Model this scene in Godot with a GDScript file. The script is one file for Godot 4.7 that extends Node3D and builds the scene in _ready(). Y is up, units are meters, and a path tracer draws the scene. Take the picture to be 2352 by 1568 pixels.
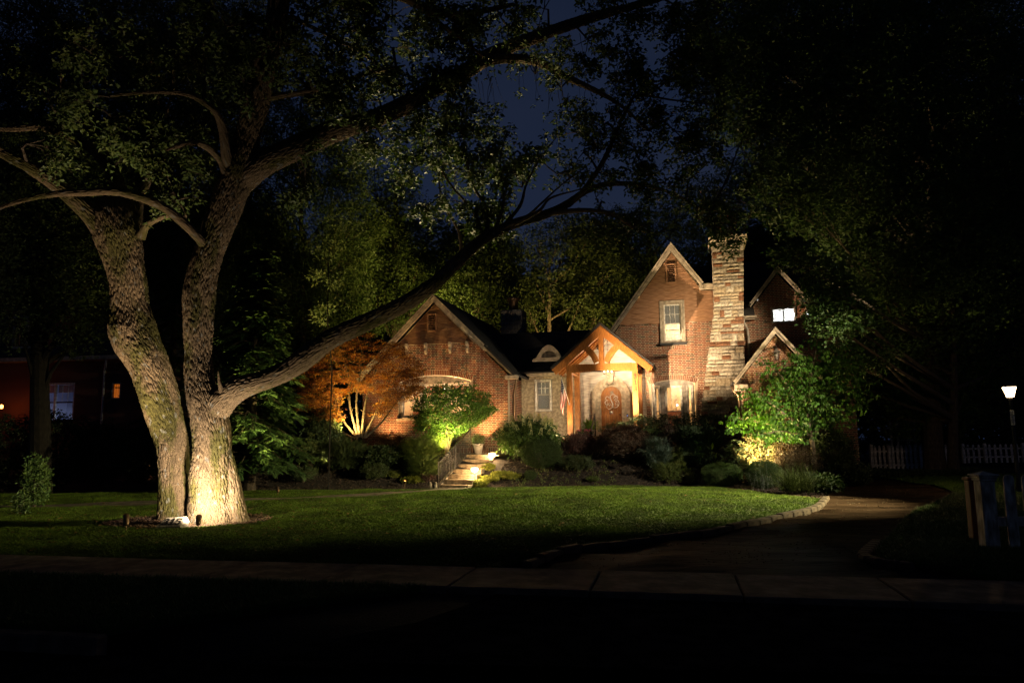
extends Node3D

# ---------------------------------------------------------------- state
var rng := RandomNumberGenerator.new()
var nz := FastNoiseLite.new()
var nf := FastNoiseLite.new()
var taken := {}
var M := {}
var house: Node3D
const HO := Vector3(6.408, 0, -30.0)      # house frame: origin on the main gable wall
const HA := 14.0                          # the house is turned this much
const SA := 12.0                          # the street is turned this much


func _ready() -> void:
	rng.seed = 77
	nz.seed = 5
	nz.frequency = 1.0
	nz.fractal_type = FastNoiseLite.FRACTAL_NONE
	nz.noise_type = FastNoiseLite.TYPE_SIMPLEX
	nf.seed = 11
	nf.frequency = 1.0
	nf.noise_type = FastNoiseLite.TYPE_SIMPLEX
	nf.fractal_octaves = 3
	make_camera()
	make_sky()
	make_materials()
	make_ground()
	make_shade_tree()
	make_house()
	make_porch()
	make_entry()
	make_steps()
	make_beds()
	make_background()
	make_neighbours()
	make_lamps()


# ---------------------------------------------------------------- camera, sky
func make_camera() -> void:
	var cam := Camera3D.new()
	cam.name = "camera"
	cam.fov = 49.52
	cam.near = 0.1
	cam.far = 400.0
	cam.position = Vector3(0, 1.6, 0)
	cam.basis = Basis(Vector3.RIGHT, deg_to_rad(7.57)) * Basis(Vector3.BACK, deg_to_rad(-0.6))
	add_child(cam)


func make_sky() -> void:
	var w := 512
	var h := 256
	var im := Image.create(w, h, false, Image.FORMAT_RGBAF)
	var n := FastNoiseLite.new()
	n.seed = 3
	n.frequency = 1.0
	n.fractal_octaves = 5
	for y in h:
		var el := (0.5 - (y + 0.5) / h) * PI
		for x in w:
			var az := (x + 0.5) / w * TAU
			var d := Vector3(cos(el) * sin(az), sin(el), cos(el) * cos(az))
			var up := maxf(d.y, 0.0)
			var c := Vector3(0.0128, 0.0215, 0.05).lerp(Vector3(0.0036, 0.0062, 0.0165), pow(up, 0.75))
			var p := d / (up + 0.35) * 1.6
			var cl := clampf(n.get_noise_3d(p.x, p.y, p.z * 1.6) * 1.3 + 0.35, 0.0, 1.0)
			c = c.lerp(Vector3(0.0165, 0.0215, 0.041), cl * 0.55 * (1.0 - 0.6 * up))
			im.set_pixel(x, y, Color(c.x, c.y, c.z))
	var sm := PanoramaSkyMaterial.new()
	sm.panorama = ImageTexture.create_from_image(im)
	var sky := Sky.new()
	sky.sky_material = sm
	var e := Environment.new()
	e.background_mode = Environment.BG_SKY
	e.sky = sky
	e.background_energy_multiplier = 1.05
	e.tonemap_mode = Environment.TONE_MAPPER_LINEAR
	e.tonemap_exposure = 1.0
	e.sdfgi_enabled = true
	e.ssao_enabled = true
	e.ssil_enabled = true
	var we := WorldEnvironment.new()
	we.name = "environment"
	we.environment = e
	add_child(we)


# a pixel of the 2352 x 1568 survey picture at a given depth, as a place in the world
func P(u: float, v: float, depth: float) -> Vector3:
	var x := (u - 1176.0) / 1700.0
	var y := (784.0 - v) / 1700.0
	var r := deg_to_rad(0.6)
	var p := deg_to_rad(7.57)
	var a := x * cos(r) + y * sin(r)
	var b := -x * sin(r) + y * cos(r)
	var d := Vector3(a, b * cos(p) + sin(p), b * sin(p) - cos(p))
	return Vector3(0, 1.6, 0) + d * (depth / -d.z)


# a place on the ground seen in that column at that depth
func S(u: float, depth: float) -> Vector3:
	var q := P(u, 1050.0, depth)
	return Vector3(q.x, H(q.x, q.z), q.z)


func px(n: float, depth: float) -> float:
	return n / 1700.0 * depth


# ---------------------------------------------------------------- frames
func to_house(p: Vector3) -> Vector3:
	var a := deg_to_rad(HA)
	var d := p - HO
	return Vector3(d.x * cos(a) + d.z * sin(a), p.y, -d.x * sin(a) + d.z * cos(a))


func from_house(p: Vector3) -> Vector3:
	var a := deg_to_rad(HA)
	return Vector3(HO.x + p.x * cos(a) - p.z * sin(a), p.y, HO.z + p.x * sin(a) + p.z * cos(a))


func to_street(p: Vector3) -> Vector2:
	var a := deg_to_rad(SA)
	var d := p - Vector3(0, 0, -8.15)
	return Vector2(d.x * cos(a) + d.z * sin(a), -d.x * sin(a) + d.z * cos(a))


func from_street(x: float, z: float, y := 0.0) -> Vector3:
	var a := deg_to_rad(SA)
	return Vector3(x * cos(a) - z * sin(a), y, -8.15 + x * sin(a) + z * cos(a))


func bed_edge(x: float) -> float:
	# world z of the line where the lawn meets the planting bed
	return -24.45 + 0.1 * sin(x * 1.7) + 0.06 * sin(x * 4.1) + 0.15 * pow(maxf(0.0, x - 3.5), 3.0)


func H(x: float, z: float) -> float:
	var l := to_house(Vector3(x, 0, z))
	var s := to_street(Vector3(x, 0, z))
	var h := 0.0
	var left := smoothstep(-20.0, -14.0, l.x)
	var right := 1.0 - smoothstep(4.2, 7.2, l.x)
	h += smoothstep(-24.5, -27.2, z) * 1.1 * left * right
	h += smoothstep(3.2, 1.9, l.z) * 0.5 * smoothstep(-6.2, -5.0, l.x) * right
	if s.y < -1.3:
		var rise := smoothstep(-1.3, -2.3, s.y)
		h += rise * 0.05 * (1.0 - 0.7 * smoothstep(-23.5, -24.6, z))
		h += 0.2 * exp(-pow((x - 2.0) / 6.0, 2.0) - pow((z + 18.5) / 4.5, 2.0))
		h += 0.025 * nz.get_noise_2d(x * 0.35, z * 0.35) * rise
	return h


# ---------------------------------------------------------------- objects
func numbered(n: String) -> String:
	if not taken.has(n):
		taken[n] = 0
		return n
	taken[n] += 1
	return "%s_%03d" % [n, taken[n]]


func tag(o: Node, label: String, category: String, group := "") -> void:
	o.set_meta("label", label)
	o.set_meta("category", category)
	if group:
		o.set_meta("group", group)


const GROUPS := {"boxwood": "clipped boxwoods in the front bed", "barberry": "purple barberries in the front bed", "rhododendron": "dark bushes under the maple", "ground_cover": "yellow ground cover round the garden steps", "golden_cypress": "feathery cypresses left of the railing", "garden_spotlight": "small garden spotlights", "flood_lamp": "flood lamps round the house", "picket_fence": "white picket fences at the right", "garden_tree": "trees behind the house", "backdrop_tree": "tall dark trees round the garden", "dark_hedge": "hedge bushes in front of the neighbour's house", "holly_hedge": "hedge bushes round the driveway end", "edging_stone": "stones at the foot of the railing", "conifer": "conifers behind the great tree", "leafy_bush": "small leafy bushes at the left edge", "dwarf_conifer": "dwarf conifers at the lawn edge", "azalea": "azaleas near the house", "spirea": "small golden bushes in the beds", "low_shrub": "low shrubs in the front bed"}


func thing(n: String, label: String, category: String, at := Vector3.ZERO, turn := 0.0, group := "") -> Node3D:
	var o := Node3D.new()
	o.name = numbered(n)
	o.position = at
	o.rotation.y = turn
	tag(o, label, category, group if group else GROUPS.get(n, ""))
	add_child(o)
	return o


# a thing's own place moves to its base, its parts stay where they are
func rebase(o: Node3D, base: Vector3) -> void:
	o.position += base
	for c in o.get_children():
		c.position -= base


func part(n: String, mesh: Mesh, m: Material, parent: Node, xf := Transform3D.IDENTITY, stuff := false) -> MeshInstance3D:
	var o := MeshInstance3D.new()
	o.name = n
	o.mesh = mesh
	o.material_override = m
	o.transform = xf
	if stuff:
		o.set_meta("kind", "stuff")
	parent.add_child(o, true)
	return o


func struct(n: String, mesh: Mesh, m: Material) -> MeshInstance3D:
	var o := MeshInstance3D.new()
	o.name = numbered(n)
	o.mesh = mesh
	o.material_override = m
	o.set_meta("kind", "structure")
	add_child(o)
	return o


func at(x: float, y: float, z: float) -> Transform3D:
	return Transform3D(Basis.IDENTITY, Vector3(x, y, z))


func aim(origin: Vector3, dir: Vector3) -> Transform3D:
	# y axis along dir
	var y := dir.normalized()
	var x := y.cross(Vector3.BACK)
	if x.length() < 0.05:
		x = y.cross(Vector3.RIGHT)
	x = x.normalized()
	return Transform3D(Basis(x, y, x.cross(y)), origin)


# ---------------------------------------------------------------- mesh helpers
func flat() -> SurfaceTool:
	var st := SurfaceTool.new()
	st.begin(Mesh.PRIMITIVE_TRIANGLES)
	st.set_smooth_group(-1)
	return st


func smooth() -> SurfaceTool:
	var st := SurfaceTool.new()
	st.begin(Mesh.PRIMITIVE_TRIANGLES)
	st.set_smooth_group(0)
	return st


func done(st: SurfaceTool) -> ArrayMesh:
	st.generate_normals()
	return st.commit()


func tri(st: SurfaceTool, a: Vector3, b: Vector3, c: Vector3, out: Vector3) -> void:
	# front faces run clockwise
	if (b - a).cross(c - a).dot(out) > 0.0:
		var t := b
		b = c
		c = t
	st.add_vertex(a)
	st.add_vertex(b)
	st.add_vertex(c)


func quad(st: SurfaceTool, a: Vector3, b: Vector3, c: Vector3, d: Vector3, out: Vector3) -> void:
	tri(st, a, b, c, out)
	tri(st, a, c, d, out)


func box(st: SurfaceTool, size: Vector3, xf := Transform3D.IDENTITY, bev := 0.0) -> void:
	var h := size * 0.5
	var b := minf(bev, minf(h.x, minf(h.y, h.z)) * 0.6)
	for ax in 3:
		var i := (ax + 1) % 3
		var j := (ax + 2) % 3
		for s in [-1.0, 1.0]:
			var n := Vector3.ZERO
			n[ax] = s
			var q: Array[Vector3] = []
			for k in [[-1, -1], [1, -1], [1, 1], [-1, 1]]:
				var p := Vector3.ZERO
				p[ax] = s * h[ax]
				p[i] = k[0] * (h[i] - b)
				p[j] = k[1] * (h[j] - b)
				q.append(xf * p)
			quad(st, q[0], q[1], q[2], q[3], xf.basis * n)
			if b > 0.0:
				for t in [-1.0, 1.0]:
					# edge between +-ax and +-i
					var e: Array[Vector3] = []
					for k in [[0, -1], [0, 1], [1, 1], [1, -1]]:
						var p := Vector3.ZERO
						p[ax] = s * (h[ax] - (b if k[0] == 1 else 0.0))
						p[i] = t * (h[i] - (b if k[0] == 0 else 0.0))
						p[j] = k[1] * (h[j] - b)
						e.append(xf * p)
					var m := Vector3.ZERO
					m[ax] = s
					m[i] = t
					quad(st, e[0], e[1], e[2], e[3], xf.basis * m)
	if b > 0.0:
		for sx in [-1.0, 1.0]:
			for sy in [-1.0, 1.0]:
				for sz in [-1.0, 1.0]:
					var s := Vector3(sx, sy, sz)
					tri(st, xf * (s * Vector3(h.x, h.y - b, h.z - b)), xf * (s * Vector3(h.x - b, h.y, h.z - b)), xf * (s * Vector3(h.x - b, h.y - b, h.z)), xf.basis * s)


func box_mesh(size: Vector3, bev := 0.0) -> ArrayMesh:
	var st := flat()
	box(st, size, Transform3D.IDENTITY, bev)
	return done(st)


func extrude(st: SurfaceTool, poly: PackedVector2Array, z0: float, z1: float, xf := Transform3D.IDENTITY) -> void:
	var idx := Geometry2D.triangulate_polygon(poly)
	var up := xf.basis.z * signf(z1 - z0)
	for k in range(0, idx.size(), 3):
		var a := poly[idx[k]]
		var b := poly[idx[k + 1]]
		var c := poly[idx[k + 2]]
		tri(st, xf * Vector3(a.x, a.y, z1), xf * Vector3(b.x, b.y, z1), xf * Vector3(c.x, c.y, z1), up)
		tri(st, xf * Vector3(a.x, a.y, z0), xf * Vector3(b.x, b.y, z0), xf * Vector3(c.x, c.y, z0), -up)
	var cw := Geometry2D.is_polygon_clockwise(poly)
	for k in poly.size():
		var a := poly[k]
		var b := poly[(k + 1) % poly.size()]
		var e := b - a
		var n := Vector2(e.y, -e.x) * (-1.0 if cw else 1.0)
		quad(st, xf * Vector3(a.x, a.y, z0), xf * Vector3(b.x, b.y, z0), xf * Vector3(b.x, b.y, z1), xf * Vector3(a.x, a.y, z1), xf.basis * Vector3(n.x, n.y, 0))


func slab(poly: PackedVector2Array, z0: float, z1: float) -> ArrayMesh:
	var st := flat()
	extrude(st, poly, z0, z1)
	return done(st)


func tube(st: SurfaceTool, pts: Array, radii: Array, segs := 8, cap := true) -> void:
	var n := pts.size()
	var ring: Array[PackedVector3Array] = []
	var side := Vector3.ZERO
	for k in n:
		var d: Vector3 = (pts[mini(k + 1, n - 1)] - pts[maxi(k - 1, 0)]).normalized()
		if side == Vector3.ZERO:
			side = d.cross(Vector3.UP if absf(d.y) < 0.9 else Vector3.RIGHT).normalized()
		else:
			side = (side - d * side.dot(d)).normalized()
		var up := side.cross(d)
		var r := PackedVector3Array()
		for s in segs:
			var a := TAU * s / segs
			r.append(pts[k] + (side * cos(a) + up * sin(a)) * radii[k])
		ring.append(r)
	for k in n - 1:
		for s in segs:
			var t := (s + 1) % segs
			var o: Vector3 = (ring[k][s] + ring[k][t]) * 0.5 - pts[k]
			quad(st, ring[k][s], ring[k][t], ring[k + 1][t], ring[k + 1][s], o)
	if cap:
		for e in [0, n - 1]:
			var d: Vector3 = pts[0] - pts[1] if e == 0 else pts[n - 1] - pts[n - 2]
			for s in segs:
				tri(st, pts[e], ring[e][s], ring[e][(s + 1) % segs], d)


func lathe(st: SurfaceTool, prof: Array, segs := 20, xf := Transform3D.IDENTITY) -> void:
	for k in prof.size() - 1:
		var a: Vector2 = prof[k]
		var b: Vector2 = prof[k + 1]
		for s in segs:
			var t0 := TAU * s / segs
			var t1 := TAU * (s + 1) / segs
			var q := [Vector3(a.x * cos(t0), a.y, a.x * sin(t0)), Vector3(a.x * cos(t1), a.y, a.x * sin(t1)), Vector3(b.x * cos(t1), b.y, b.x * sin(t1)), Vector3(b.x * cos(t0), b.y, b.x * sin(t0))]
			var e := b - a
			var n := Vector3(e.y * cos((t0 + t1) / 2), -e.x, e.y * sin((t0 + t1) / 2))
			if a.x > 1e-5:
				tri(st, xf * q[0], xf * q[1], xf * q[2], xf.basis * n)
			if b.x > 1e-5:
				tri(st, xf * q[0], xf * q[2], xf * q[3], xf.basis * n)


func catmull(pts: Array, step: float) -> Array:
	# pts: [Vector3, radius]; returns the same, evenly close together
	var out := []
	for k in pts.size() - 1:
		var a: Vector3 = pts[maxi(k - 1, 0)][0]
		var b: Vector3 = pts[k][0]
		var c: Vector3 = pts[k + 1][0]
		var d: Vector3 = pts[mini(k + 2, pts.size() - 1)][0]
		var n := maxi(1, int(ceil((c - b).length() / step)))
		for i in n:
			var t := float(i) / n
			var p: Vector3 = b.cubic_interpolate(c, a, d, t)
			out.append([p, lerpf(pts[k][1], pts[k + 1][1], smoothstep(0.0, 1.0, t) * 0.5 + t * 0.5)])
	out.append(pts[-1])
	return out


func rnd(a: float, b: float) -> float:
	return rng.randf_range(a, b)


func ball() -> Vector3:
	while true:
		var v := Vector3(rnd(-1, 1), rnd(-1, 1), rnd(-1, 1))
		if v.length_squared() <= 1.0:
			return v
	return Vector3.ZERO


func lin(r: float, g: float, b: float) -> Color:
	return Color(r, g, b).linear_to_srgb()


func scatter(n: String, mesh: Mesh, m: Material, xfs: Array, tints: Array, parent: Node, kind := true) -> MultiMeshInstance3D:
	var mm := MultiMesh.new()
	mm.transform_format = MultiMesh.TRANSFORM_3D
	mm.use_colors = true
	mm.mesh = mesh
	mm.instance_count = xfs.size()
	for i in xfs.size():
		mm.set_instance_transform(i, xfs[i])
		mm.set_instance_color(i, tints[i])
	var o := MultiMeshInstance3D.new()
	o.name = numbered(n) if parent == self else n
	o.multimesh = mm
	o.material_override = m
	if kind:
		o.set_meta("kind", "stuff")
	parent.add_child(o, true)
	return o


# ---------------------------------------------------------------- materials
func noise_tex(freq: float, seed_: int, lo: Color, hi: Color, size := 512, octaves := 4) -> NoiseTexture2D:
	var n := FastNoiseLite.new()
	n.seed = seed_
	n.frequency = freq
	n.fractal_octaves = octaves
	var g := Gradient.new()
	g.set_color(0, lo)
	g.set_color(1, hi)
	var t := NoiseTexture2D.new()
	t.width = size
	t.height = size
	t.seamless = true
	t.noise = n
	t.color_ramp = g
	return t


func mat(n: String, c: Color, rough := 0.8, tex: Texture2D = null, scale := Vector3.ONE, bump: Texture2D = null, bump_cm := 0.0, world := false) -> StandardMaterial3D:
	var m := StandardMaterial3D.new()
	m.resource_name = n
	m.albedo_color = c
	m.roughness = rough
	m.metallic_specular = 0.4
	if tex:
		m.albedo_texture = tex
	if bump:
		m.heightmap_enabled = true
		m.heightmap_texture = bump
		m.heightmap_scale = bump_cm
	if tex or bump:
		m.uv1_triplanar = true
		m.uv1_world_triplanar = world
		m.uv1_scale = scale
	M[n] = m
	return m


func leaf_mat(n: String, back: Color, rough := 0.5) -> StandardMaterial3D:
	var m := StandardMaterial3D.new()
	m.resource_name = n
	m.vertex_color_use_as_albedo = true
	m.cull_mode = BaseMaterial3D.CULL_DISABLED
	m.roughness = rough
	m.metallic_specular = 0.35
	m.backlight_enabled = true
	m.backlight = back
	M[n] = m
	return m


func glow(n: String, c: Color, e: float) -> StandardMaterial3D:
	var m := StandardMaterial3D.new()
	m.resource_name = n
	m.albedo_color = Color(0.8, 0.8, 0.8)
	m.emission_enabled = true
	m.emission = c
	m.emission_energy_multiplier = e
	M[n] = m
	return m


func make_materials() -> void:
	var grey := Color(0.62, 0.62, 0.62)
	var t_mid := noise_tex(0.012, 1, grey, Color(1, 1, 1))
	var t_fine := noise_tex(0.06, 2, Color(0.5, 0.5, 0.5), Color(1, 1, 1))
	var t_rough := noise_tex(0.03, 4, Color(0, 0, 0), Color(1, 1, 1))
	var t_grain := noise_tex(0.02, 6, Color(0.5, 0.42, 0.34), Color(1, 1, 1), 512, 5)
	var t_soil := noise_tex(0.05, 8, Color(0.3, 0.26, 0.22), Color(1, 1, 1), 512, 5)
	var t_blotch := noise_tex(0.008, 9, Color(0.42, 0.4, 0.38), Color(1, 1, 1), 512, 5)
	mat("mortar", lin(0.58, 0.46, 0.33), 0.95, t_fine, Vector3.ONE * 2.0, t_rough, 0.4)
	var b := mat("brick", Color.WHITE, 0.85, t_fine, Vector3.ONE * 3.0, t_rough, 0.3)
	b.vertex_color_use_as_albedo = true
	var tones := [[0.26, 0.082, 0.04], [0.2, 0.058, 0.03], [0.33, 0.12, 0.052], [0.1, 0.068, 0.042], [0.155, 0.095, 0.055], [0.22, 0.08, 0.045]]
	for k in tones.size():
		mat("brick_%d" % k, lin(tones[k][0], tones[k][1], tones[k][2]), 0.85, t_fine, Vector3.ONE * 3.0, t_rough, 0.3)
	var stones := [[0.46, 0.41, 0.33], [0.56, 0.51, 0.42], [0.34, 0.3, 0.24], [0.45, 0.37, 0.26], [0.22, 0.1, 0.052], [0.27, 0.13, 0.07]]
	for k in stones.size():
		mat("stone_%d" % k, lin(stones[k][0], stones[k][1], stones[k][2]), 0.9, t_blotch, Vector3.ONE * 1.4, t_rough, 1.2)
	mat("stone_grey", lin(0.3, 0.29, 0.27), 0.9, t_blotch, Vector3.ONE * 1.4, t_rough, 1.2)
	mat("limestone", lin(0.52, 0.43, 0.31), 0.85, t_mid, Vector3.ONE * 0.8, t_rough, 0.15)
	mat("siding_brown", lin(0.42, 0.255, 0.16), 0.75, t_grain, Vector3(0.25, 4, 4), t_rough, 0.1)
	mat("siding_dark", lin(0.2, 0.11, 0.068), 0.75, t_grain, Vector3(0.25, 4, 4), t_rough, 0.1)
	mat("siding_white", lin(0.66, 0.6, 0.52), 0.6, t_mid, Vector3(0.3, 3, 3))
	mat("trim", lin(0.42, 0.35, 0.27), 0.6, t_mid, Vector3.ONE * 0.7)
	mat("trim_grey", lin(0.33, 0.29, 0.25), 0.6, t_mid, Vector3.ONE * 0.7)
	mat("white_paint", lin(0.72, 0.69, 0.64), 0.45, t_mid, Vector3.ONE)
	mat("old_paint", lin(0.85, 0.77, 0.62), 0.7, t_blotch, Vector3(2, 0.6, 2))
	mat("sash_dark", lin(0.03, 0.03, 0.032), 0.5)
	mat("stucco", lin(0.4, 0.33, 0.23), 0.95, t_mid, Vector3.ONE, t_rough, 0.5)
	mat("cedar", lin(0.47, 0.2, 0.05), 0.5, t_grain, Vector3(5, 0.35, 5), t_grain, 0.12)
	mat("cedar_dark", lin(0.3, 0.115, 0.035), 0.55, t_grain, Vector3(5, 0.35, 5), t_grain, 0.12)
	mat("door_wood", lin(0.42, 0.19, 0.062), 0.4, t_grain, Vector3(7, 0.4, 7), t_grain, 0.1)
	mat("shingle", lin(0.035, 0.033, 0.034), 0.95, t_fine, Vector3.ONE * 2.0, t_rough, 0.6)
	mat("iron", lin(0.03, 0.026, 0.024), 0.45)
	M.iron.metallic = 0.6
	mat("bronze", lin(0.12, 0.075, 0.045), 0.4)
	M.bronze.metallic = 0.7
	mat("steel", lin(0.5, 0.5, 0.5), 0.3)
	M.steel.metallic = 0.9
	mat("terracotta", lin(0.3, 0.095, 0.045), 0.85, t_mid, Vector3.ONE * 2.0)
	mat("black_paint", lin(0.012, 0.011, 0.011), 0.5)
	mat("concrete", lin(0.36, 0.29, 0.22), 0.9, t_blotch, Vector3.ONE * 0.6, t_rough, 0.4)
	mat("old_concrete", lin(0.2, 0.15, 0.11), 0.95, t_blotch, Vector3.ONE * 0.6, t_rough, 0.4)
	mat("kerb_concrete", lin(0.085, 0.058, 0.038), 0.95, t_blotch, Vector3.ONE * 0.8, t_rough, 0.5)
	mat("step_stone", lin(0.42, 0.31, 0.2), 0.85, t_blotch, Vector3.ONE * 0.9, t_rough, 0.3)
	mat("asphalt", lin(0.035, 0.033, 0.032), 1.0, t_blotch, Vector3.ONE * 0.7, t_fine, 0.05, true)
	M.asphalt.specular_mode = BaseMaterial3D.SPECULAR_DISABLED
	mat("drive", lin(0.042, 0.027, 0.018), 0.6, t_blotch, Vector3(0.1, 0.2, 0.5), t_rough, 1.0, true)
	M.drive.metallic_specular = 0.06
	mat("soil", lin(0.03, 0.02, 0.014), 1.0, t_soil, Vector3.ONE * 1.2, t_soil, 3.0, true)
	mat("turf", lin(0.03, 0.045, 0.012), 1.0, t_soil, Vector3.ONE * 0.9, t_soil, 2.5, true)
	mat("bark_dark", lin(0.12, 0.092, 0.068), 0.95, t_blotch, Vector3(4, 1, 4), t_rough, 2.0)
	mat("bark_mid", lin(0.16, 0.12, 0.08), 0.95, t_blotch, Vector3(4, 1, 4), t_rough, 0.8)
	mat("bark_black", lin(0.03, 0.024, 0.02), 0.95, t_blotch, Vector3(4, 1, 4), t_rough, 2.0)
	mat("bark_pale", lin(0.3, 0.24, 0.17), 0.9, t_blotch, Vector3(4, 1, 4), t_rough, 0.6)
	mat("cream_wall", lin(0.66, 0.54, 0.36), 0.9)
	mat("blue_wall", lin(0.36, 0.4, 0.55), 0.9)
	mat("red_cloth", lin(0.4, 0.17, 0.09), 0.9)
	mat("furniture", lin(0.35, 0.12, 0.035), 0.5)
	mat("pot", lin(0.42, 0.37, 0.33), 0.85, t_fine, Vector3.ONE * 4.0, t_rough, 0.6)
	var g := StandardMaterial3D.new()
	g.resource_name = "glass"
	g.transparency = BaseMaterial3D.TRANSPARENCY_ALPHA
	g.albedo_color = Color(0.9, 0.93, 0.95, 0.08)
	g.roughness = 0.03
	M["glass"] = g
	# bark of the great tree: its ridges are geometry; colour by vertex (moss, lichen)
	var bk := mat("bark", Color.WHITE, 0.95, t_fine, Vector3(3, 1.2, 3), t_rough, 0.7)
	bk.vertex_color_use_as_albedo = true
	leaf_mat("leaf", Color(0.55, 0.62, 0.2))
	leaf_mat("leaf_red", Color(0.6, 0.3, 0.12))
	leaf_mat("leaf_amber", Color(0.95, 0.72, 0.2))
	leaf_mat("needle", Color(0.2, 0.25, 0.1), 0.6)
	leaf_mat("grass", Color(0.4, 0.5, 0.15), 0.6)
	leaf_mat("petal", Color(0.4, 0.4, 0.3), 0.8)
	glow("lamp_warm", Color(1.0, 0.62, 0.28), 9.0)
	glow("lamp_white", Color(1.0, 0.86, 0.66), 14.0)
	glow("lamp_cool", Color(0.93, 0.97, 1.0), 10.0)
	glow("led_blue", Color(0.25, 0.5, 1.0), 2.5)


# ---------------------------------------------------------------- leaves
func add_leaf(st: SurfaceTool, p: Vector3, along: Vector3, normal: Vector3, length: float, width: float) -> void:
	var side := along.cross(normal).normalized() * width * 0.5
	var mid := p + along * length * 0.42
	var fold := normal * width * 0.16
	var tip := p + along * length - normal * length * 0.12
	var a := mid + side + fold
	var b := mid - side + fold
	var n := normal
	tri(st, p, a, tip, n)
	tri(st, p, tip, b, n)


func spray(n: int, length: float, width: float, spread: float, seed_: int, flatten := 0.6, narrow := false) -> ArrayMesh:
	# n leaves round the origin, every one its own way
	var r := RandomNumberGenerator.new()
	r.seed = seed_
	var st := flat()
	for k in n:
		var d := Vector3(r.randf_range(-1, 1), r.randf_range(-1, 1) * flatten, r.randf_range(-1, 1)).normalized()
		var p := d * spread * r.randf_range(0.05, 1.0)
		var al := (d + Vector3(r.randf_range(-0.7, 0.7), r.randf_range(-0.9, 0.4), r.randf_range(-0.7, 0.7))).normalized()
		var nn := Vector3(r.randf_range(-0.8, 0.8), r.randf_range(0.2, 1.2), r.randf_range(-0.8, 0.8))
		nn = (nn - al * nn.dot(al)).normalized()
		var s := r.randf_range(0.65, 1.2)
		add_leaf(st, p, al, nn, length * s, width * s)
	return done(st)


func frond(length: float, needles: int, nl: float, nw: float) -> ArrayMesh:
	# a flat conifer or fern shoot along +x with short needles on both sides
	var st := flat()
	for k in needles:
		var t := (k + 0.5) / needles
		var p := Vector3(length * t, -0.18 * length * t * t, 0)
		var l := nl * (1.0 - 0.65 * t)
		for s in [-1.0, 1.0]:
			add_leaf(st, p, Vector3(0.75, -0.08, s).normalized(), Vector3.UP, l, nw)
	add_leaf(st, Vector3(length * 0.8, -0.1 * length, 0), Vector3(1, -0.3, 0).normalized(), Vector3.UP, nl * 0.6, nw)
	return done(st)


func blades(n: int, h: float, w: float, lean: float, seed_: int, spread: float) -> ArrayMesh:
	var r := RandomNumberGenerator.new()
	r.seed = seed_
	var st := flat()
	for k in n:
		var a := r.randf() * TAU
		var o := Vector3(cos(a), 0, sin(a))
		var base := o * spread * sqrt(r.randf())
		var hh := h * r.randf_range(0.6, 1.15)
		var s := o.cross(Vector3.UP) * w * 0.5
		var mid := base + Vector3.UP * hh * 0.6 + o * hh * lean * 0.35
		var tip := base + Vector3.UP * hh * (1.0 - lean * 0.25) + o * hh * lean
		tri(st, base - s, base + s, mid + s * 0.7, o)
		tri(st, base - s, mid + s * 0.7, mid - s * 0.7, o)
		tri(st, mid - s * 0.7, mid + s * 0.7, tip, o)
	return done(st)


func tint(r: float, g: float, b: float, v := 0.25) -> Color:
	var k := 1.0 + rnd(-v, v)
	var y := rnd(-0.12, 0.12)
	return Color(r * k * (1.0 + y), g * k, b * k * (1.0 - y))


func turned() -> Basis:
	return Basis(Vector3.UP, rnd(0, TAU)) * Basis(Vector3.RIGHT, rnd(-0.6, 0.6)) * Basis(Vector3.BACK, rnd(-0.6, 0.6))


# ---------------------------------------------------------------- the setting
var drive_left := PackedVector2Array([Vector2(-2.2, -5.9), Vector2(-0.9, -7.0), Vector2(-0.25, -8.1), Vector2(0.15, -9.6), Vector2(0.62, -10.4), Vector2(1.35, -11.0), Vector2(2.9, -11.95), Vector2(4.6, -13.7), Vector2(6.2, -15.6), Vector2(7.3, -17.6), Vector2(8.6, -20.5), Vector2(9.8, -24.5), Vector2(10.6, -33)])
var drive_right := PackedVector2Array([Vector2(14.2, -33), Vector2(13.4, -24.5), Vector2(11.8, -20.2), Vector2(9.6, -17.2), Vector2(7.6, -14.7), Vector2(5.7, -11.7), Vector2(4.75, -10.2), Vector2(4.45, -9.5), Vector2(4.5, -8.0), Vector2(5.0, -6.6), Vector2(6.4, -5.0)])
var drive_poly := PackedVector2Array()
var lawn_poly := PackedVector2Array()
var lawn_right := PackedVector2Array()
var path_poly := PackedVector2Array()
const RING := Vector2(-6.45, -15.0)


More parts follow.
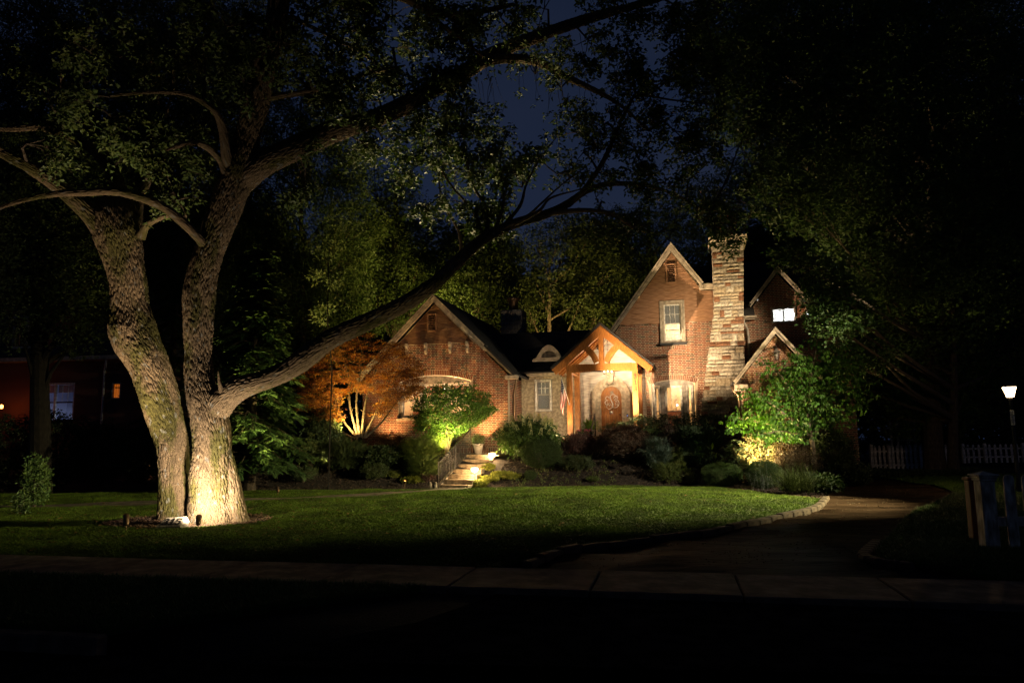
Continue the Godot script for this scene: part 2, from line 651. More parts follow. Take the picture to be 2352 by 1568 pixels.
func sheet(poly: PackedVector2Array, cell: float, lift: float, own_level := false, level := 0.0, uneven := 0.0) -> ArrayMesh:
	# a polygon on the ground, cut into cells so that it follows the lie of the land
	var lo := poly[0]
	var hi := poly[0]
	for p in poly:
		lo = lo.min(p)
		hi = hi.max(p)
	var st := smooth()
	for i in range(int(floor(lo.x / cell)), int(ceil(hi.x / cell))):
		for j in range(int(floor(lo.y / cell)), int(ceil(hi.y / cell))):
			var c := PackedVector2Array([Vector2(i, j) * cell, Vector2(i + 1, j) * cell, Vector2(i + 1, j + 1) * cell, Vector2(i, j + 1) * cell])
			var inside := 0
			for p in c:
				inside += int(Geometry2D.is_point_in_polygon(p, poly))
			var pieces: Array[PackedVector2Array] = [c]
			if inside < 4:
				pieces = Geometry2D.intersect_polygons(c, poly)
			for q in pieces:
				var idx := Geometry2D.triangulate_polygon(q)
				for k in range(0, idx.size(), 3):
					var v: Array[Vector3] = []
					for m in 3:
						var p := q[idx[k + m]]
						var bump := uneven * (nz.get_noise_2d(p.x * 0.5, p.y * 2.6) + 0.6 * nz.get_noise_2d(p.x * 2.2 + 7.0, p.y * 4.2)) if uneven > 0.0 else 0.0
						v.append(Vector3(p.x, (level if own_level else H(p.x, p.y)) + lift + bump, p.y))
					tri(st, v[0], v[1], v[2], Vector3.UP)
	return done(st)


func make_ground() -> void:
	# bare earth under everything, out to the horizon
	var st := smooth()
	var xs: Array[float] = []
	var zs: Array[float] = []
	for k in range(-6, 0):
		xs.append(-30.0 - pow(2.0, -k) * 3.0)
	for k in 121:
		xs.append(-30.0 + k * 0.5)
	for k in range(1, 7):
		xs.append(30.0 + pow(2.0, k) * 3.0)
	for k in range(6, 0, -1):
		zs.append(-48.0 - pow(2.0, k) * 4.0)
	for k in 109:
		zs.append(-48.0 + k * 0.5)
	for k in range(1, 5):
		zs.append(6.0 + pow(2.0, k) * 3.0)
	for i in xs.size() - 1:
		for j in zs.size() - 1:
			var q: Array[Vector3] = []
			for c in [[0, 0], [1, 0], [1, 1], [0, 1]]:
				var x := xs[i + c[0]]
				var z := zs[j + c[1]]
				var s := to_street(Vector3(x, 0, z))
				q.append(Vector3(x, H(x, z) - 0.05 - 0.2 * smoothstep(1.6, 2.2, s.y), z))
			quad(st, q[0], q[1], q[2], q[3], Vector3.UP)
	struct("ground", done(st), M.soil)

	# street with kerb
	st = flat()
	var a := from_street(-70, 2.45, -0.12)
	var b := from_street(70, 2.45, -0.12)
	quad(st, a, b, from_street(70, 14, -0.1), from_street(-70, 14, -0.1), Vector3.UP)
	struct("road", done(st), M.asphalt)
	var kerbs := thing("street_kerb", "low pale concrete kerb between the dark street and the grass verge", "kerb")
	kerbs.set_meta("kind", "structure")
	for k in 16:
		var x0 := -24.0 + k * 3.0
		if x0 > -4.0 and x0 < 6.0:
			continue
		part("kerb_stone", box_mesh(Vector3(2.985, 0.3, 0.16), 0.02), M.old_concrete, kerbs, Transform3D(Basis(Vector3.UP, deg_to_rad(-SA)), from_street(x0 + 1.5, 2.4, -0.13)))

	# pavement, slab by slab
	var walk := Node3D.new()
	walk.name = "pavement"
	walk.set_meta("kind", "structure")
	add_child(walk)
	for k in 26:
		var x0 := -24.0 + k * 1.55
		part("paving_slab", box_mesh(Vector3(1.53, 0.1, 1.26), 0.012), M.old_concrete, walk, Transform3D(Basis(Vector3.UP, deg_to_rad(-SA)) * Basis(Vector3.BACK, rnd(-0.004, 0.004)), from_street(x0 + 0.77, -0.65, -0.022 + rnd(-0.004, 0.004))))

	# driveway
	drive_poly = drive_left.duplicate()
	drive_poly.append_array(drive_right)
	var front := PackedVector2Array()
	for q in [from_street(-30, -0.64), from_street(30, -0.64), from_street(30, -60), from_street(-30, -60)]:
		front.append(Vector2(q.x, q.z))
	struct("driveway", sheet(Geometry2D.intersect_polygons(drive_poly, front)[0], 0.2, -0.015, false, 0.0, 0.02), M.drive)
	struct("driveway_apron", sheet(Geometry2D.clip_polygons(drive_poly, front)[0], 0.6, -0.035, true, 0.0), M.asphalt)
	var dk := thing("driveway_kerb", "narrow rolled concrete kerb curving along the lawn beside the driveway", "kerb")
	dk.set_meta("kind", "structure")
	var cur := []
	for k in range(3, 10):
		cur.append([Vector3(drive_left[k].x, 0, drive_left[k].y), 0.1])
	var cc := catmull(cur, 0.5)
	var run := []
	for k in cc.size() - 1:
		var p: Vector3 = cc[k][0]
		var q: Vector3 = cc[k + 1][0]
		var d := (q - p)
		var sx := Transform3D(Basis(Vector3.UP, atan2(d.x, d.z)), (p + q) * 0.5 + Vector3(0, -0.005 + H(p.x, p.z), 0))
		part("kerb_stone", box_mesh(Vector3(0.15, 0.16, d.length() - 0.002), 0.02), M.kerb_concrete, dk, sx)
	var cur2 := []
	for q in [Vector2(5.35, -11.2), Vector2(4.8, -10.35), Vector2(4.52, -9.85), Vector2(4.55, -9.45), Vector2(4.8, -9.15)]:
		cur2.append([Vector3(q.x, 0, q.y), 0.1])
	var c2 := catmull(cur2, 0.25)
	for k in c2.size() - 1:
		var p: Vector3 = c2[k][0]
		var q: Vector3 = c2[k + 1][0]
		var d := q - p
		part("kerb_stone", box_mesh(Vector3(0.16, 0.15, d.length() - 0.002), 0.02), M.kerb_concrete, dk, Transform3D(Basis(Vector3.UP, atan2(d.x, d.z)), (p + q) * 0.5 + Vector3(0, 0.02, 0)))

	# garden path from the steps
	var mid := [[Vector3(-1.75, 0, -24.1), 0.58], [Vector3(-2.5, 0, -23.0), 0.56], [Vector3(-3.9, 0, -21.6), 0.55], [Vector3(-6.2, 0, -20.5), 0.55], [Vector3(-10, 0, -19.6), 0.55], [Vector3(-17, 0, -18.6), 0.55], [Vector3(-26, 0, -17.5), 0.55]]
	var pc := catmull(mid, 0.6)
	var right: Array[Vector2] = []
	for k in pc.size():
		var d: Vector3 = (pc[mini(k + 1, pc.size() - 1)][0] - pc[maxi(k - 1, 0)][0]).normalized()
		var n := Vector2(-d.z, d.x) * float(pc[k][1])
		var c := Vector2(pc[k][0].x, pc[k][0].z)
		path_poly.append(c + n)
		right.push_front(c - n)
	path_poly.append_array(PackedVector2Array(right))
	struct("path", sheet(path_poly, 0.5, 0.012), M.old_concrete)

	# lawns
	for k in range(-60, 1):
		var q := from_street(k * 0.5, -1.32)
		if q.x < drive_left[3].x - 0.1:
			lawn_poly.append(Vector2(q.x, q.z))
	for k in range(4, 11):
		lawn_poly.append(drive_left[k] + Vector2(-0.08, 0))
	var edge: Array[Vector2] = []
	for k in range(0, 130):
		var x := -24.0 + k * 0.25
		var q := Vector2(x, bed_edge(x))
		if Geometry2D.is_point_in_polygon(q, drive_poly) or x > 7.25:
			break
		edge.push_front(q)
	while lawn_poly[-1].y < edge[0].y:
		lawn_poly.remove_at(lawn_poly.size() - 1)
	lawn_poly.append_array(PackedVector2Array(edge))
	lawn_right = PackedVector2Array()
	for k in range(0, 8):
		lawn_right.append(drive_right[k] + Vector2(0.12, 0))
	for q in [from_street(5.2, -1.32), from_street(14, -1.32)]:
		lawn_right.append(Vector2(q.x, q.z))
	lawn_right.append_array(PackedVector2Array([Vector2(26, -9), Vector2(26, -33)]))
	struct("lawn", sheet(lawn_poly, 0.5, 0.0), M.turf)
	struct("lawn", sheet(lawn_right, 0.7, 0.0), M.turf)
	var verge := PackedVector2Array()
	for q in [from_street(-24, 0.03), from_street(-0.9, 0.03), from_street(-2.0, 1.2), from_street(-3.0, 2.3), from_street(-24, 2.3)]:
		verge.append(Vector2(q.x, q.z))
	var verge2 := PackedVector2Array()
	for q in [from_street(6.0, 0.03), from_street(24, 0.03), from_street(24, 2.3), from_street(6.6, 2.3)]:
		verge2.append(Vector2(q.x, q.z))
	struct("verge", sheet(verge, 0.7, 0.0), M.turf)
	struct("verge", sheet(verge2, 0.7, 0.0), M.turf)

	# fallen leaves on the lawn, thickest under the great tree
	var fx := []
	var fc := []
	for k in 5000:
		var p := Vector2(rnd(-14.0, 7.0), rnd(-24.3, -9.5))
		var near := exp(-((p - RING) / Vector2(6.0, 3.5)).length_squared())
		if rng.randf() > 0.12 + near or not Geometry2D.is_point_in_polygon(p, lawn_poly):
			continue
		fx.append(Transform3D(Basis(Vector3.UP, rnd(0, TAU)) * Basis(Vector3.RIGHT, rnd(-0.4, 0.4)), Vector3(p.x, H(p.x, p.y) + rnd(0.02, 0.045), p.y)).scaled_local(Vector3.ONE * rnd(0.6, 1.1)))
		fc.append(tint(0.1, 0.062, 0.022, 0.45))
	var fs := flat()
	add_leaf(fs, Vector3(-0.04, 0, 0), Vector3.RIGHT, Vector3.UP, 0.085, 0.05)
	var fo := scatter("fallen_leaves", done(fs), M.leaf, fx, fc, self)
	tag(fo, "dry brown leaves lying in the grass round the great tree", "fallen leaves")

	# leaf litter and grit on the driveway
	var lx := []
	var lc := []
	for k in 9000:
		var p := Vector2(rnd(-0.5, 12.0), rnd(-24.0, -9.0))
		if not Geometry2D.is_point_in_polygon(p, drive_poly) or to_street(Vector3(p.x, 0, p.y)).y > -1.35 or nz.get_noise_2d(p.x * 0.8, p.y * 1.6) < -0.1:
			continue
		lx.append(Transform3D(turned().scaled_local(Vector3(rnd(0.3, 1.0), 0.4, rnd(0.3, 1.0)) * 0.4), Vector3(p.x, H(p.x, p.y) + 0.004, p.y)))
		lc.append(tint(0.07, 0.045, 0.025, 0.5))
	var lm := StandardMaterial3D.new()
	lm.vertex_color_use_as_albedo = true
	lm.roughness = 1.0
	var lo := scatter("leaf_litter", box_mesh(Vector3(0.06, 0.02, 0.06)), lm, lx, lc, self)
	tag(lo, "brown leaf litter and grit scattered over the driveway", "leaf litter")

	# mulch ring round the great tree
	var ring := PackedVector2Array()
	for k in 26:
		var t := TAU * k / 26
		ring.append(RING + Vector2(cos(t) * (1.55 + 0.18 * sin(t * 3)), sin(t) * (1.1 + 0.1 * cos(t * 4))))
	struct("mulch", sheet(ring, 0.25, 0.022), M.soil)
	grass()


func grass() -> void:
	var g1 := blades(7, 0.05, 0.0055, 0.55, 41, 0.045)
	var xs := []
	var cs := []
	var n := 0
	var tries := 0
	while n < 230000 and tries < 1300000:
		tries += 1
		# more tufts nearer to the viewer
		var d := 8.3 + 18.7 * pow(rng.randf(), 1.25)
		var x := rnd(-0.78, 0.66) * d
		var p := Vector2(x, -d)
		var s := to_street(Vector3(x, 0, -d))
		if s.y > -1.36 or not Geometry2D.is_point_in_polygon(p, lawn_poly):
			continue
		if (p - RING).dot(p - RING) < 3.2 and Vector2((p.x - RING.x) / 1.5, (p.y - RING.y) / 1.08).length() < 1.0:
			continue
		if Geometry2D.is_point_in_polygon(p, path_poly):
			continue
		n += 1
		var patch := 0.5 + 0.5 * nz.get_noise_2d(x * 0.7, d * 0.7) + 0.4 * nz.get_noise_2d(x * 2.3, d * 2.3)
		var k := 0.6 + 0.75 * clampf(patch, 0.0, 1.0)
		xs.append(Transform3D(Basis(Vector3.UP, rnd(0, TAU)).scaled(Vector3(1, rnd(0.7, 1.25) * (0.75 + 0.4 * patch), 1)), Vector3(x, H(x, -d) - 0.006, -d)))
		cs.append(tint(0.062 * k, 0.098 * k, 0.01 * k, 0.22))
	var o := scatter("grass", g1, M.grass, xs, cs, self)
	tag(o, "short mown green grass covering the front lawn", "grass")
	var g2 := blades(7, 0.08, 0.008, 0.6, 43, 0.05)
	xs = []
	cs = []
	tries = 0
	while xs.size() < 42000 and tries < 400000:
		tries += 1
		var d := 6.0 + 24.0 * pow(rng.randf(), 1.6)
		var x := rnd(0.36, 0.78) * d
		if not Geometry2D.is_point_in_polygon(Vector2(x, -d), lawn_right):
			continue
		xs.append(Transform3D(Basis(Vector3.UP, rnd(0, TAU)).scaled(Vector3(1, rnd(0.7, 1.4), 1)), Vector3(x, H(x, -d) - 0.006, -d)))
		cs.append(tint(0.055, 0.098, 0.013, 0.3))
	o = scatter("grass", g2, M.grass, xs, cs, self)
	tag(o, "longer grass between the driveway and the white picket fence", "grass")
	xs = []
	cs = []
	for k in 26000:
		var q := from_street(rnd(-14, -0.95), rnd(0.05, 2.25))
		var s := to_street(q)
		if s.x > -0.9 - s.y * 0.95:
			continue
		xs.append(Transform3D(Basis(Vector3.UP, rnd(0, TAU)).scaled(Vector3(1, rnd(0.8, 1.5), 1)), Vector3(q.x, H(q.x, q.z) - 0.006, q.z)))
		cs.append(tint(0.04, 0.085, 0.018, 0.3))
	o = scatter("grass", g2, M.grass, xs, cs, self)
	tag(o, "shaggy grass strip between the pavement and the street", "grass")


# ---------------------------------------------------------------- the great tree
func limb(pts: Array, step: float, segs: int, amp: float, freq: float, moss: float, seed_: float) -> ArrayMesh:
	var c := catmull(pts, step)
	var n := c.size()
	var V := PackedVector3Array()
	var C := PackedColorArray()
	var I := PackedInt32Array()
	var side := Vector3.ZERO
	var run := 0.0
	for k in n:
		var p: Vector3 = c[k][0]
		var r: float = c[k][1]
		var d: Vector3 = (c[mini(k + 1, n - 1)][0] - c[maxi(k - 1, 0)][0]).normalized()
		if k > 0:
			run += (p - (c[k - 1][0] as Vector3)).length()
		if side == Vector3.ZERO:
			side = Vector3.RIGHT
		side = (side - d * side.dot(d)).normalized()
		var up := d.cross(side)
		for s in segs + 1:
			var a := TAU * (s % segs) / segs
			var rr := maxf(r, 0.05)
			var q := Vector3(cos(a) * rr, sin(a) * rr, 0)
			# broad swellings, then interlaced furrows drawn out along the stem
			var big := nz.get_noise_3d(q.x * 1.5 + seed_, q.y * 1.5, run * 0.55) * 0.09 * r + nz.get_noise_3d(q.x * 3.3 + seed_, q.y * 3.3, run * 1.5 + 20.0) * 0.035 * r
			var w := nz.get_noise_3d(q.x * 4.0, q.y * 4.0 + seed_, run * 1.6) * 0.15
			var f1 := 1.0 - absf(nz.get_noise_3d(q.x * freq + w, q.y * freq + seed_, run * freq * 0.2 + w))
			var f2 := 1.0 - absf(nz.get_noise_3d(q.x * freq * 1.9 + seed_, q.y * freq * 1.9, run * freq * 0.5))
			var furrow := pow(f1, 3.0) * 0.8 + pow(f2, 4.0) * 0.45
			V.append(p + (side * cos(a) + up * sin(a)) * (r + big - amp * furrow))
			var mo := clampf(nz.get_noise_3d(q.x * 2.2 + 9.0, q.y * 2.2 + seed_, run * 0.8) * 1.6 + moss + 0.5 * nz.get_noise_3d(q.x * 14.0, q.y * 14.0, run * 9.0), 0.0, 1.0)
			var li := 0.6 * smoothstep(0.74, 0.8, nz.get_noise_3d(q.x * 6.0 + 40.0, q.y * 6.0, run * 4.0 + seed_))
			var col := Vector3(0.19, 0.132, 0.076).lerp(Vector3(0.088, 0.078, 0.018), mo).lerp(Vector3(0.24, 0.24, 0.22), li)
			col *= 1.0 + 0.22 * nz.get_noise_3d(q.x * 9.0, q.y * 9.0, run * 6.0)
			C.append(Color(col.x, col.y, col.z))
	for k in n - 1:
		for s in segs:
			var o := k * (segs + 1) + s
			var u := o + segs + 1
			for i in [o, u, o + 1, o + 1, u, u + 1]:
				I.append(i)
	var N := PackedVector3Array()
	N.resize(V.size())
	for k in n:
		for s in segs + 1:
			var o := k * (segs + 1)
			var l := V[o + (s - 1 if s > 0 else segs - 1)]
			var r2 := V[o + (s + 1 if s < segs else 1)]
			var dn := V[maxi(k - 1, 0) * (segs + 1) + s]
			var upv := V[mini(k + 1, n - 1) * (segs + 1) + s]
			N[o + s] = ((r2 - l).cross(upv - dn)).normalized()
	var arr := []
	arr.resize(Mesh.ARRAY_MAX)
	arr[Mesh.ARRAY_VERTEX] = V
	arr[Mesh.ARRAY_NORMAL] = N
	arr[Mesh.ARRAY_COLOR] = C
	arr[Mesh.ARRAY_INDEX] = I
	var mesh := ArrayMesh.new()
	mesh.add_surface_from_arrays(Mesh.PRIMITIVE_TRIANGLES, arr)
	return mesh


func way(rows: Array) -> Array:
	# rows of [u, v, depth, half width in pixels]
	var out := []
	for r in rows:
		out.append([P(r[0], r[1], r[2] * 0.955), px(r[3] * 0.92, r[2] * 0.955)])
	return out


var limb_points: Array[Vector3] = []
var limb_far: Array[Vector3] = []


func bough(tree: Node, rows: Array, moss := 0.0, seed_ := 0.0) -> void:
	var w := way(rows)
	var rmax := 0.0
	for q in w:
		rmax = maxf(rmax, q[1])
	var big := rmax > 0.22
	part("limb", limb(w, 0.03 if big else 0.05, 150 if big else (48 if rmax > 0.08 else 16), minf(0.034, rmax * 0.12), 16.0 if big else 18.0, moss, seed_), M.bark, tree)
	for q in catmull(w, 0.4):
		limb_points.append(q[0])


func twigs(wood: SurfaceTool, start: Vector3, dir: Vector3, length: float, droop: float, xs: Array, cs: Array, col: Vector3, scale: float, bare: float) -> void:
	var p := start
	var d := dir.normalized()
	var n := 6
	var pts := [p]
	var rad := [0.011 * scale]
	for k in n:
		d = (d + ball() * 0.32 + Vector3.DOWN * droop).normalized()
		p += d * length / n
		pts.append(p)
		rad.append(0.011 * scale * (1.0 - 0.8 * (k + 1) / n))
		if float(k) / n >= bare:
			for j in 2:
				xs.append(Transform3D(turned().scaled(Vector3.ONE * rnd(0.55, 1.4) * scale), p + ball() * 0.09 * scale))
				cs.append(tint(col.x, col.y, col.z))
	tube(wood, pts, rad, 3, false)


func zone(wood: SurfaceTool, centre: Vector3, radius: float, n: int, xs: Array, cs: Array, col: Vector3, scale := 1.0, droop := 0.1, source := Vector3.ZERO, up := 0.15) -> void:
	var s := source
	if s == Vector3.ZERO:
		var best := 1e9
		for q in limb_points:
			var d2 := q.distance_squared_to(centre)
			if d2 < best:
				best = d2
				s = q
	var half := (s + centre) * 0.5 + ball() * radius * 0.2 + Vector3.UP * 0.12
	tube(wood, [s, half, centre], [0.035 * scale, 0.026 * scale, 0.016 * scale], 5, false)
	var made := 0
	var nb := maxi(3, n / 6)
	for b in nb:
		var t := centre + ball() * radius
		var m := (centre + t) * 0.5 + ball() * radius * 0.12
		tube(wood, [centre, m, t], [0.016 * scale, 0.012 * scale, 0.008 * scale], 3, false)
		for k in ceili(float(n) / nb):
			var f := m.lerp(t, rnd(0.2, 1.0))
			twigs(wood, f, (t - centre).normalized() * 0.6 + ball() + Vector3.UP * up, rnd(0.35, 0.8) * scale, droop, xs, cs, col, scale, 0.15)
			made += 1


func make_shade_tree() -> void:
	var t := thing("shade_tree", "huge twin-stemmed shade tree with furrowed mossy bark standing on the front lawn", "tree", Vector3.ZERO)
	# left stem, leaning away to the left
	var left := way([[396, 1215, 15.9, 48], [397, 1178, 15.9, 38], [398, 1110, 15.95, 38], [391, 1009, 16.0, 42], [366, 920, 16.0, 45], [343, 850, 16.0, 49], [316, 790, 16.0, 53], [306, 755, 16.0, 54], [298, 700, 16.0, 45], [294, 650, 16.0, 44], [284, 600, 16.0, 47], [272, 545, 16.0, 55], [262, 500, 16.0, 52], [250, 465, 16.1, 34]])
	part("trunk", limb(left, 0.02, 320, 0.042, 16.0, 0.42, 3.0), M.bark, t)
	# right stem
	var right := way([[493, 1225, 15.5, 80], [491, 1196, 15.5, 68], [489, 1165, 15.5, 60], [488, 1110, 15.5, 53], [487, 1050, 15.5, 47], [484, 985, 15.5, 47], [470, 925, 15.5, 43], [458, 870, 15.55, 37], [456, 814, 15.6, 33], [456, 735, 15.6, 35], [459, 660, 15.65, 39], [477, 588, 15.7, 39], [508, 504, 15.7, 41], [547, 400, 15.7, 42], [566, 320, 15.7, 36], [590, 230, 15.6, 33], [608, 160, 15.5, 31], [642, 0, 15.3, 28], [668, -120, 15.0, 25], [700, -330, 14.7, 19]])
	part("trunk", limb(right, 0.02, 320, 0.042, 16.0, -0.2, 17.0), M.bark, t)
	# buttress root on the shaded side
	bough(t, [[512, 1040, 15.55, 20], [528, 1110, 15.5, 24], [538, 1165, 15.45, 26], [548, 1215, 15.4, 34]], -0.3, 5.0)
	for q in catmull(left, 0.5):
		limb_points.append(q[0])
	for q in catmull(right, 0.5):
		if q[0].y > 6.0:
			limb_points.append(q[0])
	# limbs
	bough(t, [[290, 590, 16.0, 36], [250, 545, 15.9, 33], [189, 475, 15.7, 24], [126, 424, 15.5, 19], [63, 382, 15.2, 16], [0, 349, 15.0, 14], [-90, 300, 14.6, 11]], 0.1, 1.0)
	bough(t, [[292, 500, 16.1, 30], [272, 425, 16.2, 17], [235, 365, 16.3, 15], [189, 328, 16.4, 14], [126, 302, 16.6, 11], [84, 293, 16.8, 9], [10, 297, 17.0, 7], [-70, 290, 17.2, 5]], 0.1, 2.0)
	bough(t, [[305, 520, 16.2, 22], [318, 462, 16.4, 14], [334, 420, 16.6, 12], [349, 386, 16.8, 8], [372, 330, 17.0, 5], [380, 270, 17.2, 3.5], [402, 180, 17.2, 2.5]], 0.1, 3.0)
	bough(t, [[472, 566, 15.5, 16], [455, 545, 15.35, 13], [403, 496, 15.1, 12], [357, 466, 14.9, 12], [294, 445, 14.7, 11.5], [252, 439, 14.6, 11], [202, 442, 14.4, 10], [120, 446, 14.2, 8.5], [30, 466, 14.0, 6], [-60, 500, 13.7, 4], [-140, 520, 13.4, 2]], -0.3, 4.0)
	bough(t, [[322, 545, 15.9, 13], [336, 518, 15.8, 8], [360, 503, 15.7, 7], [392, 494, 15.6, 6], [425, 500, 15.6, 8]], 0.0, 5.0)
	bough(t, [[545, 440, 15.7, 22], [572, 402, 15.7, 33], [612, 372, 15.75, 35], [659, 349, 15.85, 33], [720, 320, 16.1, 30], [785, 294, 16.3, 28], [850, 276, 16.5, 26], [911, 250, 16.8, 25], [995, 203, 17.1, 23], [1079, 158, 17.5, 21], [1121, 130, 17.7, 20], [1205, 94, 18.0, 17], [1289, 63, 18.4, 16], [1373, 36, 18.8, 13], [1460, 12, 19.2, 11], [1600, -30, 19.6, 7]], -0.35, 6.0)
	bough(t, [[1090, 155, 17.55, 15], [1130, 138, 17.6, 13], [1184, 134, 17.7, 12], [1247, 147, 17.9, 11], [1310, 181, 18.2, 9], [1373, 210, 18.5, 7], [1430, 245, 18.8, 5], [1490, 300, 19.2, 3]], -0.3, 7.0)
	bough(t, [[535, 395, 15.6, 22], [521, 365, 15.4, 15], [512, 302, 15.2, 13], [497, 262, 15.0, 10], [466, 235, 14.8, 8], [420, 215, 14.5, 6], [340, 212, 14.2, 5], [252, 220, 14.0, 4]], 0.0, 8.0)
	bough(t, [[520, 400, 15.5, 14], [506, 370, 15.4, 9], [483, 344, 15.2, 9], [454, 329, 15.0, 8], [420, 331, 14.8, 6], [380, 345, 14.6, 3]], 0.0, 9.0)
	bough(t, [[596, 232, 15.6, 14], [626, 223, 15.7, 9], [714, 209, 16.0, 8], [764, 194, 16.2, 7], [848, 168, 16.5, 5], [930, 150, 16.9, 3]], -0.3, 10.0)
	bough(t, [[630, 60, 15.3, 14], [665, 40, 15.5, 8], [701, 55, 15.7, 6], [785, 97, 16.2, 5], [848, 132, 16.6, 5], [927, 205, 17.2, 3]], -0.3, 11.0)
	bough(t, [[655, -70, 15.1, 18], [800, -50, 15.6, 14], [936, -2, 16.0, 13], [986, 25, 16.2, 12], [1037, 32, 16.5, 10], [1087, 29, 16.8, 8], [1180, 10, 17.3, 6]], -0.3, 12.0)
	bough(t, [[975, 20, 16.2, 7], [1024, 65, 16.5, 6], [1060, 90, 16.8, 5], [1110, 130, 17.2, 3.5]], -0.3, 13.0)
	# the long low limb, sweeping right and up past the gable
	bough(t, [[480, 985, 15.5, 36], [503, 930, 15.45, 38], [538, 897, 15.4, 33], [575, 882, 15.4, 28], [605, 873, 15.4, 26], [659, 850, 15.5, 25.5], [705, 818, 15.6, 28], [760, 778, 15.7, 26], [850, 737, 15.9, 23], [930, 698, 16.2, 21], [1000, 650, 16.5, 18], [1050, 601, 16.8, 17], [1110, 548, 17.2, 15], [1180, 514, 17.7, 14], [1250, 493, 18.2, 12], [1300, 470, 18.6, 11], [1345, 440, 19.0, 9], [1400, 422, 19.4, 7.5], [1480, 425, 20.0, 6], [1550, 447, 20.6, 4.5], [1650, 500, 21.3, 3]], -0.1, 14.0)
	bough(t, [[1300, 470, 18.6, 8], [1331, 448, 18.6, 7.5], [1373, 391, 18.7, 7], [1398, 345, 18.9, 6], [1425, 280, 19.1, 4.5], [1460, 215, 19.4, 3]], -0.2, 15.0)
	bough(t, [[1250, 492, 18.2, 8], [1310, 484, 18.5, 7], [1373, 484, 18.9, 6], [1420, 498, 19.3, 5], [1455, 524, 19.6, 3.5]], -0.2, 16.0)
	# shoots standing up from the low limb
	for r in [[1120, 540, 1085, 420, 1060, 250], [1135, 532, 1150, 400, 1165, 300], [1150, 525, 1210, 420, 1290, 300], [1150, 525, 1240, 470, 1350, 380], [1110, 548, 1040, 430, 985, 330], [1180, 515, 1265, 455, 1390, 420], [1060, 595, 1020, 470, 1010, 380]]:
		var m := Vector2((r[0] + r[2]) * 0.5 + 14, (r[1] + r[3]) * 0.5)
		bough(t, [[r[0], r[1], 17.4, 6], [m.x, m.y, 17.5, 4.5], [r[2], r[3], 17.7, 3.2], [(r[2] + r[4]) * 0.5 - 6, (r[3] + r[5]) * 0.5, 17.9, 2.2], [r[4], r[5], 18.1, 1.2]], -0.2, r[0] * 0.1)
	# broken stub in the crotch
	bough(t, [[512, 915, 15.25, 9], [506, 888, 15.2, 6], [502, 868, 15.18, 3.5], [500, 852, 15.15, 0.8]], -0.3, 21.0)
	# foliage, spray by spray
	var wood := flat()
	var xs := []
	var cs := []
	var g := Vector3(0.07, 0.1, 0.028)
	for z in [
		# u, v, depth, radius px, twigs
		[372, 330, 16.0, 70, 34], [330, 370, 15.8, 55, 26], [420, 395, 15.9, 45, 18], [300, 320, 15.6, 55, 20], [435, 330, 15.2, 45, 16], [390, 270, 15.8, 60, 22], [400, 440, 15.6, 40, 14],
		[690, 90, 15.9, 60, 26], [770, 190, 16.2, 70, 30], [700, 180, 16.0, 60, 24], [850, 160, 16.6, 60, 26], [900, 40, 16.4, 80, 30], [780, 20, 15.9, 70, 26], [1000, 40, 16.8, 80, 30], [1090, 30, 17.1, 70, 26], [800, 310, 16.5, 60, 20], [880, 320, 16.7, 60, 22], [700, 390, 16.1, 60, 18], [470, 150, 15.2, 80, 26], [560, 120, 15.0, 60, 18], [380, 130, 15.6, 90, 24], [250, 120, 15.2, 100, 24], [150, 80, 15.4, 100, 22], [520, 60, 15.0, 70, 20], [90, 190, 15.0, 90, 20], [200, 230, 14.6, 80, 18], [60, 330, 14.8, 80, 18], [640, 90, 14.8, 45, 12], [560, 190, 14.8, 45, 12],
		[730, 130, 16.0, 80, 22], [720, 240, 16.2, 70, 18], [840, 230, 16.6, 80, 24], [800, 60, 16.0, 80, 22], [900, 110, 16.8, 80, 26], [960, 190, 17.0, 75, 26], [1010, 110, 17.0, 80, 28], [1080, 90, 17.2, 60, 18], [990, 250, 17.2, 70, 24], [700, 20, 15.6, 70, 18], [860, 20, 16.2, 80, 20], [1150, 40, 17.4, 80, 26], [1250, 20, 17.8, 80, 26], [1350, 90, 18.3, 80, 28], [1440, 120, 18.8, 90, 34], [1560, 60, 19.0, 100, 40], [1420, 20, 18.6, 90, 32], [1660, 20, 19.4, 110, 40], [1230, 170, 17.8, 40, 8], [1290, 200, 18.0, 45, 10],
		[1020, 290, 17.8, 75, 34], [1010, 370, 17.7, 75, 34], [1090, 300, 17.9, 70, 30], [1075, 400, 17.7, 70, 28], [975, 300, 17.6, 55, 22], [960, 380, 17.4, 45, 18], [1150, 350, 17.8, 60, 18], [1010, 450, 17.4, 60, 20], [1110, 470, 17.6, 60, 20], [1200, 430, 17.9, 70, 20], [1280, 400, 18.2, 75, 22], [1340, 350, 18.6, 60, 18], [1380, 290, 18.9, 70, 22], [1290, 310, 18.2, 50, 10], [1160, 500, 17.9, 60, 18], [1040, 240, 17.8, 55, 18],
		[1450, 330, 19.2, 80, 30], [1480, 230, 19.0, 80, 32], [1550, 300, 19.8, 90, 38], [1560, 180, 19.4, 90, 38], [1640, 240, 20.0, 100, 42], [1440, 430, 19.6, 60, 18], [1530, 420, 20.0, 80, 30], [1620, 380, 20.4, 90, 36], [1600, 500, 20.8, 80, 28], [1700, 330, 20.6, 100, 40], [1700, 460, 21.0, 90, 34], [1640, 120, 19.6, 100, 40], [1700, 540, 21.0, 60, 22], [1480, 520, 19.8, 50, 14], [1380, 470, 19.0, 45, 12]]:
		var far: bool = z[0] > 1400
		zone(wood, P(z[0], z[1], z[2] * 0.955), px(z[3], z[2] * 0.955), z[4], xs, cs, g if not far else Vector3(0.05, 0.085, 0.022), 1.0, 0.12 if not far else 0.2)
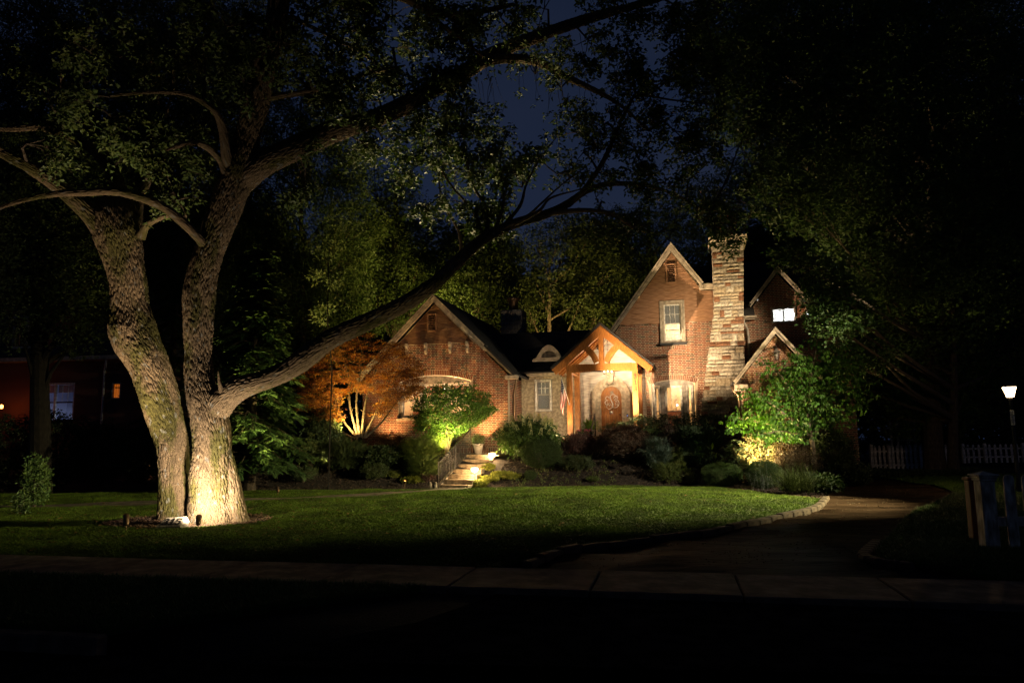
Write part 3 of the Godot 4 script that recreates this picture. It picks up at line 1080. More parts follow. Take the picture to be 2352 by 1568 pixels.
	# hanging bare strings below the great limb
	for k in 60:
		var q := P(rnd(880, 1420), rnd(60, 280), rnd(16.0, 17.8))
		twigs(wood, q, Vector3(rnd(-0.3, 0.3), -1, 0), rnd(0.5, 1.3), 0.3, xs, cs, g, 0.8, 0.7)
	# the rest of its crown, overhead, out towards the street
	for k in 2600:
		var q := Vector3(rnd(-18, 4.5), 0, rnd(-13, 7))
		q.y = maxf(7.5, 0.64 * -q.z + 3.4) + rnd(0.0, 2.2)
		xs.append(Transform3D(turned().scaled_local(Vector3.ONE * rnd(6.0, 9.0)), q))
		cs.append(tint(g.x, g.y, g.z))
	part("twigs", done(wood), M.bark_dark, t, Transform3D.IDENTITY, true)
	scatter("foliage", spray(4, 0.095, 0.056, 0.1, 21), M.leaf, xs, cs, t)
	rebase(t, Vector3(-6.1, H(-6.1, -14.8), -14.8))


# ---------------------------------------------------------------- the brick cottage (house frame: x along the front, z towards the street)
var bricks := []
var brick_meshes: Array[ArrayMesh] = []


func poly(a: Array) -> PackedVector2Array:
	var p := PackedVector2Array()
	for k in range(0, a.size(), 2):
		p.append(Vector2(a[k], a[k + 1]))
	return p


func spans(outline: PackedVector2Array, y: float) -> Array:
	var xs: Array[float] = []
	for k in outline.size():
		var a := outline[k]
		var b := outline[(k + 1) % outline.size()]
		if (a.y <= y) != (b.y <= y):
			xs.append(a.x + (b.x - a.x) * (y - a.y) / (b.y - a.y))
	xs.sort()
	var out := []
	for k in range(0, xs.size() - 1, 2):
		out.append([xs[k], xs[k + 1]])
	return out


func cut_spans(base: Array, holes: Array) -> Array:
	var out := base
	for h in holes:
		var nxt := []
		for s in out:
			if h[1] <= s[0] or h[0] >= s[1]:
				nxt.append(s)
				continue
			if h[0] > s[0]:
				nxt.append([s[0], h[0]])
			if h[1] < s[1]:
				nxt.append([h[1], s[1]])
		out = nxt
	return out


func lay_bricks(wall: Node, outline: PackedVector2Array, holes: Array, y0: float, y1: float, frame: Transform3D) -> void:
	# Flemish bond: stretcher, header, stretcher ... every other course shifted
	var c := 0.0705
	var row := 0
	var y := y0
	while y + 0.06 < y1:
		var sp := spans(outline, y + 0.03)
		for h in holes:
			sp = cut_spans(sp, spans(h, y + 0.03))
		for s in sp:
			var x: float = floor(s[0] / 0.325) * 0.325 - 0.325 + (0.1625 if row % 2 else 0.0)
			var long := true
			while x < s[1]:
				var l := 0.212 if long else 0.113
				var a := maxf(x, s[0] + 0.002)
				var b := minf(x + l - 0.015, s[1] - 0.002)
				if b - a > 0.03:
					put_brick(wall, frame, Vector2((a + b) * 0.5, y + 0.03), b - a, 0.0)
				x += l
				long = not long
		y += c
		row += 1


func put_brick(wall: Node, frame: Transform3D, p: Vector2, length: float, angle: float, high := 0.0555) -> void:
	var b := Basis(Vector3.BACK, angle + rnd(-0.006, 0.006)).scaled_local(Vector3(length / 0.2, high / 0.059, 1.0))
	bricks.append([frame * Transform3D(b, Vector3(p.x, p.y, rnd(-0.002, 0.002) - 0.032)), wall])


func arch_bricks(wall: Node, cx: float, y_mid: float, half: float, rise: float, high: float, n: int, frame: Transform3D) -> PackedVector2Array:
	# a segmental arch of bricks on end; returns its outline with everything below it
	var r := (half * half + rise * rise) / (2.0 * rise)
	var cy := y_mid - r
	var a0 := asin(half / r)
	var out := PackedVector2Array()
	for k in n:
		var a := lerpf(-a0, a0, (k + 0.5) / n)
		var rr := r + high * 0.5
		put_brick(wall, frame, Vector2(cx + sin(a) * rr, cy + cos(a) * rr), high - 0.008, PI / 2 - a, 2.0 * a0 * r / n - 0.015)
	for k in 13:
		var a := lerpf(-a0, a0, k / 12.0)
		out.append(Vector2(cx + sin(a) * (r + high + 0.006), cy + cos(a) * (r + high + 0.006)))
	return out


func arch_head(cx: float, y_mid: float, half: float, rise: float, n := 12) -> PackedVector2Array:
	var r := (half * half + rise * rise) / (2.0 * rise)
	var a0 := asin(half / r)
	var out := PackedVector2Array()
	for k in n + 1:
		var a := lerpf(-a0, a0, float(k) / n)
		out.append(Vector2(cx + sin(a) * r, y_mid - r + cos(a) * r))
	return out


func commit_bricks() -> void:
	for k in 4:
		var st := flat()
		var r := RandomNumberGenerator.new()
		r.seed = 90 + k
		box(st, Vector3(0.2, 0.059, 0.05), Transform3D(Basis(Vector3.UP, r.randf_range(-0.02, 0.02)) * Basis(Vector3.RIGHT, r.randf_range(-0.05, 0.05)), Vector3.ZERO), 0.005)
		brick_meshes.append(done(st))
	var eye := to_house(Vector3(0, 1.6, 0))
	var order := []
	for k in bricks.size():
		var o: Vector3 = (bricks[k][1].transform * bricks[k][0]).origin
		order.append([o.distance_to(eye) + (50.0 if o.y < 2.65 or o.x < -12.0 or o.x > 4.6 else 0.0), k])
	order.sort_custom(func(a, b): return a[0] < b[0])
	var pick := [0.34, 0.58, 0.7, 0.8, 0.92, 1.0]
	var tones := [Vector3(0.26, 0.082, 0.04), Vector3(0.2, 0.058, 0.03), Vector3(0.33, 0.12, 0.052), Vector3(0.1, 0.068, 0.042), Vector3(0.155, 0.095, 0.055), Vector3(0.22, 0.08, 0.045)]
	var xs := []
	var cs := []
	for k in order.size():
		var b: Array = bricks[order[k][1]]
		var t := rng.randf()
		var q := 0
		while pick[q] < t:
			q += 1
		if k < 300:
			part("brick", brick_meshes[k % 4], M["brick_%d" % q], b[1], b[0])
		else:
			xs.append(b[1].transform * b[0])
			var c: Vector3 = tones[q]
			cs.append(tint(c.x, c.y, c.z, 0.15))
	scatter("brick", brick_meshes[0], M.brick, xs, cs, house)


func wall_csg(n: String, outline: PackedVector2Array, holes: Array, z_front: float, depth: float, m: Material, frame := Transform3D.IDENTITY) -> CSGPolygon3D:
	var w := CSGPolygon3D.new()
	w.name = n
	w.polygon = outline
	w.depth = depth
	w.material = m
	w.transform = frame * at(0, 0, z_front)
	for h in holes:
		var c := CSGPolygon3D.new()
		c.name = "opening"
		c.operation = CSGShape3D.OPERATION_SUBTRACTION
		c.polygon = h
		c.depth = depth + 0.2
		c.position.z = 0.1
		w.add_child(c, true)
	house.add_child(w, true)
	return w


func rect(x0: float, y0: float, x1: float, y1: float) -> PackedVector2Array:
	return PackedVector2Array([Vector2(x0, y0), Vector2(x1, y0), Vector2(x1, y1), Vector2(x0, y1)])


func bar(n: String, x0: float, y0: float, x1: float, y1: float, z0: float, z1: float, m: Material, parent: Node, bev := 0.008) -> MeshInstance3D:
	return part(n, box_mesh(Vector3(x1 - x0, y1 - y0, z1 - z0), bev), m, parent, at((x0 + x1) / 2, (y0 + y1) / 2, (z0 + z1) / 2))


func sash_window(x0: float, x1: float, y0: float, y1: float, z: float, cols: int, rows: int, frame_m: Material, sash_m: Material, muntin_m: Material, meet := 0.5, fw := 0.06) -> Node3D:
	# a double-hung window: frame, two sashes, panes, glazing bars in the upper sash
	var w := Node3D.new()
	w.name = "window"
	house.add_child(w, true)
	var st := flat()
	for b in [[x0, y0, x0 + fw, y1], [x1 - fw, y0, x1, y1], [x0 + fw, y1 - fw, x1 - fw, y1], [x0 + fw, y0, x1 - fw, y0 + fw * 0.8]]:
		box(st, Vector3(b[2] - b[0], b[3] - b[1], 0.12), at((b[0] + b[2]) / 2, (b[1] + b[3]) / 2, z - 0.03), 0.006)
	part("frame", done(st), frame_m, w)
	var ym := lerpf(y0, y1, meet)
	var sw := 0.045
	for up in [true, false]:
		var a := x0 + fw + 0.002
		var b := x1 - fw - 0.002
		var c: float = ym - 0.02 if up else y0 + fw * 0.8 + 0.002
		var d: float = y1 - fw - 0.002 if up else ym + 0.02
		var zz: float = z - 0.035 if up else z - 0.07
		st = flat()
		for q in [[a, c, a + sw, d], [b - sw, c, b, d], [a + sw, d - sw, b - sw, d], [a + sw, c, b - sw, c + sw]]:
			box(st, Vector3(q[2] - q[0], q[3] - q[1], 0.032), at((q[0] + q[2]) / 2, (q[1] + q[3]) / 2, zz), 0.005)
		part("sash", done(st), sash_m, w)
		part("pane", box_mesh(Vector3(b - a - 2 * sw, d - c - 2 * sw, 0.003)), M.glass, w, at((a + b) / 2, (c + d) / 2, zz - 0.005))
		if up:
			for k in range(1, cols):
				var x := lerpf(a + sw, b - sw, float(k) / cols)
				part("glazing_bar", box_mesh(Vector3(0.018, d - c - 2 * sw, 0.02), 0.004), muntin_m, w, at(x, (c + d) / 2, zz + 0.004))
			for k in range(1, rows):
				var y := lerpf(c + sw, d - sw, float(k) / rows)
				part("glazing_bar", box_mesh(Vector3(b - a - 2 * sw, 0.018, 0.017), 0.004), muntin_m, w, at((a + b) / 2, y, zz + 0.005))
	return w


func room(x0: float, x1: float, y0: float, y1: float, z: float, depth: float, m: Material, lamp: Vector3, energy: float, c: Color) -> Node3D:
	# the room behind a window: five plastered faces and a lamp
	var r := Node3D.new()
	r.name = "room"
	house.add_child(r, true)
	var st := flat()
	for b in [[x0, x1, y0, y1, z - depth, z - depth - 0.05], [x0, x1, y0 - 0.05, y0, z, z - depth], [x0, x1, y1, y1 + 0.05, z, z - depth], [x0 - 0.05, x0, y0, y1, z, z - depth], [x1, x1 + 0.05, y0, y1, z, z - depth]]:
		box(st, Vector3(b[1] - b[0], b[3] - b[2], b[4] - b[5]), at((b[0] + b[1]) / 2, (b[2] + b[3]) / 2, (b[4] + b[5]) / 2))
	part("plaster", done(st), m, r)
	lamp_bulb(r, lamp, 0.07, energy, c)
	return r


func lamp_bulb(parent: Node, p: Vector3, radius: float, energy: float, c: Color) -> void:
	var s := SphereMesh.new()
	s.radius = radius
	s.height = radius * 2
	s.radial_segments = 16
	s.rings = 8
	part("lamp_bulb", s, M.lamp_warm if c.b < 0.7 else M.lamp_cool, parent, at(p.x, p.y, p.z))
	var l := OmniLight3D.new()
	l.name = "lamp"
	l.light_color = c
	l.light_energy = energy
	l.light_size = radius
	l.omni_range = 30.0
	l.omni_attenuation = 2.0
	l.shadow_enabled = true
	l.position = p
	parent.add_child(l, true)


func roof_slab(n: String, a: Vector3, b: Vector3, c: Vector3, d: Vector3, rows: int) -> void:
	# a-b ridge, d-c eave; overlapping courses of shingles, cut into tabs of uneven tone by their edges
	var st := flat()
	var nrm := (b - a).cross(d - a).normalized()
	if nrm.y < 0:
		nrm = -nrm
	var th := nrm * -0.08
	quad(st, a + th, b + th, c + th, d + th, -nrm)
	quad(st, a, d, d + th, a + th, a - b)
	quad(st, b, c, c + th, b + th, b - a)
	quad(st, d, c, c + th, d + th, d - a)
	for k in rows:
		var t0 := float(k) / rows
		var t1 := float(k + 1) / rows
		var l0 := a.lerp(d, t0) + nrm * 0.003
		var r0 := b.lerp(c, t0) + nrm * 0.003
		var l1 := a.lerp(d, t1) + nrm * 0.016
		var r1 := b.lerp(c, t1) + nrm * 0.016
		var tabs := clampi(int((b - a).length() / 0.5), 1, 60)
		for j in tabs:
			var u0 := float(j) / tabs
			var u1 := float(j + 1) / tabs
			var e := nrm * rnd(0.0, 0.007)
			var p0 := l0.lerp(r0, u0)
			var p1 := l0.lerp(r0, u1)
			var q0 := l1.lerp(r1, u0) + e
			var q1 := l1.lerp(r1, u1) + e
			quad(st, p0, p1, q1, q0, nrm)
			quad(st, q0, q1, q1 - nrm * 0.02, q0 - nrm * 0.02, d - a)
	part(n, done(st), M.shingle, house)


func rake(a: Vector2, b: Vector2, w: float, z0: float, z1: float, m: Material, plumb := true) -> void:
	# a bargeboard below the line a-b, with a thin moulding on its upper edge
	var d := (b - a).normalized()
	var n := Vector2(d.y, -d.x)
	if n.y > 0:
		n = -n
	var p := PackedVector2Array([a, b, b + (Vector2(0, -w * 1.2) if plumb else n * w), a + Vector2(0, -w / absf(d.x))])
	part("bargeboard", slab(p, z0, z1), m, house)
	var q := PackedVector2Array([a + Vector2(0, 0.03), b - n * 0.03, b + n * 0.045, a + Vector2(0, -0.05 / absf(d.x))])
	part("moulding", slab(q, z1 - 0.01, z1 + 0.035), m, house)


func wavy_boards(outline: PackedVector2Array, holes: Array, y0: float, y1: float, rows: int, z: float, m: Material, first: float) -> void:
	for k in rows:
		var b := lerpf(y0, y1, float(k) / rows)
		var t := lerpf(y0, y1, float(k + 1) / rows) + 0.03
		var p := PackedVector2Array()
		var n := 40
		var ph := rnd(0, 6)
		for j in n + 1:
			var x := lerpf(first, first + 5.2, float(j) / n)
			p.append(Vector2(x, b + 0.022 * sin(x * 6.2 + ph) + 0.014 * sin(x * 11.0 + ph * 2.0) + 0.008 * nz.get_noise_1d(x * 5.0 + k * 9.0)))
		p.append(Vector2(first + 5.2, t))
		p.append(Vector2(first, t))
		var pieces := Geometry2D.intersect_polygons(p, outline)
		for h in holes:
			var nxt: Array[PackedVector2Array] = []
			for q in pieces:
				nxt.append_array(Geometry2D.clip_polygons(q, h))
			pieces = nxt
		for q in pieces:
			if q.size() < 3:
				continue
			# tilted so that the lower edge stands proud of the board below
			var tilt := Transform3D(Basis(Vector3.RIGHT, -0.13), Vector3.ZERO)
			tilt.origin = Vector3(0, b, z + 0.034) - tilt.basis * Vector3(0, b, 0)
			var st := flat()
			extrude(st, q, -0.02, 0.014, tilt)
			part("siding_board", done(st), m, house)


func vent(x0: float, x1: float, y0: float, y1: float, z: float, n: int, m: Material) -> void:
	var v := Node3D.new()
	v.name = "gable_vent"
	house.add_child(v, true)
	bar("backing", x0 + 0.03, y0 + 0.03, x1 - 0.03, y1 - 0.03, z - 0.03, z + 0.004, M.black_paint, v)
	var st := flat()
	for b in [[x0, y0, x0 + 0.055, y1], [x1 - 0.055, y0, x1, y1], [x0 + 0.055, y1 - 0.055, x1 - 0.055, y1], [x0 + 0.055, y0, x1 - 0.055, y0 + 0.055]]:
		box(st, Vector3(b[2] - b[0], b[3] - b[1], 0.09), at((b[0] + b[2]) / 2, (b[1] + b[3]) / 2, z + 0.045), 0.006)
	part("frame", done(st), m, v)
	for k in n:
		var y := lerpf(y0 + 0.09, y1 - 0.08, (k + 0.5) / n)
		part("louvre", box_mesh(Vector3(x1 - x0 - 0.114, 0.012, 0.085), 0.003), m, v, Transform3D(Basis(Vector3.RIGHT, 0.6), Vector3((x0 + x1) / 2, y, z + 0.045)))


func make_house() -> void:
	house = thing("brick_house", "brick cottage with steep gables, stone chimney and timber porch lit by garden lamps", "house", HO, deg_to_rad(-HA))
	var I := Transform3D.IDENTITY

	# ---- left wing
	var wing := poly([-12.6, 0.5, -6.3, 0.5, -6.3, 4.2, -9.4, 7.28, -12.6, 4.12])
	var ww := rect(-10.98, 2.5, -7.86, 3.98)
	var head := arch_head(-9.42, 4.27, 1.56, 0.26)
	var hole := PackedVector2Array(head)
	hole.append(Vector2(-7.86, 2.5))
	hole.append(Vector2(-10.98, 2.5))
	var w := wall_csg("wall", wing, [hole], 2.0 - 0.012, 0.28, M.mortar)
	var fr := at(0, 0, 2.0)
	var fw := at(0, 0, 0.012)
	var over := arch_bricks(w, -9.42, 4.27, 1.6, 0.26, 0.21, 44, fw)
	over.append(Vector2(-7.86, 2.5))
	over.append(Vector2(-10.98, 2.5))
	lay_bricks(w, wing, [over], 1.32, 5.6, fw)
	for k in 84:                     # bricks on end at the foot of the wall
		put_brick(w, fw, Vector2(-12.55 + k * 0.075, 1.2), 0.2, PI / 2)
	lay_bricks(w, poly([-12.6, 0.5, -6.3, 0.5, -6.3, 1.1, -12.6, 1.1]), [], 0.55, 1.09, fw)
	# its right-hand return
	var rf := Transform3D(Basis(Vector3.UP, PI / 2), Vector3(-6.3, 0, 0))
	var w2 := wall_csg("wall", poly([-1.95, 0.5, 0.4, 0.5, 0.4, 4.12, -1.95, 4.12]), [], -0.012, 0.24, M.mortar, rf)
	lay_bricks(w2, poly([-1.995, 0.5, 0.4, 0.5, 0.4, 4.12, -1.995, 4.12]), [], 1.0, 4.1, at(0, 0, 0.012))
	# gable boards above the brick
	var gable := poly([-11.05, 5.55, -7.72, 5.55, -9.4, 7.22])
	wavy_boards(gable, [rect(-9.7, 6.08, -9.3, 6.82)], 5.56, 7.3, 6, 2.0, M.siding_dark, -11.6)
	bar("backing_board", -9.72, 6.04, -9.28, 6.85, 2.0, 2.03, M.siding_dark, house)
	vent(-9.7, -9.3, 6.08, 6.82, 2.03, 8, M.siding_dark)
	for x in [-10.62, -9.78, -8.72, -7.98]:
		var c := poly([0, 0, 0.14, 0, 0.15, -0.1, 0.1, -0.2, 0.12, -0.3, 0.06, -0.42, 0, -0.46])
		part("bracket", slab(c, -0.05, 0.05), M.trim, house, Transform3D(Basis(Vector3.UP, -PI / 2), Vector3(x, 5.6, 2.0)))
	rake(Vector2(-9.4, 7.58), Vector2(-7.2, 5.4), 0.2, 2.16, 2.24, M.trim)
	rake(Vector2(-7.2, 5.4), Vector2(-6.0, 4.2), 0.14, 2.12, 2.2, M.trim)
	bar("return_block", -7.28, 5.2, -7.1, 5.38, 2.1, 2.26, M.trim, house)
	rake(Vector2(-9.4, 7.58), Vector2(-12.8, 4.2), 0.2, 2.16, 2.24, M.trim)
	for s in [[-9.4, -6.0], [-9.4, -12.8]]:      # soffits
		var p := poly([s[0], 7.44, s[1], 4.06, s[1], 4.02, s[0], 7.4])
		part("soffit", slab(p, 2.0, 2.18), M.trim, house)
	roof_slab("roof", Vector3(-9.4, 7.62, 2.27), Vector3(-9.4, 7.62, -7.5), Vector3(-5.95, 4.2, -7.5), Vector3(-5.95, 4.2, 2.27), 34)
	roof_slab("roof", Vector3(-9.4, 7.62, 2.27), Vector3(-9.4, 7.62, -7.5), Vector3(-12.85, 4.2, -7.5), Vector3(-12.85, 4.2, 2.27), 34)
	part("eave_return", box_mesh(Vector3(0.5, 0.16, 0.3), 0.02), M.trim, house, at(-6.12, 4.08, 2.06))
	# triple window
	var st := flat()
	var hp := PackedVector2Array(arch_head(-9.42, 4.24, 1.52, 0.25))
	hp.append_array(PackedVector2Array([Vector2(-7.9, 3.93), Vector2(-10.94, 3.93)]))
	extrude(st, hp, 1.88, 1.94)
	part("window_head", done(st), M.trim_grey, house)
	for x in [-10.98, -9.99, -8.97, -7.94]:
		bar("mullion", x, 2.5, x + 0.11, 3.93, 1.84, 1.935, M.trim_grey, house)
	for x in [-10.87, -9.88, -8.86]:
		sash_window(x, x + 0.88 if x > -9.9 else x + 0.86, 2.56, 3.92, 1.9, 3, 2, M.white_paint, M.white_paint, M.sash_dark, 0.5, 0.04)
	bar("sill", -11.05, 2.42, -7.8, 2.52, 1.8, 2.08, M.limestone, house)
	var r := room(-11.2, -7.6, 1.9, 4.3, 1.7, 2.6, M.cream_wall, Vector3(-8.6, 4.0, 0.4), 6.0, Color(1.0, 0.83, 0.64))
	for k in 3:
		bar("blind", -10.85 + k * 1.01, 3.5 if k else 3.86, -10.05 + k * 1.01, 3.9, 1.77, 1.79, M.red_cloth, r)
	bar("sofa_back", -10.95, 1.9, -9.9, 2.95, 0.2, 0.5, M.red_cloth, r, 0.05)
	bar("cabinet", -10.5, 1.9, -10.0, 3.1, -0.7, -0.3, M.furniture, r)

	# ---- middle: stucco wall, roof with an eyebrow vent
	var mid := rect(-6.3, 0.5, -3.95, 4.4)
	wall_csg("wall", mid, [rect(-5.72, 2.78, -4.96, 4.16)], -0.4, 0.25, M.stucco)
	sash_window(-5.7, -4.98, 2.8, 4.14, -0.36, 3, 2, M.white_paint, M.trim_grey, M.white_paint, 0.52, 0.075)
	bar("room_back", -5.9, 2.6, -4.8, 4.3, -1.2, -1.1, M.sash_dark, house)
	bar("eave_board", -6.0, 4.3, -4.0, 4.42, -0.12, -0.06, M.trim, house)
	bar("soffit", -6.0, 4.29, -4.0, 4.32, -0.4, -0.11, M.trim, house)
	roof_slab("roof", Vector3(-8.8, 6.62, -3.2), Vector3(-0.6, 6.62, -3.2), Vector3(-0.6, 4.44, -0.03), Vector3(-6.3, 4.44, -0.03), 26)
	roof_slab("roof", Vector3(-8.8, 6.62, -3.2), Vector3(-0.6, 6.62, -3.2), Vector3(-0.6, 4.44, -6.5), Vector3(-8.8, 4.44, -6.5), 10)
	var eb := PackedVector2Array()
	for k in 25:
		var t := k / 24.0
		var x := lerpf(-5.84, -4.36, t)
		var u := absf(t - 0.5) * 2.0
		eb.append(Vector2(x, 5.02 + 0.58 * pow(maxf(0.0, cos(minf(u * 1.28, 1.0) * PI * 0.5)), 0.9) + 0.06 * (1.0 - smoothstep(0.9, 1.0, u))))
	eb.append(Vector2(-4.36, 4.94))
	eb.append(Vector2(-5.84, 4.94))
	part("eyebrow_dormer", slab(eb, -2.3, -0.62), M.shingle, house)
	var face := PackedVector2Array(eb)
	var hl := PackedVector2Array()
	for k in 13:
		var a := PI * k / 12.0
		hl.append(Vector2(-5.1 - cos(a) * 0.33, 5.1 + sin(a) * 0.3))
	var st2 := flat()
	for p in Geometry2D.clip_polygons(face, poly([-5.1, 4.0, -4.0, 4.0, -4.0, 6.0, -5.1, 6.0])):
		for q in Geometry2D.clip_polygons(p, hl):
			extrude(st2, q, -0.62, -0.52)
	for p in Geometry2D.clip_polygons(face, poly([-6.5, 4.0, -5.1, 4.0, -5.1, 6.0, -6.5, 6.0])):
		for q in Geometry2D.clip_polygons(p, hl):
			extrude(st2, q, -0.62, -0.52)
	part("eyebrow_face", done(st2), M.trim, house)
	for k in 4:
		var y := 5.13 + k * 0.07
		var half := sqrt(maxf(0.01, 0.33 * 0.33 - pow((y - 5.1) * 1.1, 2.0)))
		part("louvre", box_mesh(Vector3(half * 2 - 0.02, 0.014, 0.07), 0.003), M.trim, house, Transform3D(Basis(Vector3.RIGHT, 0.6), Vector3(-5.1, y, -0.57)))

	# ---- main gable
	var main := poly([-0.98, 0.5, 2.9, 0.5, 2.9, 7.62, 1.42, 7.62, 0.25, 9.26, -2.23, 5.9, -0.98, 4.85])
	var low := PackedVector2Array(arch_head(0.1, 3.95, 0.86, 0.15))
	low.append_array(PackedVector2Array([Vector2(0.96, 2.0), Vector2(-0.76, 2.0)]))
	var up := rect(-0.23, 5.44, 0.6, 7.12)
	w = wall_csg("wall", main, [low, up], -0.012, 0.3, M.mortar)
	over = arch_bricks(w, 0.1, 3.95, 0.93, 0.16, 0.21, 27, at(0, 0, 0.012))
	over.append_array(PackedVector2Array([Vector2(0.96, 2.0), Vector2(-0.76, 2.0)]))
	var sill := rect(-0.3, 5.2, 0.67, 7.2)
	lay_bricks(w, main, [over, sill], 1.0, 6.3, at(0, 0, 0.012))
	for k in 13:
		put_brick(w, at(0, 0, 0.012), Vector2(-0.262 + k * 0.075, 5.285), 0.13, PI / 2)
	wavy_boards(poly([-2.05, 6.22, 1.95, 6.22, 1.95, 7.5, 1.4, 7.55, 0.25, 9.2]), [rect(-0.32, 5.0, 0.69, 7.22), rect(0.02, 7.95, 0.4, 8.72)], 6.28, 9.2, 13, 0.0, M.siding_brown, -2.4)
	bar("backing_board", -0.02, 7.9, 0.44, 8.76, 0.0, 0.03, M.siding_brown, house)
	vent(0.0, 0.42, 7.92, 8.74, 0.03, 8, M.siding_brown)
	sash_window(-0.23, 0.6, 5.46, 7.12, 0.03, 3, 2, M.trim, M.white_paint, M.white_paint, 0.47, 0.075)
	bar("window_head", -0.32, 7.12, 0.69, 7.2, 0.0, 0.07, M.trim, house)
	bar("casing", -0.32, 5.44, -0.232, 7.118, 0.0, 0.06, M.trim, house)
	bar("casing", 0.602, 5.44, 0.69, 7.118, 0.0, 0.06, M.trim, house)
	bar("sill", -0.36, 5.36, 0.73, 5.45, -0.1, 0.12, M.sash_dark, house)
	r = room(-1.2, 1.6, 5.2, 7.5, -0.31, 2.4, M.cream_wall, Vector3(0.9, 7.2, -1.3), 9.0, Color(1.0, 0.93, 0.78))
	bar("headboard", -0.6, 5.2, 1.4, 6.2, -2.4, -2.32, M.white_paint, r, 0.02)
	bar("picture_rail", -1.2, 6.38, 1.6, 6.42, -2.71, -2.66, M.white_paint, r, 0.004)
	bar("blind", -0.15, 6.24, 0.53, 7.05, -0.13, -0.12, M.sash_dark, r, 0.002)
	# lower three-light window
	st = flat()
	hp = PackedVector2Array(arch_head(0.1, 3.93, 0.84, 0.145))
	hp.append_array(PackedVector2Array([Vector2(0.94, 3.72), Vector2(-0.74, 3.72)]))
	extrude(st, hp, -0.1, -0.04)
	part("window_head", done(st), M.trim_grey, house)
	for b in [[-0.74, -0.66], [-0.42, -0.23], [0.46, 0.64], [0.88, 0.94]]:
		bar("mullion", b[0], 1.95, b[1], 3.72, -0.12, -0.05, M.trim_grey, house)
	sash_window(-0.66, -0.42, 1.95, 3.7, -0.06, 1, 2, M.white_paint, M.white_paint, M.white_paint, 0.42, 0.03)
	sash_window(-0.23, 0.46, 1.95, 3.71, -0.06, 3, 2, M.white_paint, M.white_paint, M.white_paint, 0.42, 0.035)
	sash_window(0.64, 0.88, 1.95, 3.72, -0.06, 1, 2, M.white_paint, M.white_paint, M.white_paint, 0.42, 0.03)
	r = room(-1.3, 1.7, 1.6, 4.1, -0.31, 2.2, M.cream_wall, Vector3(0.9, 3.85, -1.2), 3.6, Color(1.0, 0.86, 0.66))
	bar("armchair_back", -0.2, 1.6, 0.55, 2.75, -0.9, -0.7, M.furniture, r, 0.06)
	lamp_bulb(r, Vector3(0.22, 2.95, -0.75), 0.03, 0.02, Color(1, 0.9, 0.72))
	# roofs of the main block
	rake(Vector2(0.25, 9.56), Vector2(-2.82, 5.38), 0.2, 0.2, 0.27, M.trim)
	rake(Vector2(0.25, 9.56), Vector2(1.46, 7.82), 0.2, 0.2, 0.27, M.trim)
	bar("bargeboard", 1.3, 7.56, 1.95, 7.8, 0.16, 0.232, M.trim, house)
	part("soffit", slab(poly([0.25, 9.4, -2.75, 5.31, -2.75, 5.27, 0.25, 9.36]), 0.0, 0.21), M.trim, house)
	part("soffit", slab(poly([0.25, 9.4, 1.4, 7.76, 1.4, 7.72, 0.25, 9.36]), 0.0, 0.21), M.trim, house)
	roof_slab("roof", Vector3(0.25, 9.6, 0.3), Vector3(0.25, 9.6, -7), Vector3(-2.9, 5.3, -7), Vector3(-2.9, 5.3, 0.3), 38)
	roof_slab("roof", Vector3(0.25, 9.6, 0.3), Vector3(0.25, 9.6, -3.6), Vector3(1.5, 7.8, -3.6), Vector3(1.5, 7.8, 0.3), 16)
	roof_slab("roof", Vector3(0.3, 9.4, -3.6), Vector3(3.0, 9.4, -3.6), Vector3(3.0, 7.7, -0.1), Vector3(1.3, 7.7, -0.1), 26)
	roof_slab("roof", Vector3(3.0, 9.4, -3.6), Vector3(3.42, 9.4, -3.6), Vector3(3.42, 6.46, -0.12), Vector3(2.85, 6.46, -0.12), 30)
	roof_slab("roof", Vector3(5.42, 9.4, -3.6), Vector3(7.3, 9.4, -3.6), Vector3(7.3, 6.46, -0.12), Vector3(5.42, 6.46, -0.12), 30)
	roof_slab("roof", Vector3(3.42, 9.4, -3.6), Vector3(5.42, 9.4, -3.6), Vector3(5.42, 7.6, -1.47), Vector3(3.42, 7.6, -1.47), 16)
	roof_slab("roof", Vector3(0.3, 9.4, -3.6), Vector3(7.3, 9.4, -3.6), Vector3(7.3, 5.6, -7.4), Vector3(0.3, 5.6, -7.4), 8)

	# ---- right-hand wall with the wall dormer
	var rw := poly([2.6, 0.4, 7.0, 0.4, 7.0, 6.42, 5.44, 6.42, 5.44, 6.86, 4.4, 8.16, 3.4, 6.86, 3.4, 6.42, 2.6, 6.42])
	var dw := rect(4.08, 6.14, 5.02, 6.78)
	w = wall_csg("wall", rw, [dw], -0.512, 0.28, M.mortar)
	lay_bricks(w, rw, [dw], 0.6, 8.2, at(0, 0, 0.012))
	var win := Node3D.new()
	win.name = "window"
	house.add_child(win, true)
	st = flat()
	for b in [[4.08, 6.14, 4.16, 6.78], [4.94, 6.14, 5.02, 6.78], [4.16, 6.7, 4.94, 6.78], [4.16, 6.14, 4.94, 6.22], [4.53, 6.22, 4.57, 6.7]]:
		box(st, Vector3(b[2] - b[0], b[3] - b[1], 0.1), at((b[0] + b[2]) / 2, (b[1] + b[3]) / 2, -0.52), 0.006)
	part("frame", done(st), M.trim_grey, win)
	for x in [4.345, 4.755]:
		part("pane", box_mesh(Vector3(0.365, 0.475, 0.003)), M.glass, win, at(x, 6.46, -0.54))
	r = room(3.6, 5.6, 5.6, 7.2, -0.8, 1.6, M.white_paint, Vector3(4.78, 6.55, -1.25), 3.0, Color(0.95, 0.98, 1.0))
	lamp_bulb(r, Vector3(4.9, 6.6, -0.75), 0.07, 0.6, Color(0.95, 0.98, 1.0))
	rake(Vector2(4.4, 8.42), Vector2(3.28, 6.96), 0.13, -0.3, -0.23, M.trim)
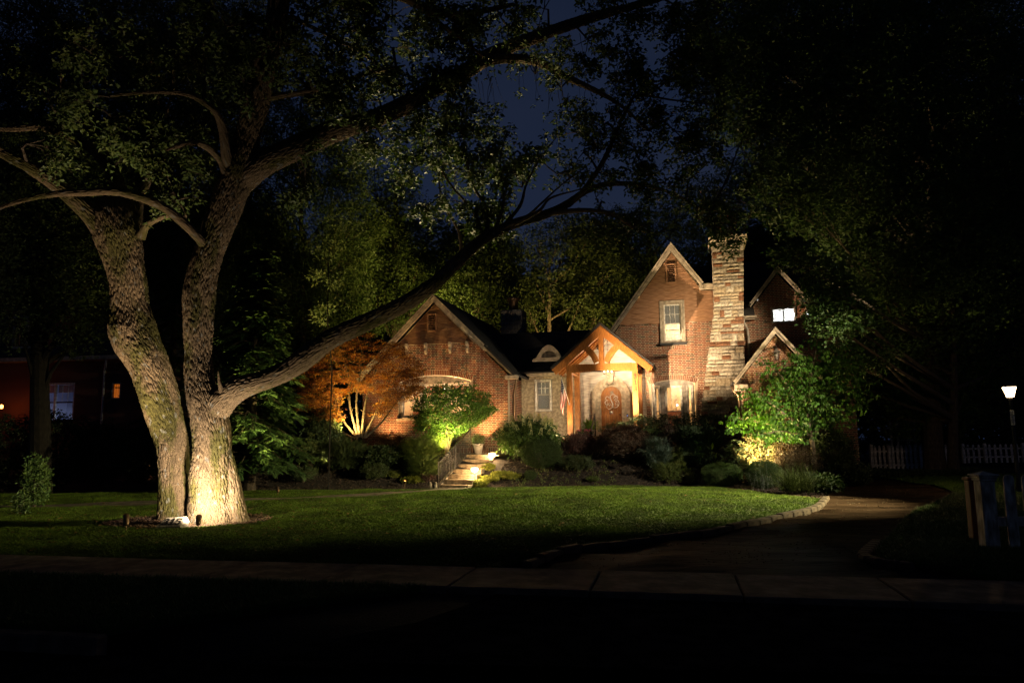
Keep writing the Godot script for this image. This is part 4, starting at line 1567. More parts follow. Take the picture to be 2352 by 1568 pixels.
	rake(Vector2(4.4, 8.42), Vector2(5.52, 6.96), 0.13, -0.3, -0.23, M.trim)
	roof_slab("roof", Vector3(4.4, 8.46, -0.2), Vector3(4.4, 8.46, -3.0), Vector3(3.2, 6.9, -3.0), Vector3(3.2, 6.9, -0.2), 16)
	roof_slab("roof", Vector3(4.4, 8.46, -0.2), Vector3(4.4, 8.46, -3.0), Vector3(5.6, 6.9, -3.0), Vector3(5.6, 6.9, -0.2), 16)
	bar("gutter", 2.72, 6.36, 3.5, 6.46, -0.3, -0.12, M.trim, house, 0.02)
	bar("soffit", 2.9, 6.3, 3.42, 6.33, -0.5, -0.14, M.trim, house)
	var pipe := smooth()
	tube(pipe, [Vector3(2.98, 6.36, -0.2), Vector3(2.99, 6.2, -0.24), Vector3(3.12, 5.95, -0.38), Vector3(3.15, 5.6, -0.43), Vector3(3.15, 3.2, -0.43)], [0.05, 0.05, 0.05, 0.05, 0.05], 10)
	part("downspout", done(pipe), M.trim_grey, house)
	var side := Transform3D(Basis(Vector3.UP, PI / 2), Vector3(7.0, 0, 0))
	var sw := poly([0.52, 0.3, 7.2, 0.3, 7.2, 6.3, 0.52, 6.3])
	w = wall_csg("wall", sw, [rect(1.2, 2.6, 2.0, 4.0)], -0.012, 0.2, M.mortar, side)
	lay_bricks(w, poly([0.52, 0.3, 4.2, 0.3, 4.2, 6.3, 0.52, 6.3]), [rect(1.15, 2.55, 2.05, 4.05)], 0.6, 6.2, at(0, 0, 0.012))

	# ---- small front gable
	var sg := poly([2.62, 0.3, 5.2, 0.3, 5.2, 3.72, 3.91, 5.3, 2.62, 3.72])
	w = wall_csg("wall", sg, [], 2.2 - 0.012, 0.24, M.mortar)
	lay_bricks(w, sg, [], 0.6, 5.3, at(0, 0, 0.012))
	var lf := Transform3D(Basis(Vector3.UP, -PI / 2), Vector3(2.62, 0, 0))
	w2 = wall_csg("wall", rect(-0.4, 0.3, 2.18, 3.6), [], -0.012, 0.2, M.mortar, lf)
	lay_bricks(w2, rect(-0.4, 0.3, 2.18, 3.6), [], 0.6, 3.6, at(0, 0, 0.012))
	rake(Vector2(3.91, 5.55), Vector2(2.36, 3.62), 0.13, 2.36, 2.43, M.trim)
	rake(Vector2(3.91, 5.55), Vector2(5.46, 3.62), 0.13, 2.36, 2.43, M.trim)
	part("soffit", slab(poly([3.91, 5.44, 2.38, 3.55, 2.38, 3.51, 3.91, 5.4]), 2.2, 2.37), M.trim, house)
	part("soffit", slab(poly([3.91, 5.44, 5.44, 3.55, 5.44, 3.51, 3.91, 5.4]), 2.2, 2.37), M.trim, house)
	part("eave_return", box_mesh(Vector3(0.5, 0.24, 0.2), 0.02), M.trim, house, at(2.62, 3.42, 2.3))
	roof_slab("roof", Vector3(3.91, 5.6, 2.46), Vector3(3.91, 5.6, -0.5), Vector3(2.3, 3.58, -0.5), Vector3(2.3, 3.58, 2.46), 18)
	roof_slab("roof", Vector3(3.91, 5.6, 2.46), Vector3(3.91, 5.6, -0.5), Vector3(5.52, 3.58, -0.5), Vector3(5.52, 3.58, 2.46), 18)
	pipe = smooth()
	tube(pipe, [Vector3(2.3, 3.5, 2.3), Vector3(2.36, 3.3, 2.24), Vector3(2.5, 3.15, 2.16), Vector3(2.54, 2.9, 2.12), Vector3(2.54, 0.8, 2.12)], [0.055, 0.055, 0.05, 0.05, 0.05], 10)
	part("downspout", done(pipe), M.bronze, house)
	pipe = smooth()
	tube(pipe, [Vector3(-6.06, 4.1, 1.4), Vector3(-6.16, 3.8, 1.3), Vector3(-6.22, 3.4, 1.28), Vector3(-6.22, 1.1, 1.28)], [0.05, 0.05, 0.05, 0.05], 10)
	part("downspout", done(pipe), M.bronze, house)

	# ---- stone chimney
	var cl := [[0.6, 1.02], [2.6, 1.15], [6.35, 1.78], [6.9, 1.84], [9.36, 1.87]]
	var cr := [[0.6, 2.86], [5.0, 2.9], [7.0, 2.98], [9.36, 3.1]]
	var core := PackedVector2Array()
	for q in cl:
		core.append(Vector2(q[1] + 0.05, q[0]))
	for k in range(cr.size() - 1, -1, -1):
		core.append(Vector2(cr[k][1] - 0.05, cr[k][0]))
	var ch := part("chimney", slab(core, -1.2, 0.64), M.mortar, house)
	var y := 1.5
	while y < 9.3:
		var hgt := rnd(0.1, 0.18) if rng.randf() < 0.6 else rnd(0.2, 0.32)
		hgt = minf(hgt, 9.36 - y)
		var xl := edge_at(cl, y + hgt * 0.5)
		var xr := edge_at(cr, y + hgt * 0.5)
		var x := xl
		while x < xr - 0.02:
			var l := rnd(0.16, 0.55)
			if xr - x - l < 0.14:
				l = xr - x
			if hgt > 0.19 and rng.randf() < 0.45:
				# two thin courses side by side with a tall block
				var f := rnd(0.4, 0.6)
				stone(ch, x, y, l, hgt * f, 0.64)
				stone(ch, x, y + hgt * f, l, hgt * (1.0 - f), 0.64)
			else:
				stone(ch, x, y, l, hgt, 0.64)
			x += l
		# the flank that can be seen
		var zz := 0.62
		while zz > -0.3:
			var l := rnd(0.25, 0.5)
			stone(ch, 0, y, l, hgt, 0, Transform3D(Basis(Vector3.UP, -PI / 2), Vector3(xl + 0.045, 0, zz - l)))
			zz -= l
		y += hgt
	bar("chimney_cap", 1.74, 9.38, 3.22, 9.6, -1.25, 0.8, M.limestone, house, 0.02)
	for x in [2.14, 2.72]:
		var po := smooth()
		lathe(po, [Vector2(0.2, 0), Vector2(0.2, 0.06), Vector2(0.16, 0.12), Vector2(0.145, 0.6), Vector2(0.2, 0.64), Vector2(0.2, 0.7), Vector2(0.165, 0.72), Vector2(0.16, 0.86), Vector2(0.21, 0.9), Vector2(0.21, 0.96), Vector2(0.15, 0.97), Vector2(0.13, 0.7)], 16)
		part("chimney_pot", done(po), M.terracotta, house, at(x, 9.59, 0.2))

	# ---- small rear chimney
	var rc := part("rear_chimney", box_mesh(Vector3(1.02, 2.6, 1.0)), M.mortar, house, at(-7.6, 6.6, -4.4))
	y = -0.2
	while y < 1.28:
		var hgt := rnd(0.14, 0.24)
		var x := -0.54
		while x < 0.5:
			var l := minf(rnd(0.2, 0.42), 0.54 - x)
			stone(rc, x, y, l, hgt, 0.5, I, "stone_grey")
			x += l
		var zz := -0.5
		while zz < 0.45:
			var l := minf(rnd(0.2, 0.42), 0.5 - zz)
			stone(rc, -zz - l, y, l, hgt, 0, Transform3D(Basis(Vector3.UP, PI / 2), Vector3(0.51, 0, 0)), "stone_grey")
			zz += l
		y += hgt
	var fl := smooth()
	lathe(fl, [Vector2(0.0, 0), Vector2(0.22, 0), Vector2(0.22, 0.5), Vector2(0.34, 0.56), Vector2(0.34, 0.66), Vector2(0.0, 0.74)], 14)
	part("flue", done(fl), M.bronze, house, at(-7.6, 7.9, -4.4))
	commit_bricks()


func edge_at(e: Array, y: float) -> float:
	for k in e.size() - 1:
		if y <= e[k + 1][0]:
			return lerpf(e[k][1], e[k + 1][1], clampf((y - e[k][0]) / (e[k + 1][0] - e[k][0]), 0.0, 1.0))
	return e[-1][1]


func stone(parent: Node, x: float, y: float, l: float, h: float, z: float, frame := Transform3D.IDENTITY, m := "") -> void:
	# one roughly split block: its face bulges and breaks unevenly
	var st := flat()
	var g := 0.008
	var nx := 3
	var ny := 2
	var f: Array = []
	for j in ny + 1:
		var row: Array[Vector3] = []
		for i in nx + 1:
			var u := float(i) / nx
			var v := float(j) / ny
			var e := 1.0 if i > 0 and i < nx and j > 0 and j < ny else 0.0
			var zz := 0.03 + rnd(0.0, 0.02) * (0.5 + e) + (0.01 if e > 0.0 else 0.0)
			if j == ny:
				zz -= 0.012
			row.append(Vector3(g + u * (l - 2 * g) + rnd(-0.004, 0.004), g + v * (h - 2 * g) + rnd(-0.005, 0.005), zz))
		f.append(row)
	for j in ny:
		for i in nx:
			quad(st, f[j][i], f[j][i + 1], f[j + 1][i + 1], f[j + 1][i], Vector3.BACK)
	for i in nx:
		for j in [0, ny]:
			var a: Vector3 = f[j][i]
			var b: Vector3 = f[j][i + 1]
			quad(st, a, b, Vector3(b.x, b.y, 0.0), Vector3(a.x, a.y, 0.0), Vector3.UP * (1.0 if j else -1.0))
	for j in ny:
		for i in [0, nx]:
			var a: Vector3 = f[j][i]
			var b: Vector3 = f[j + 1][i]
			quad(st, a, b, Vector3(b.x, b.y, 0.0), Vector3(a.x, a.y, 0.0), Vector3.RIGHT * (1.0 if i else -1.0))
	if m == "":
		var t := rng.randf()
		var k := 0 if t < 0.32 else 1 if t < 0.55 else 2 if t < 0.74 else 3
		if h > 0.1 and rng.randf() < 0.17:
			k = 4 if rng.randf() < 0.5 else 5
		m = "stone_%d" % k
	part("stone", done(st), M[m], parent, frame * at(x, y, z))


# ---------------------------------------------------------------- timber porch (part of the house)
func beam(n: String, a: Vector3, b: Vector3, w: float, d: float, m: Material, parent: Node, roll := 0.0, bev := 0.01) -> MeshInstance3D:
	# a timber from a to b, w wide across and d deep, its grain along its length
	var y := (b - a).normalized()
	var x := Vector3.BACK.cross(y)
	if x.length() < 0.1:
		x = Vector3.RIGHT
	x = x.normalized().rotated(y, roll)
	return part(n, box_mesh(Vector3(d, (b - a).length(), w), bev), m, parent, Transform3D(Basis(x, y, x.cross(y)), (a + b) * 0.5))


func text(n: String, s: String, size: float, depth: float, m: Material, parent: Node, xf: Transform3D, font := "Droid Sans", weight := 400) -> void:
	var f := SystemFont.new()
	f.font_names = PackedStringArray([font])
	f.font_weight = weight
	var t := TextMesh.new()
	t.text = s
	t.font = f
	t.font_size = 64
	t.pixel_size = size / 48.0
	t.depth = depth
	part(n, t, m, parent, xf)


func make_porch() -> void:
	var hz := house
	# door wall of white boards behind the porch
	var bk := poly([-3.95, 1.0, -0.98, 1.0, -0.98, 4.5, -2.5, 5.9, -3.95, 4.6])
	part("wall", slab(bk, -0.6, -0.41), M.siding_white, hz)
	var k := 0
	var y := 1.62
	while y < 5.85:
		var q := Geometry2D.intersect_polygons(rect(-3.95, y, -0.985, y + 0.134), poly([-3.95, 1.0, -0.985, 1.0, -0.985, 4.55, -2.5, 5.92, -3.95, 4.6]))
		for p in q:
			var tilt := Transform3D(Basis(Vector3.RIGHT, -0.1), Vector3.ZERO)
			tilt.origin = Vector3(0, y, -0.39) - tilt.basis * Vector3(0, y, 0)
			var st := flat()
			extrude(st, p, -0.012, 0.008, tilt)
			part("clapboard", done(st), M.siding_white, hz)
		y += 0.132
		k += 1
	# floor and foundation
	part("porch_floor", box_mesh(Vector3(3.1, 0.12, 2.5), 0.015), M.step_stone, hz, at(-2.5, 1.66, 0.85))
	part("foundation", box_mesh(Vector3(3.0, 1.6, 2.3)), M.concrete, hz, at(-2.5, 0.8, 0.8))
	for i in 3:
		part("porch_step", box_mesh(Vector3(1.6, 0.16, 0.36), 0.015), M.step_stone, hz, at(-2.6, 1.5 - i * 0.16, 2.25 + i * 0.33))
	# posts
	var pw := 0.22
	for x in [-3.83, -1.26]:
		beam("porch_post", Vector3(x, 1.72, 1.75), Vector3(x, 4.5, 1.75), pw, pw, M.cedar, hz)
		beam("porch_post", Vector3(x + 0.02, 1.72, 0.0), Vector3(x + 0.02, 4.5, 0.0), pw, pw, M.cedar, hz)
		beam("plate", Vector3(x, 4.36, 1.63), Vector3(x, 4.36, -0.35), 0.2, 0.2, M.cedar, hz)
		beam("knee_beam", Vector3(x + 0.02, 4.18, 1.63), Vector3(x + 0.02, 4.18, 0.12), 0.1, 0.16, M.cedar, hz)
	# tie beam, lightly arched below
	var tb := PackedVector2Array([Vector2(-3.72, 4.52), Vector2(-1.37, 4.52)])
	for i in 11:
		var t := i / 10.0
		tb.append(Vector2(lerpf(-1.37, -3.72, t), 4.2 + 0.06 * sin(t * PI)))
	part("tie_beam", slab(tb, 1.66, 1.86), M.cedar, hz)
	var ax := -2.545
	part("king_post", slab(poly([ax - 0.1, 4.525, ax + 0.1, 4.525, ax + 0.09, 5.72, ax - 0.09, 5.72]), 1.67, 1.85), M.cedar, hz)
	# curved braces
	for s in [-1.0, 1.0]:
		var c := PackedVector2Array()
		for i in 11:
			var t := i / 10.0
			var p := Vector2(0.17, 4.53).bezier_interpolate(Vector2(0.25, 4.8), Vector2(0.5, 5.1), Vector2(0.83, 5.22), t)
			c.append(Vector2(ax + s * (p.x + 0.13), p.y))
		for i in 11:
			var t := 1.0 - i / 10.0
			var p := Vector2(0.1, 4.62).bezier_interpolate(Vector2(0.16, 4.95), Vector2(0.45, 5.2), Vector2(0.66, 5.34), t)
			c.append(Vector2(ax + s * p.x, p.y))
		part("brace", slab(c, 1.69, 1.83), M.cedar, hz)
	# rafters: the front pair deep, the others behind
	var sl := 0.86
	for zz in [1.78, 1.25, 0.72, 0.2, -0.3]:
		var front: bool = zz > 1.5
		var dp := 0.26 if front else 0.16
		for s in [-1.0, 1.0]:
			var reach := 1.94
			var y0: float = 6.0
			var p := poly([ax, y0, ax + s * reach, y0 - reach * sl, ax + s * (reach - dp * 0.45), y0 - reach * sl - dp * 0.75, ax, y0 - dp * 1.35])
			part("rafter", slab(p, zz - (0.09 if front else 0.045), zz + (0.09 if front else 0.045)), M.cedar, hz)
	# ceiling boards on top of the rafters
	for s in [-1.0, 1.0]:
		for i in 14:
			var a := float(i) / 14
			var b := float(i + 1) / 14 - 0.003
			var lo := 1.98
			var p := poly([ax + s * lo * a, 6.012 - lo * a * sl, ax + s * lo * b, 6.012 - lo * b * sl, ax + s * lo * b, 6.03 - lo * b * sl, ax + s * lo * a, 6.03 - lo * a * sl])
			part("ceiling_board", slab(p, -0.38, 1.9), M.cedar, hz)
	roof_slab("porch_roof", Vector3(ax, 6.15, 1.98), Vector3(ax, 6.15, -2.6), Vector3(ax - 2.02, 6.15 - 2.02 * sl, -2.6), Vector3(ax - 2.02, 6.15 - 2.02 * sl, 1.98), 20)
	roof_slab("porch_roof", Vector3(ax, 6.15, 1.98), Vector3(ax, 6.15, -0.02), Vector3(ax + 2.02, 6.15 - 2.02 * sl, -0.02), Vector3(ax + 2.02, 6.15 - 2.02 * sl, 1.98), 20)
	beam("ridge_board", Vector3(ax, 5.9, 1.6), Vector3(ax, 5.9, -0.38), 0.2, 0.05, M.cedar, hz)
	# number on the right-hand post
	var yy := 3.98
	for ch in ["3", "1", "5"]:
		text("numeral", ch, 0.17, 0.012, M.black_paint, hz, at(-1.25, yy, 1.868), "Droid Serif", 700)
		yy -= 0.245

	# arched stone surround and door
	var cx := -2.45
	var zf := -0.36
	for ring in [[0.56, 0.8, 0.1, 3.34], [0.47, 0.56, 0.07, 3.34], [0.43, 0.47, 0.04, 3.34]]:
		var o := PackedVector2Array([Vector2(cx + ring[1], 1.73)])
		for i in 25:
			var a := PI * i / 24.0
			o.append(Vector2(cx + cos(a) * ring[1], ring[3] + sin(a) * ring[1]))
		o.append(Vector2(cx - ring[1], 1.73))
		o.append(Vector2(cx - ring[0], 1.73))
		for i in 25:
			var a := PI - PI * i / 24.0
			o.append(Vector2(cx + cos(a) * ring[0], ring[3] + sin(a) * ring[0]))
		o.append(Vector2(cx + ring[0], 1.73))
		part("door_surround", slab(o, zf - 0.06, zf + ring[2]), M.limestone, hz)
	part("keystone", slab(poly([cx - 0.1, 3.86, cx + 0.1, 3.86, cx + 0.19, 4.6, cx - 0.19, 4.6]), zf, zf + 0.17), M.limestone, hz)
	var door := Node3D.new()
	door.name = "door"
	hz.add_child(door, true)
	for i in 5:
		var x0 := cx - 0.43 + i * 0.172
		var p := PackedVector2Array([Vector2(x0 + 0.003, 1.74), Vector2(x0 + 0.169, 1.74)])
		for j in 5:
			var x := lerpf(x0 + 0.169, x0 + 0.003, j / 4.0)
			p.append(Vector2(x, 3.34 + sqrt(maxf(0.0, 0.185 - (x - cx) * (x - cx)))))
		part("plank", slab(p, zf - 0.05, zf - 0.01), M.door_wood, door)
	bar("shelf_rail", cx - 0.28, 2.84, cx + 0.28, 2.87, zf - 0.01, zf + 0.02, M.door_wood, door, 0.006)
	var kn := smooth()
	lathe(kn, [Vector2(0, 0.05), Vector2(0.05, 0.04), Vector2(0.07, 0.015), Vector2(0.075, 0.0)], 18, Transform3D(Basis(Vector3.RIGHT, PI / 2), Vector3(cx - 0.01, 2.68, zf - 0.01)))
	part("knocker", done(kn), M.steel, door)
	kn = smooth()
	lathe(kn, [Vector2(0, 0.06), Vector2(0.03, 0.05), Vector2(0.035, 0.02), Vector2(0.02, 0.0)], 14, Transform3D(Basis(Vector3.RIGHT, PI / 2), Vector3(cx + 0.34, 2.6, zf - 0.01)))
	part("handle", done(kn), M.bronze, door)
	var bell := Node3D.new()
	bell.name = "doorbell"
	hz.add_child(bell, true)
	part("case", box_mesh(Vector3(0.055, 0.13, 0.03), 0.008), M.black_paint, bell, at(cx + 0.66, 2.56, zf + 0.115))
	part("button_lamp", box_mesh(Vector3(0.028, 0.028, 0.006), 0.002), M.led_blue, bell, at(cx + 0.66, 2.54, zf + 0.133))


func curl(st: SurfaceTool, pts: Array, w: float) -> void:
	var rows := []
	for p in pts:
		rows.append([Vector3(p.x, p.y, 0), w * (p.z if p is Vector3 else 1.0)])
	var c := catmull(rows, 0.012)
	var a := []
	var r := []
	for q in c:
		a.append(q[0])
		r.append(q[1])
	tube(st, a, r, 6)


# ---------------------------------------------------------------- things round the door
func make_entry() -> void:
	var turn := deg_to_rad(-HA)
	# curly white monogram on the door
	var t := thing("monogram", "curly white monogram of interlaced script letters with a bow, hanging on the arched door", "door sign", from_house(Vector3(-2.42, 3.13, -0.35)), turn)
	var st := smooth()
	# tall middle letter
	curl(st, [Vector3(0.13, 0.2, 0.6), Vector3(0.14, 0.27, 0.8), Vector3(0.07, 0.31, 1), Vector3(-0.03, 0.28, 1.1), Vector3(-0.07, 0.2, 1.4), Vector3(-0.04, 0.08, 1.8), Vector3(0.02, -0.06, 1.8), Vector3(0.03, -0.18, 1.4), Vector3(-0.04, -0.27, 1.1), Vector3(-0.13, -0.3, 1), Vector3(-0.21, -0.25, 0.9), Vector3(-0.22, -0.16, 0.9), Vector3(-0.16, -0.11, 0.9), Vector3(-0.1, -0.15, 0.7), Vector3(-0.13, -0.2, 0.5)], 0.0145)
	# left letter: two bowls
	curl(st, [Vector3(-0.11, 0.14, 0.7), Vector3(-0.15, 0.21, 0.9), Vector3(-0.22, 0.22, 1), Vector3(-0.26, 0.14, 1.1), Vector3(-0.22, 0.07, 1.1), Vector3(-0.15, 0.06, 0.8), Vector3(-0.24, 0.04, 1), Vector3(-0.29, -0.03, 1.2), Vector3(-0.25, -0.11, 1.1), Vector3(-0.17, -0.09, 0.9), Vector3(-0.18, -0.02, 0.7), Vector3(-0.22, -0.03, 0.5)], 0.0125)
	# right letter
	curl(st, [Vector3(0.08, 0.13, 0.6), Vector3(0.1, 0.2, 0.9), Vector3(0.17, 0.24, 1), Vector3(0.24, 0.2, 1.1), Vector3(0.23, 0.13, 0.9), Vector3(0.17, 0.12, 0.8), Vector3(0.11, 0.08, 0.9), Vector3(0.16, 0.03, 0.8), Vector3(0.24, 0.06, 1), Vector3(0.29, -0.02, 1.2), Vector3(0.28, -0.13, 1.2), Vector3(0.21, -0.22, 1.1), Vector3(0.1, -0.25, 1), Vector3(0.0, -0.2, 0.8), Vector3(-0.06, -0.1, 0.7), Vector3(-0.1, -0.04, 0.5)], 0.0125)
	curl(st, [Vector3(0.19, 0.18, 0.5), Vector3(0.16, 0.16, 0.7), Vector3(0.17, 0.19, 0.8), Vector3(0.21, 0.21, 0.6)], 0.009)
	curl(st, [Vector3(0.24, -0.05, 0.6), Vector3(0.18, -0.02, 0.8), Vector3(0.13, -0.08, 1), Vector3(0.16, -0.15, 1), Vector3(0.22, -0.14, 0.8), Vector3(0.21, -0.09, 0.6), Vector3(0.17, -0.1, 0.5)], 0.009)
	part("lettering", done(st), M.white_paint, t)
	st = smooth()
	for k in 7:
		var a := TAU * k / 7.0
		curl(st, [Vector3(0, 0.38, 1), Vector3(cos(a) * 0.04, 0.38 + sin(a) * 0.04 + 0.01, 1), Vector3(cos(a + 0.5) * 0.075, 0.39 + sin(a + 0.5) * 0.06, 1), Vector3(cos(a + 0.9) * 0.03, 0.38 + sin(a + 0.9) * 0.03, 1)], 0.009)
	curl(st, [Vector3(0, 0.38, 0.8), Vector3(-0.05, 0.32, 0.8), Vector3(-0.09, 0.27, 0.6)], 0.009)
	curl(st, [Vector3(0, 0.38, 0.8), Vector3(0.04, 0.33, 0.8), Vector3(0.06, 0.3, 0.6)], 0.009)
	part("bow", done(st), M.trim, t)

	# hanging ring lantern under the porch gable
	t = thing("pendant_lamp", "round iron chandelier hanging on a chain under the porch gable above the door", "pendant lamp", from_house(Vector3(-2.42, 4.2, 0.8)), turn)
	st = smooth()
	var a := []
	var r := []
	for k in 25:
		a.append(Vector3(cos(TAU * k / 24) * 0.17, 0, sin(TAU * k / 24) * 0.17))
		r.append(0.014)
	tube(st, a, r, 6, false)
	part("ring", done(st), M.bronze, t)
	st = smooth()
	for k in 3:
		var d := Vector3(cos(TAU * k / 3.0 + 0.5), 0, sin(TAU * k / 3.0 + 0.5)) * 0.17
		tube(st, [d, d * 0.6 + Vector3.UP * 0.18, Vector3(0, 0.3, 0)], [0.008, 0.008, 0.008], 5)
	tube(st, [Vector3(0, 0.28, 0), Vector3(0, 0.36, 0)], [0.025, 0.012], 8)
	part("arm", done(st), M.bronze, t)
	st = smooth()
	var p := Vector3(0, 0.34, 0)
	for k in 26:
		var q := p + Vector3(0, 0.048, 0)
		tube(st, [p + Vector3(0.007 if k % 2 else 0.0, 0, 0.0 if k % 2 else 0.007), q + Vector3(0.007 if k % 2 else 0.0, 0, 0.0 if k % 2 else 0.007)], [0.006, 0.006], 4)
		p = q
	part("chain", done(st), M.iron, t)
	for k in 3:
		var d := Vector3(cos(TAU * k / 3.0 + 1.5), 0, sin(TAU * k / 3.0 + 1.5)) * 0.17
		st = smooth()
		lathe(st, [Vector2(0.014, 0.01), Vector2(0.014, 0.07), Vector2(0, 0.07)], 10, at(d.x, 0, d.z))
		part("candle_sleeve", done(st), M.white_paint, t)
		st = smooth()
		lathe(st, [Vector2(0.008, 0.07), Vector2(0.017, 0.095), Vector2(0.012, 0.125), Vector2(0, 0.145)], 10, at(d.x, 0, d.z))
		part("lamp_bulb", done(st), M.lamp_white, t)
		var l := OmniLight3D.new()
		l.name = "candle_lamp"
		l.light_color = Color(1.0, 0.88, 0.71)
		l.light_energy = 1.5
		l.light_size = 0.02
		l.omni_range = 20
		l.omni_attenuation = 2.0
		l.shadow_enabled = true
		l.position = d + Vector3(0, 0.1, 0)
		t.add_child(l, true)

	# flag on a pole
	t = thing("flag", "striped flag with a starred blue canton hanging from a pole on the left porch post", "flag", from_house(Vector3(-3.85, 3.0, 1.88)), turn)
	st = smooth()
	var tip := Vector3(-0.2, 1.0, 0.55)
	tube(st, [Vector3(0, 0, 0), tip], [0.014, 0.012], 8)
	part("pole", done(st), M.white_paint, t)
	st = smooth()
	var ball_ := SphereMesh.new()
	ball_.radius = 0.03
	ball_.height = 0.06
	part("finial", ball_, M.bronze, t, at(tip.x, tip.y + 0.03, tip.z))
	part("bracket", box_mesh(Vector3(0.05, 0.09, 0.07), 0.01), M.steel, t, at(0.005, -0.02, -0.02))
	var im := Image.create(380, 200, false, Image.FORMAT_RGB8)
	for k in 13:
		im.fill_rect(Rect2i(0, int(k * 200.0 / 13), 380, int(200.0 / 13) + 1), Color(0.62, 0.07, 0.09) if k % 2 == 0 else Color(0.86, 0.84, 0.8))
	im.fill_rect(Rect2i(0, 0, 152, 108), Color(0.06, 0.08, 0.2))
	for j in 9:
		for i in (6 if j % 2 == 0 else 5):
			var c := Vector2(13 + i * 25.3 + (0.0 if j % 2 == 0 else 12.6), 11 + j * 10.8)
			for yy in range(-5, 6):
				for xx in range(-5, 6):
					var d := Vector2(xx, yy)
					var an := fposmod(d.angle() + PI / 2 + PI / 5, TAU / 5) - PI / 5
					if d.length() < 4.6 * (0.45 + 0.55 * (1.0 - absf(an) / (PI / 5))):
						im.set_pixel(int(c.x) + xx, int(c.y) + yy, Color(0.86, 0.84, 0.8))
	var fm := StandardMaterial3D.new()
	fm.albedo_texture = ImageTexture.create_from_image(im)
	fm.roughness = 0.9
	fm.cull_mode = BaseMaterial3D.CULL_DISABLED
	fm.backlight_enabled = true
	fm.backlight = Color(0.25, 0.25, 0.25)
	st = smooth()
	var W := 30
	var Hh := 18
	var grid := []
	for j in Hh + 1:
		var row := []
		for i in W + 1:
			var u := float(i) / W       # away from the pole
			var v := float(j) / Hh      # down the hoist
			# the cloth leaves the pole and falls; the fly hangs in long folds
			var hoist := tip * (1.0 - v * 0.72)
			var drop := 1.12 * u
			var gather := sin(minf(u * 1.6, 1.0) * PI * 0.5)
			var fold := sin(v * 15.0 + u * 2.2) * 0.05 * gather + sin(v * 7.0 - u) * 0.04 * gather
			var into := lerpf(hoist.x, -0.16 + (v - 0.5) * 0.1, gather)
			var q := Vector3(into - 0.09 * u + cos(v * 15.0) * 0.02 * gather, hoist.y - drop * (0.96 - 0.25 * v * gather) , lerpf(hoist.z, 0.34 - (v - 0.5) * 0.22, gather) + fold)
			row.append(q)
		grid.append(row)
	for j in Hh:
		for i in W:
			var q := [[i, j], [i + 1, j], [i + 1, j + 1], [i, j], [i + 1, j + 1], [i, j + 1]]
			for c in q:
				st.set_uv(Vector2(float(c[0]) / W, float(c[1]) / Hh))
				st.add_vertex(grid[c[1]][c[0]])
	part("cloth", done(st), fm, t)

	# wall lantern on the small gable
	t = thing("wall_lantern", "unlit carriage lantern on a scrolled bracket high on the small brick gable", "wall lamp", from_house(Vector3(3.91, 4.55, 2.2)), turn)
	part("back_plate", box_mesh(Vector3(0.1, 0.26, 0.02), 0.006), M.black_paint, t, at(0, 0.22, 0.015))
	st = smooth()
	tube(st, [Vector3(0, 0.3, 0.02), Vector3(0, 0.42, 0.08), Vector3(0, 0.42, 0.16), Vector3(0, 0.3, 0.19), Vector3(0, 0.22, 0.19)], [0.012, 0.012, 0.012, 0.012, 0.01], 6)
	part("arm", done(st), M.black_paint, t)
	st = flat()
	lathe(st, [Vector2(0.16, 0.1), Vector2(0.12, 0.14), Vector2(0.05, 0.2), Vector2(0.02, 0.24), Vector2(0, 0.25)], 8, at(0, 0, 0.19))
	part("hood", done(st), M.steel, t)
	st = flat()
	for k in 4:
		var an := TAU * (k + 0.5) / 4
		tube(st, [Vector3(cos(an) * 0.1, 0.1, 0.19 + sin(an) * 0.1), Vector3(cos(an) * 0.075, -0.16, 0.19 + sin(an) * 0.075)], [0.009, 0.009], 4)
	box(st, Vector3(0.13, 0.02, 0.13), at(0, -0.17, 0.19))
	part("cage", done(st), M.black_paint, t)
	st = flat()
	lathe(st, [Vector2(0.065, -0.16), Vector2(0.09, 0.1)], 4, at(0, 0, 0.19))
	part("pane", done(st), M.glass, t)
	st = smooth()
	lathe(st, [Vector2(0.02, -0.16), Vector2(0.02, -0.05), Vector2(0.03, 0.0), Vector2(0, 0.05)], 8, at(0, 0, 0.19))
	part("bulb", done(st), M.white_paint, t)

	# fern in a pot and pink flowers on the porch edge
	var bp := from_house(Vector3(-3.1, 1.72, 1.45))
	t = thing("potted_fern", "bright green fern in a low pot on the porch beside the left post", "potted plant", bp)
	st = smooth()
	lathe(st, [Vector2(0, 0), Vector2(0.13, 0), Vector2(0.18, 0.22), Vector2(0.19, 0.25), Vector2(0.16, 0.25), Vector2(0.15, 0.2), Vector2(0, 0.2)], 18)
	part("pot", done(st), M.pot, t)
	var xs := []
	var cs := []
	for k in 150:
		var ang := rnd(0, TAU)
		var el := rnd(0.1, 1.35)
		xs.append(Transform3D(Basis(Vector3.UP, ang) * Basis(Vector3.BACK, el), Vector3(0, 0.22, 0) + ball() * 0.05).scaled_local(Vector3.ONE * rnd(0.7, 1.2)))
		cs.append(tint(0.11, 0.17, 0.02))
	scatter("foliage", frond(0.42, 9, 0.09, 0.03), M.leaf, xs, cs, t)
	bp = from_house(Vector3(-3.25, 1.6, 1.98))
	t = thing("flower_pot", "small pot of pink flowers at the edge of the porch in front of the fern", "flower pot", bp)
	st = smooth()
	lathe(st, [Vector2(0, 0), Vector2(0.1, 0), Vector2(0.15, 0.18), Vector2(0.13, 0.18), Vector2(0, 0.16)], 16)
	part("pot", done(st), M.terracotta, t)
	xs = []
	cs = []
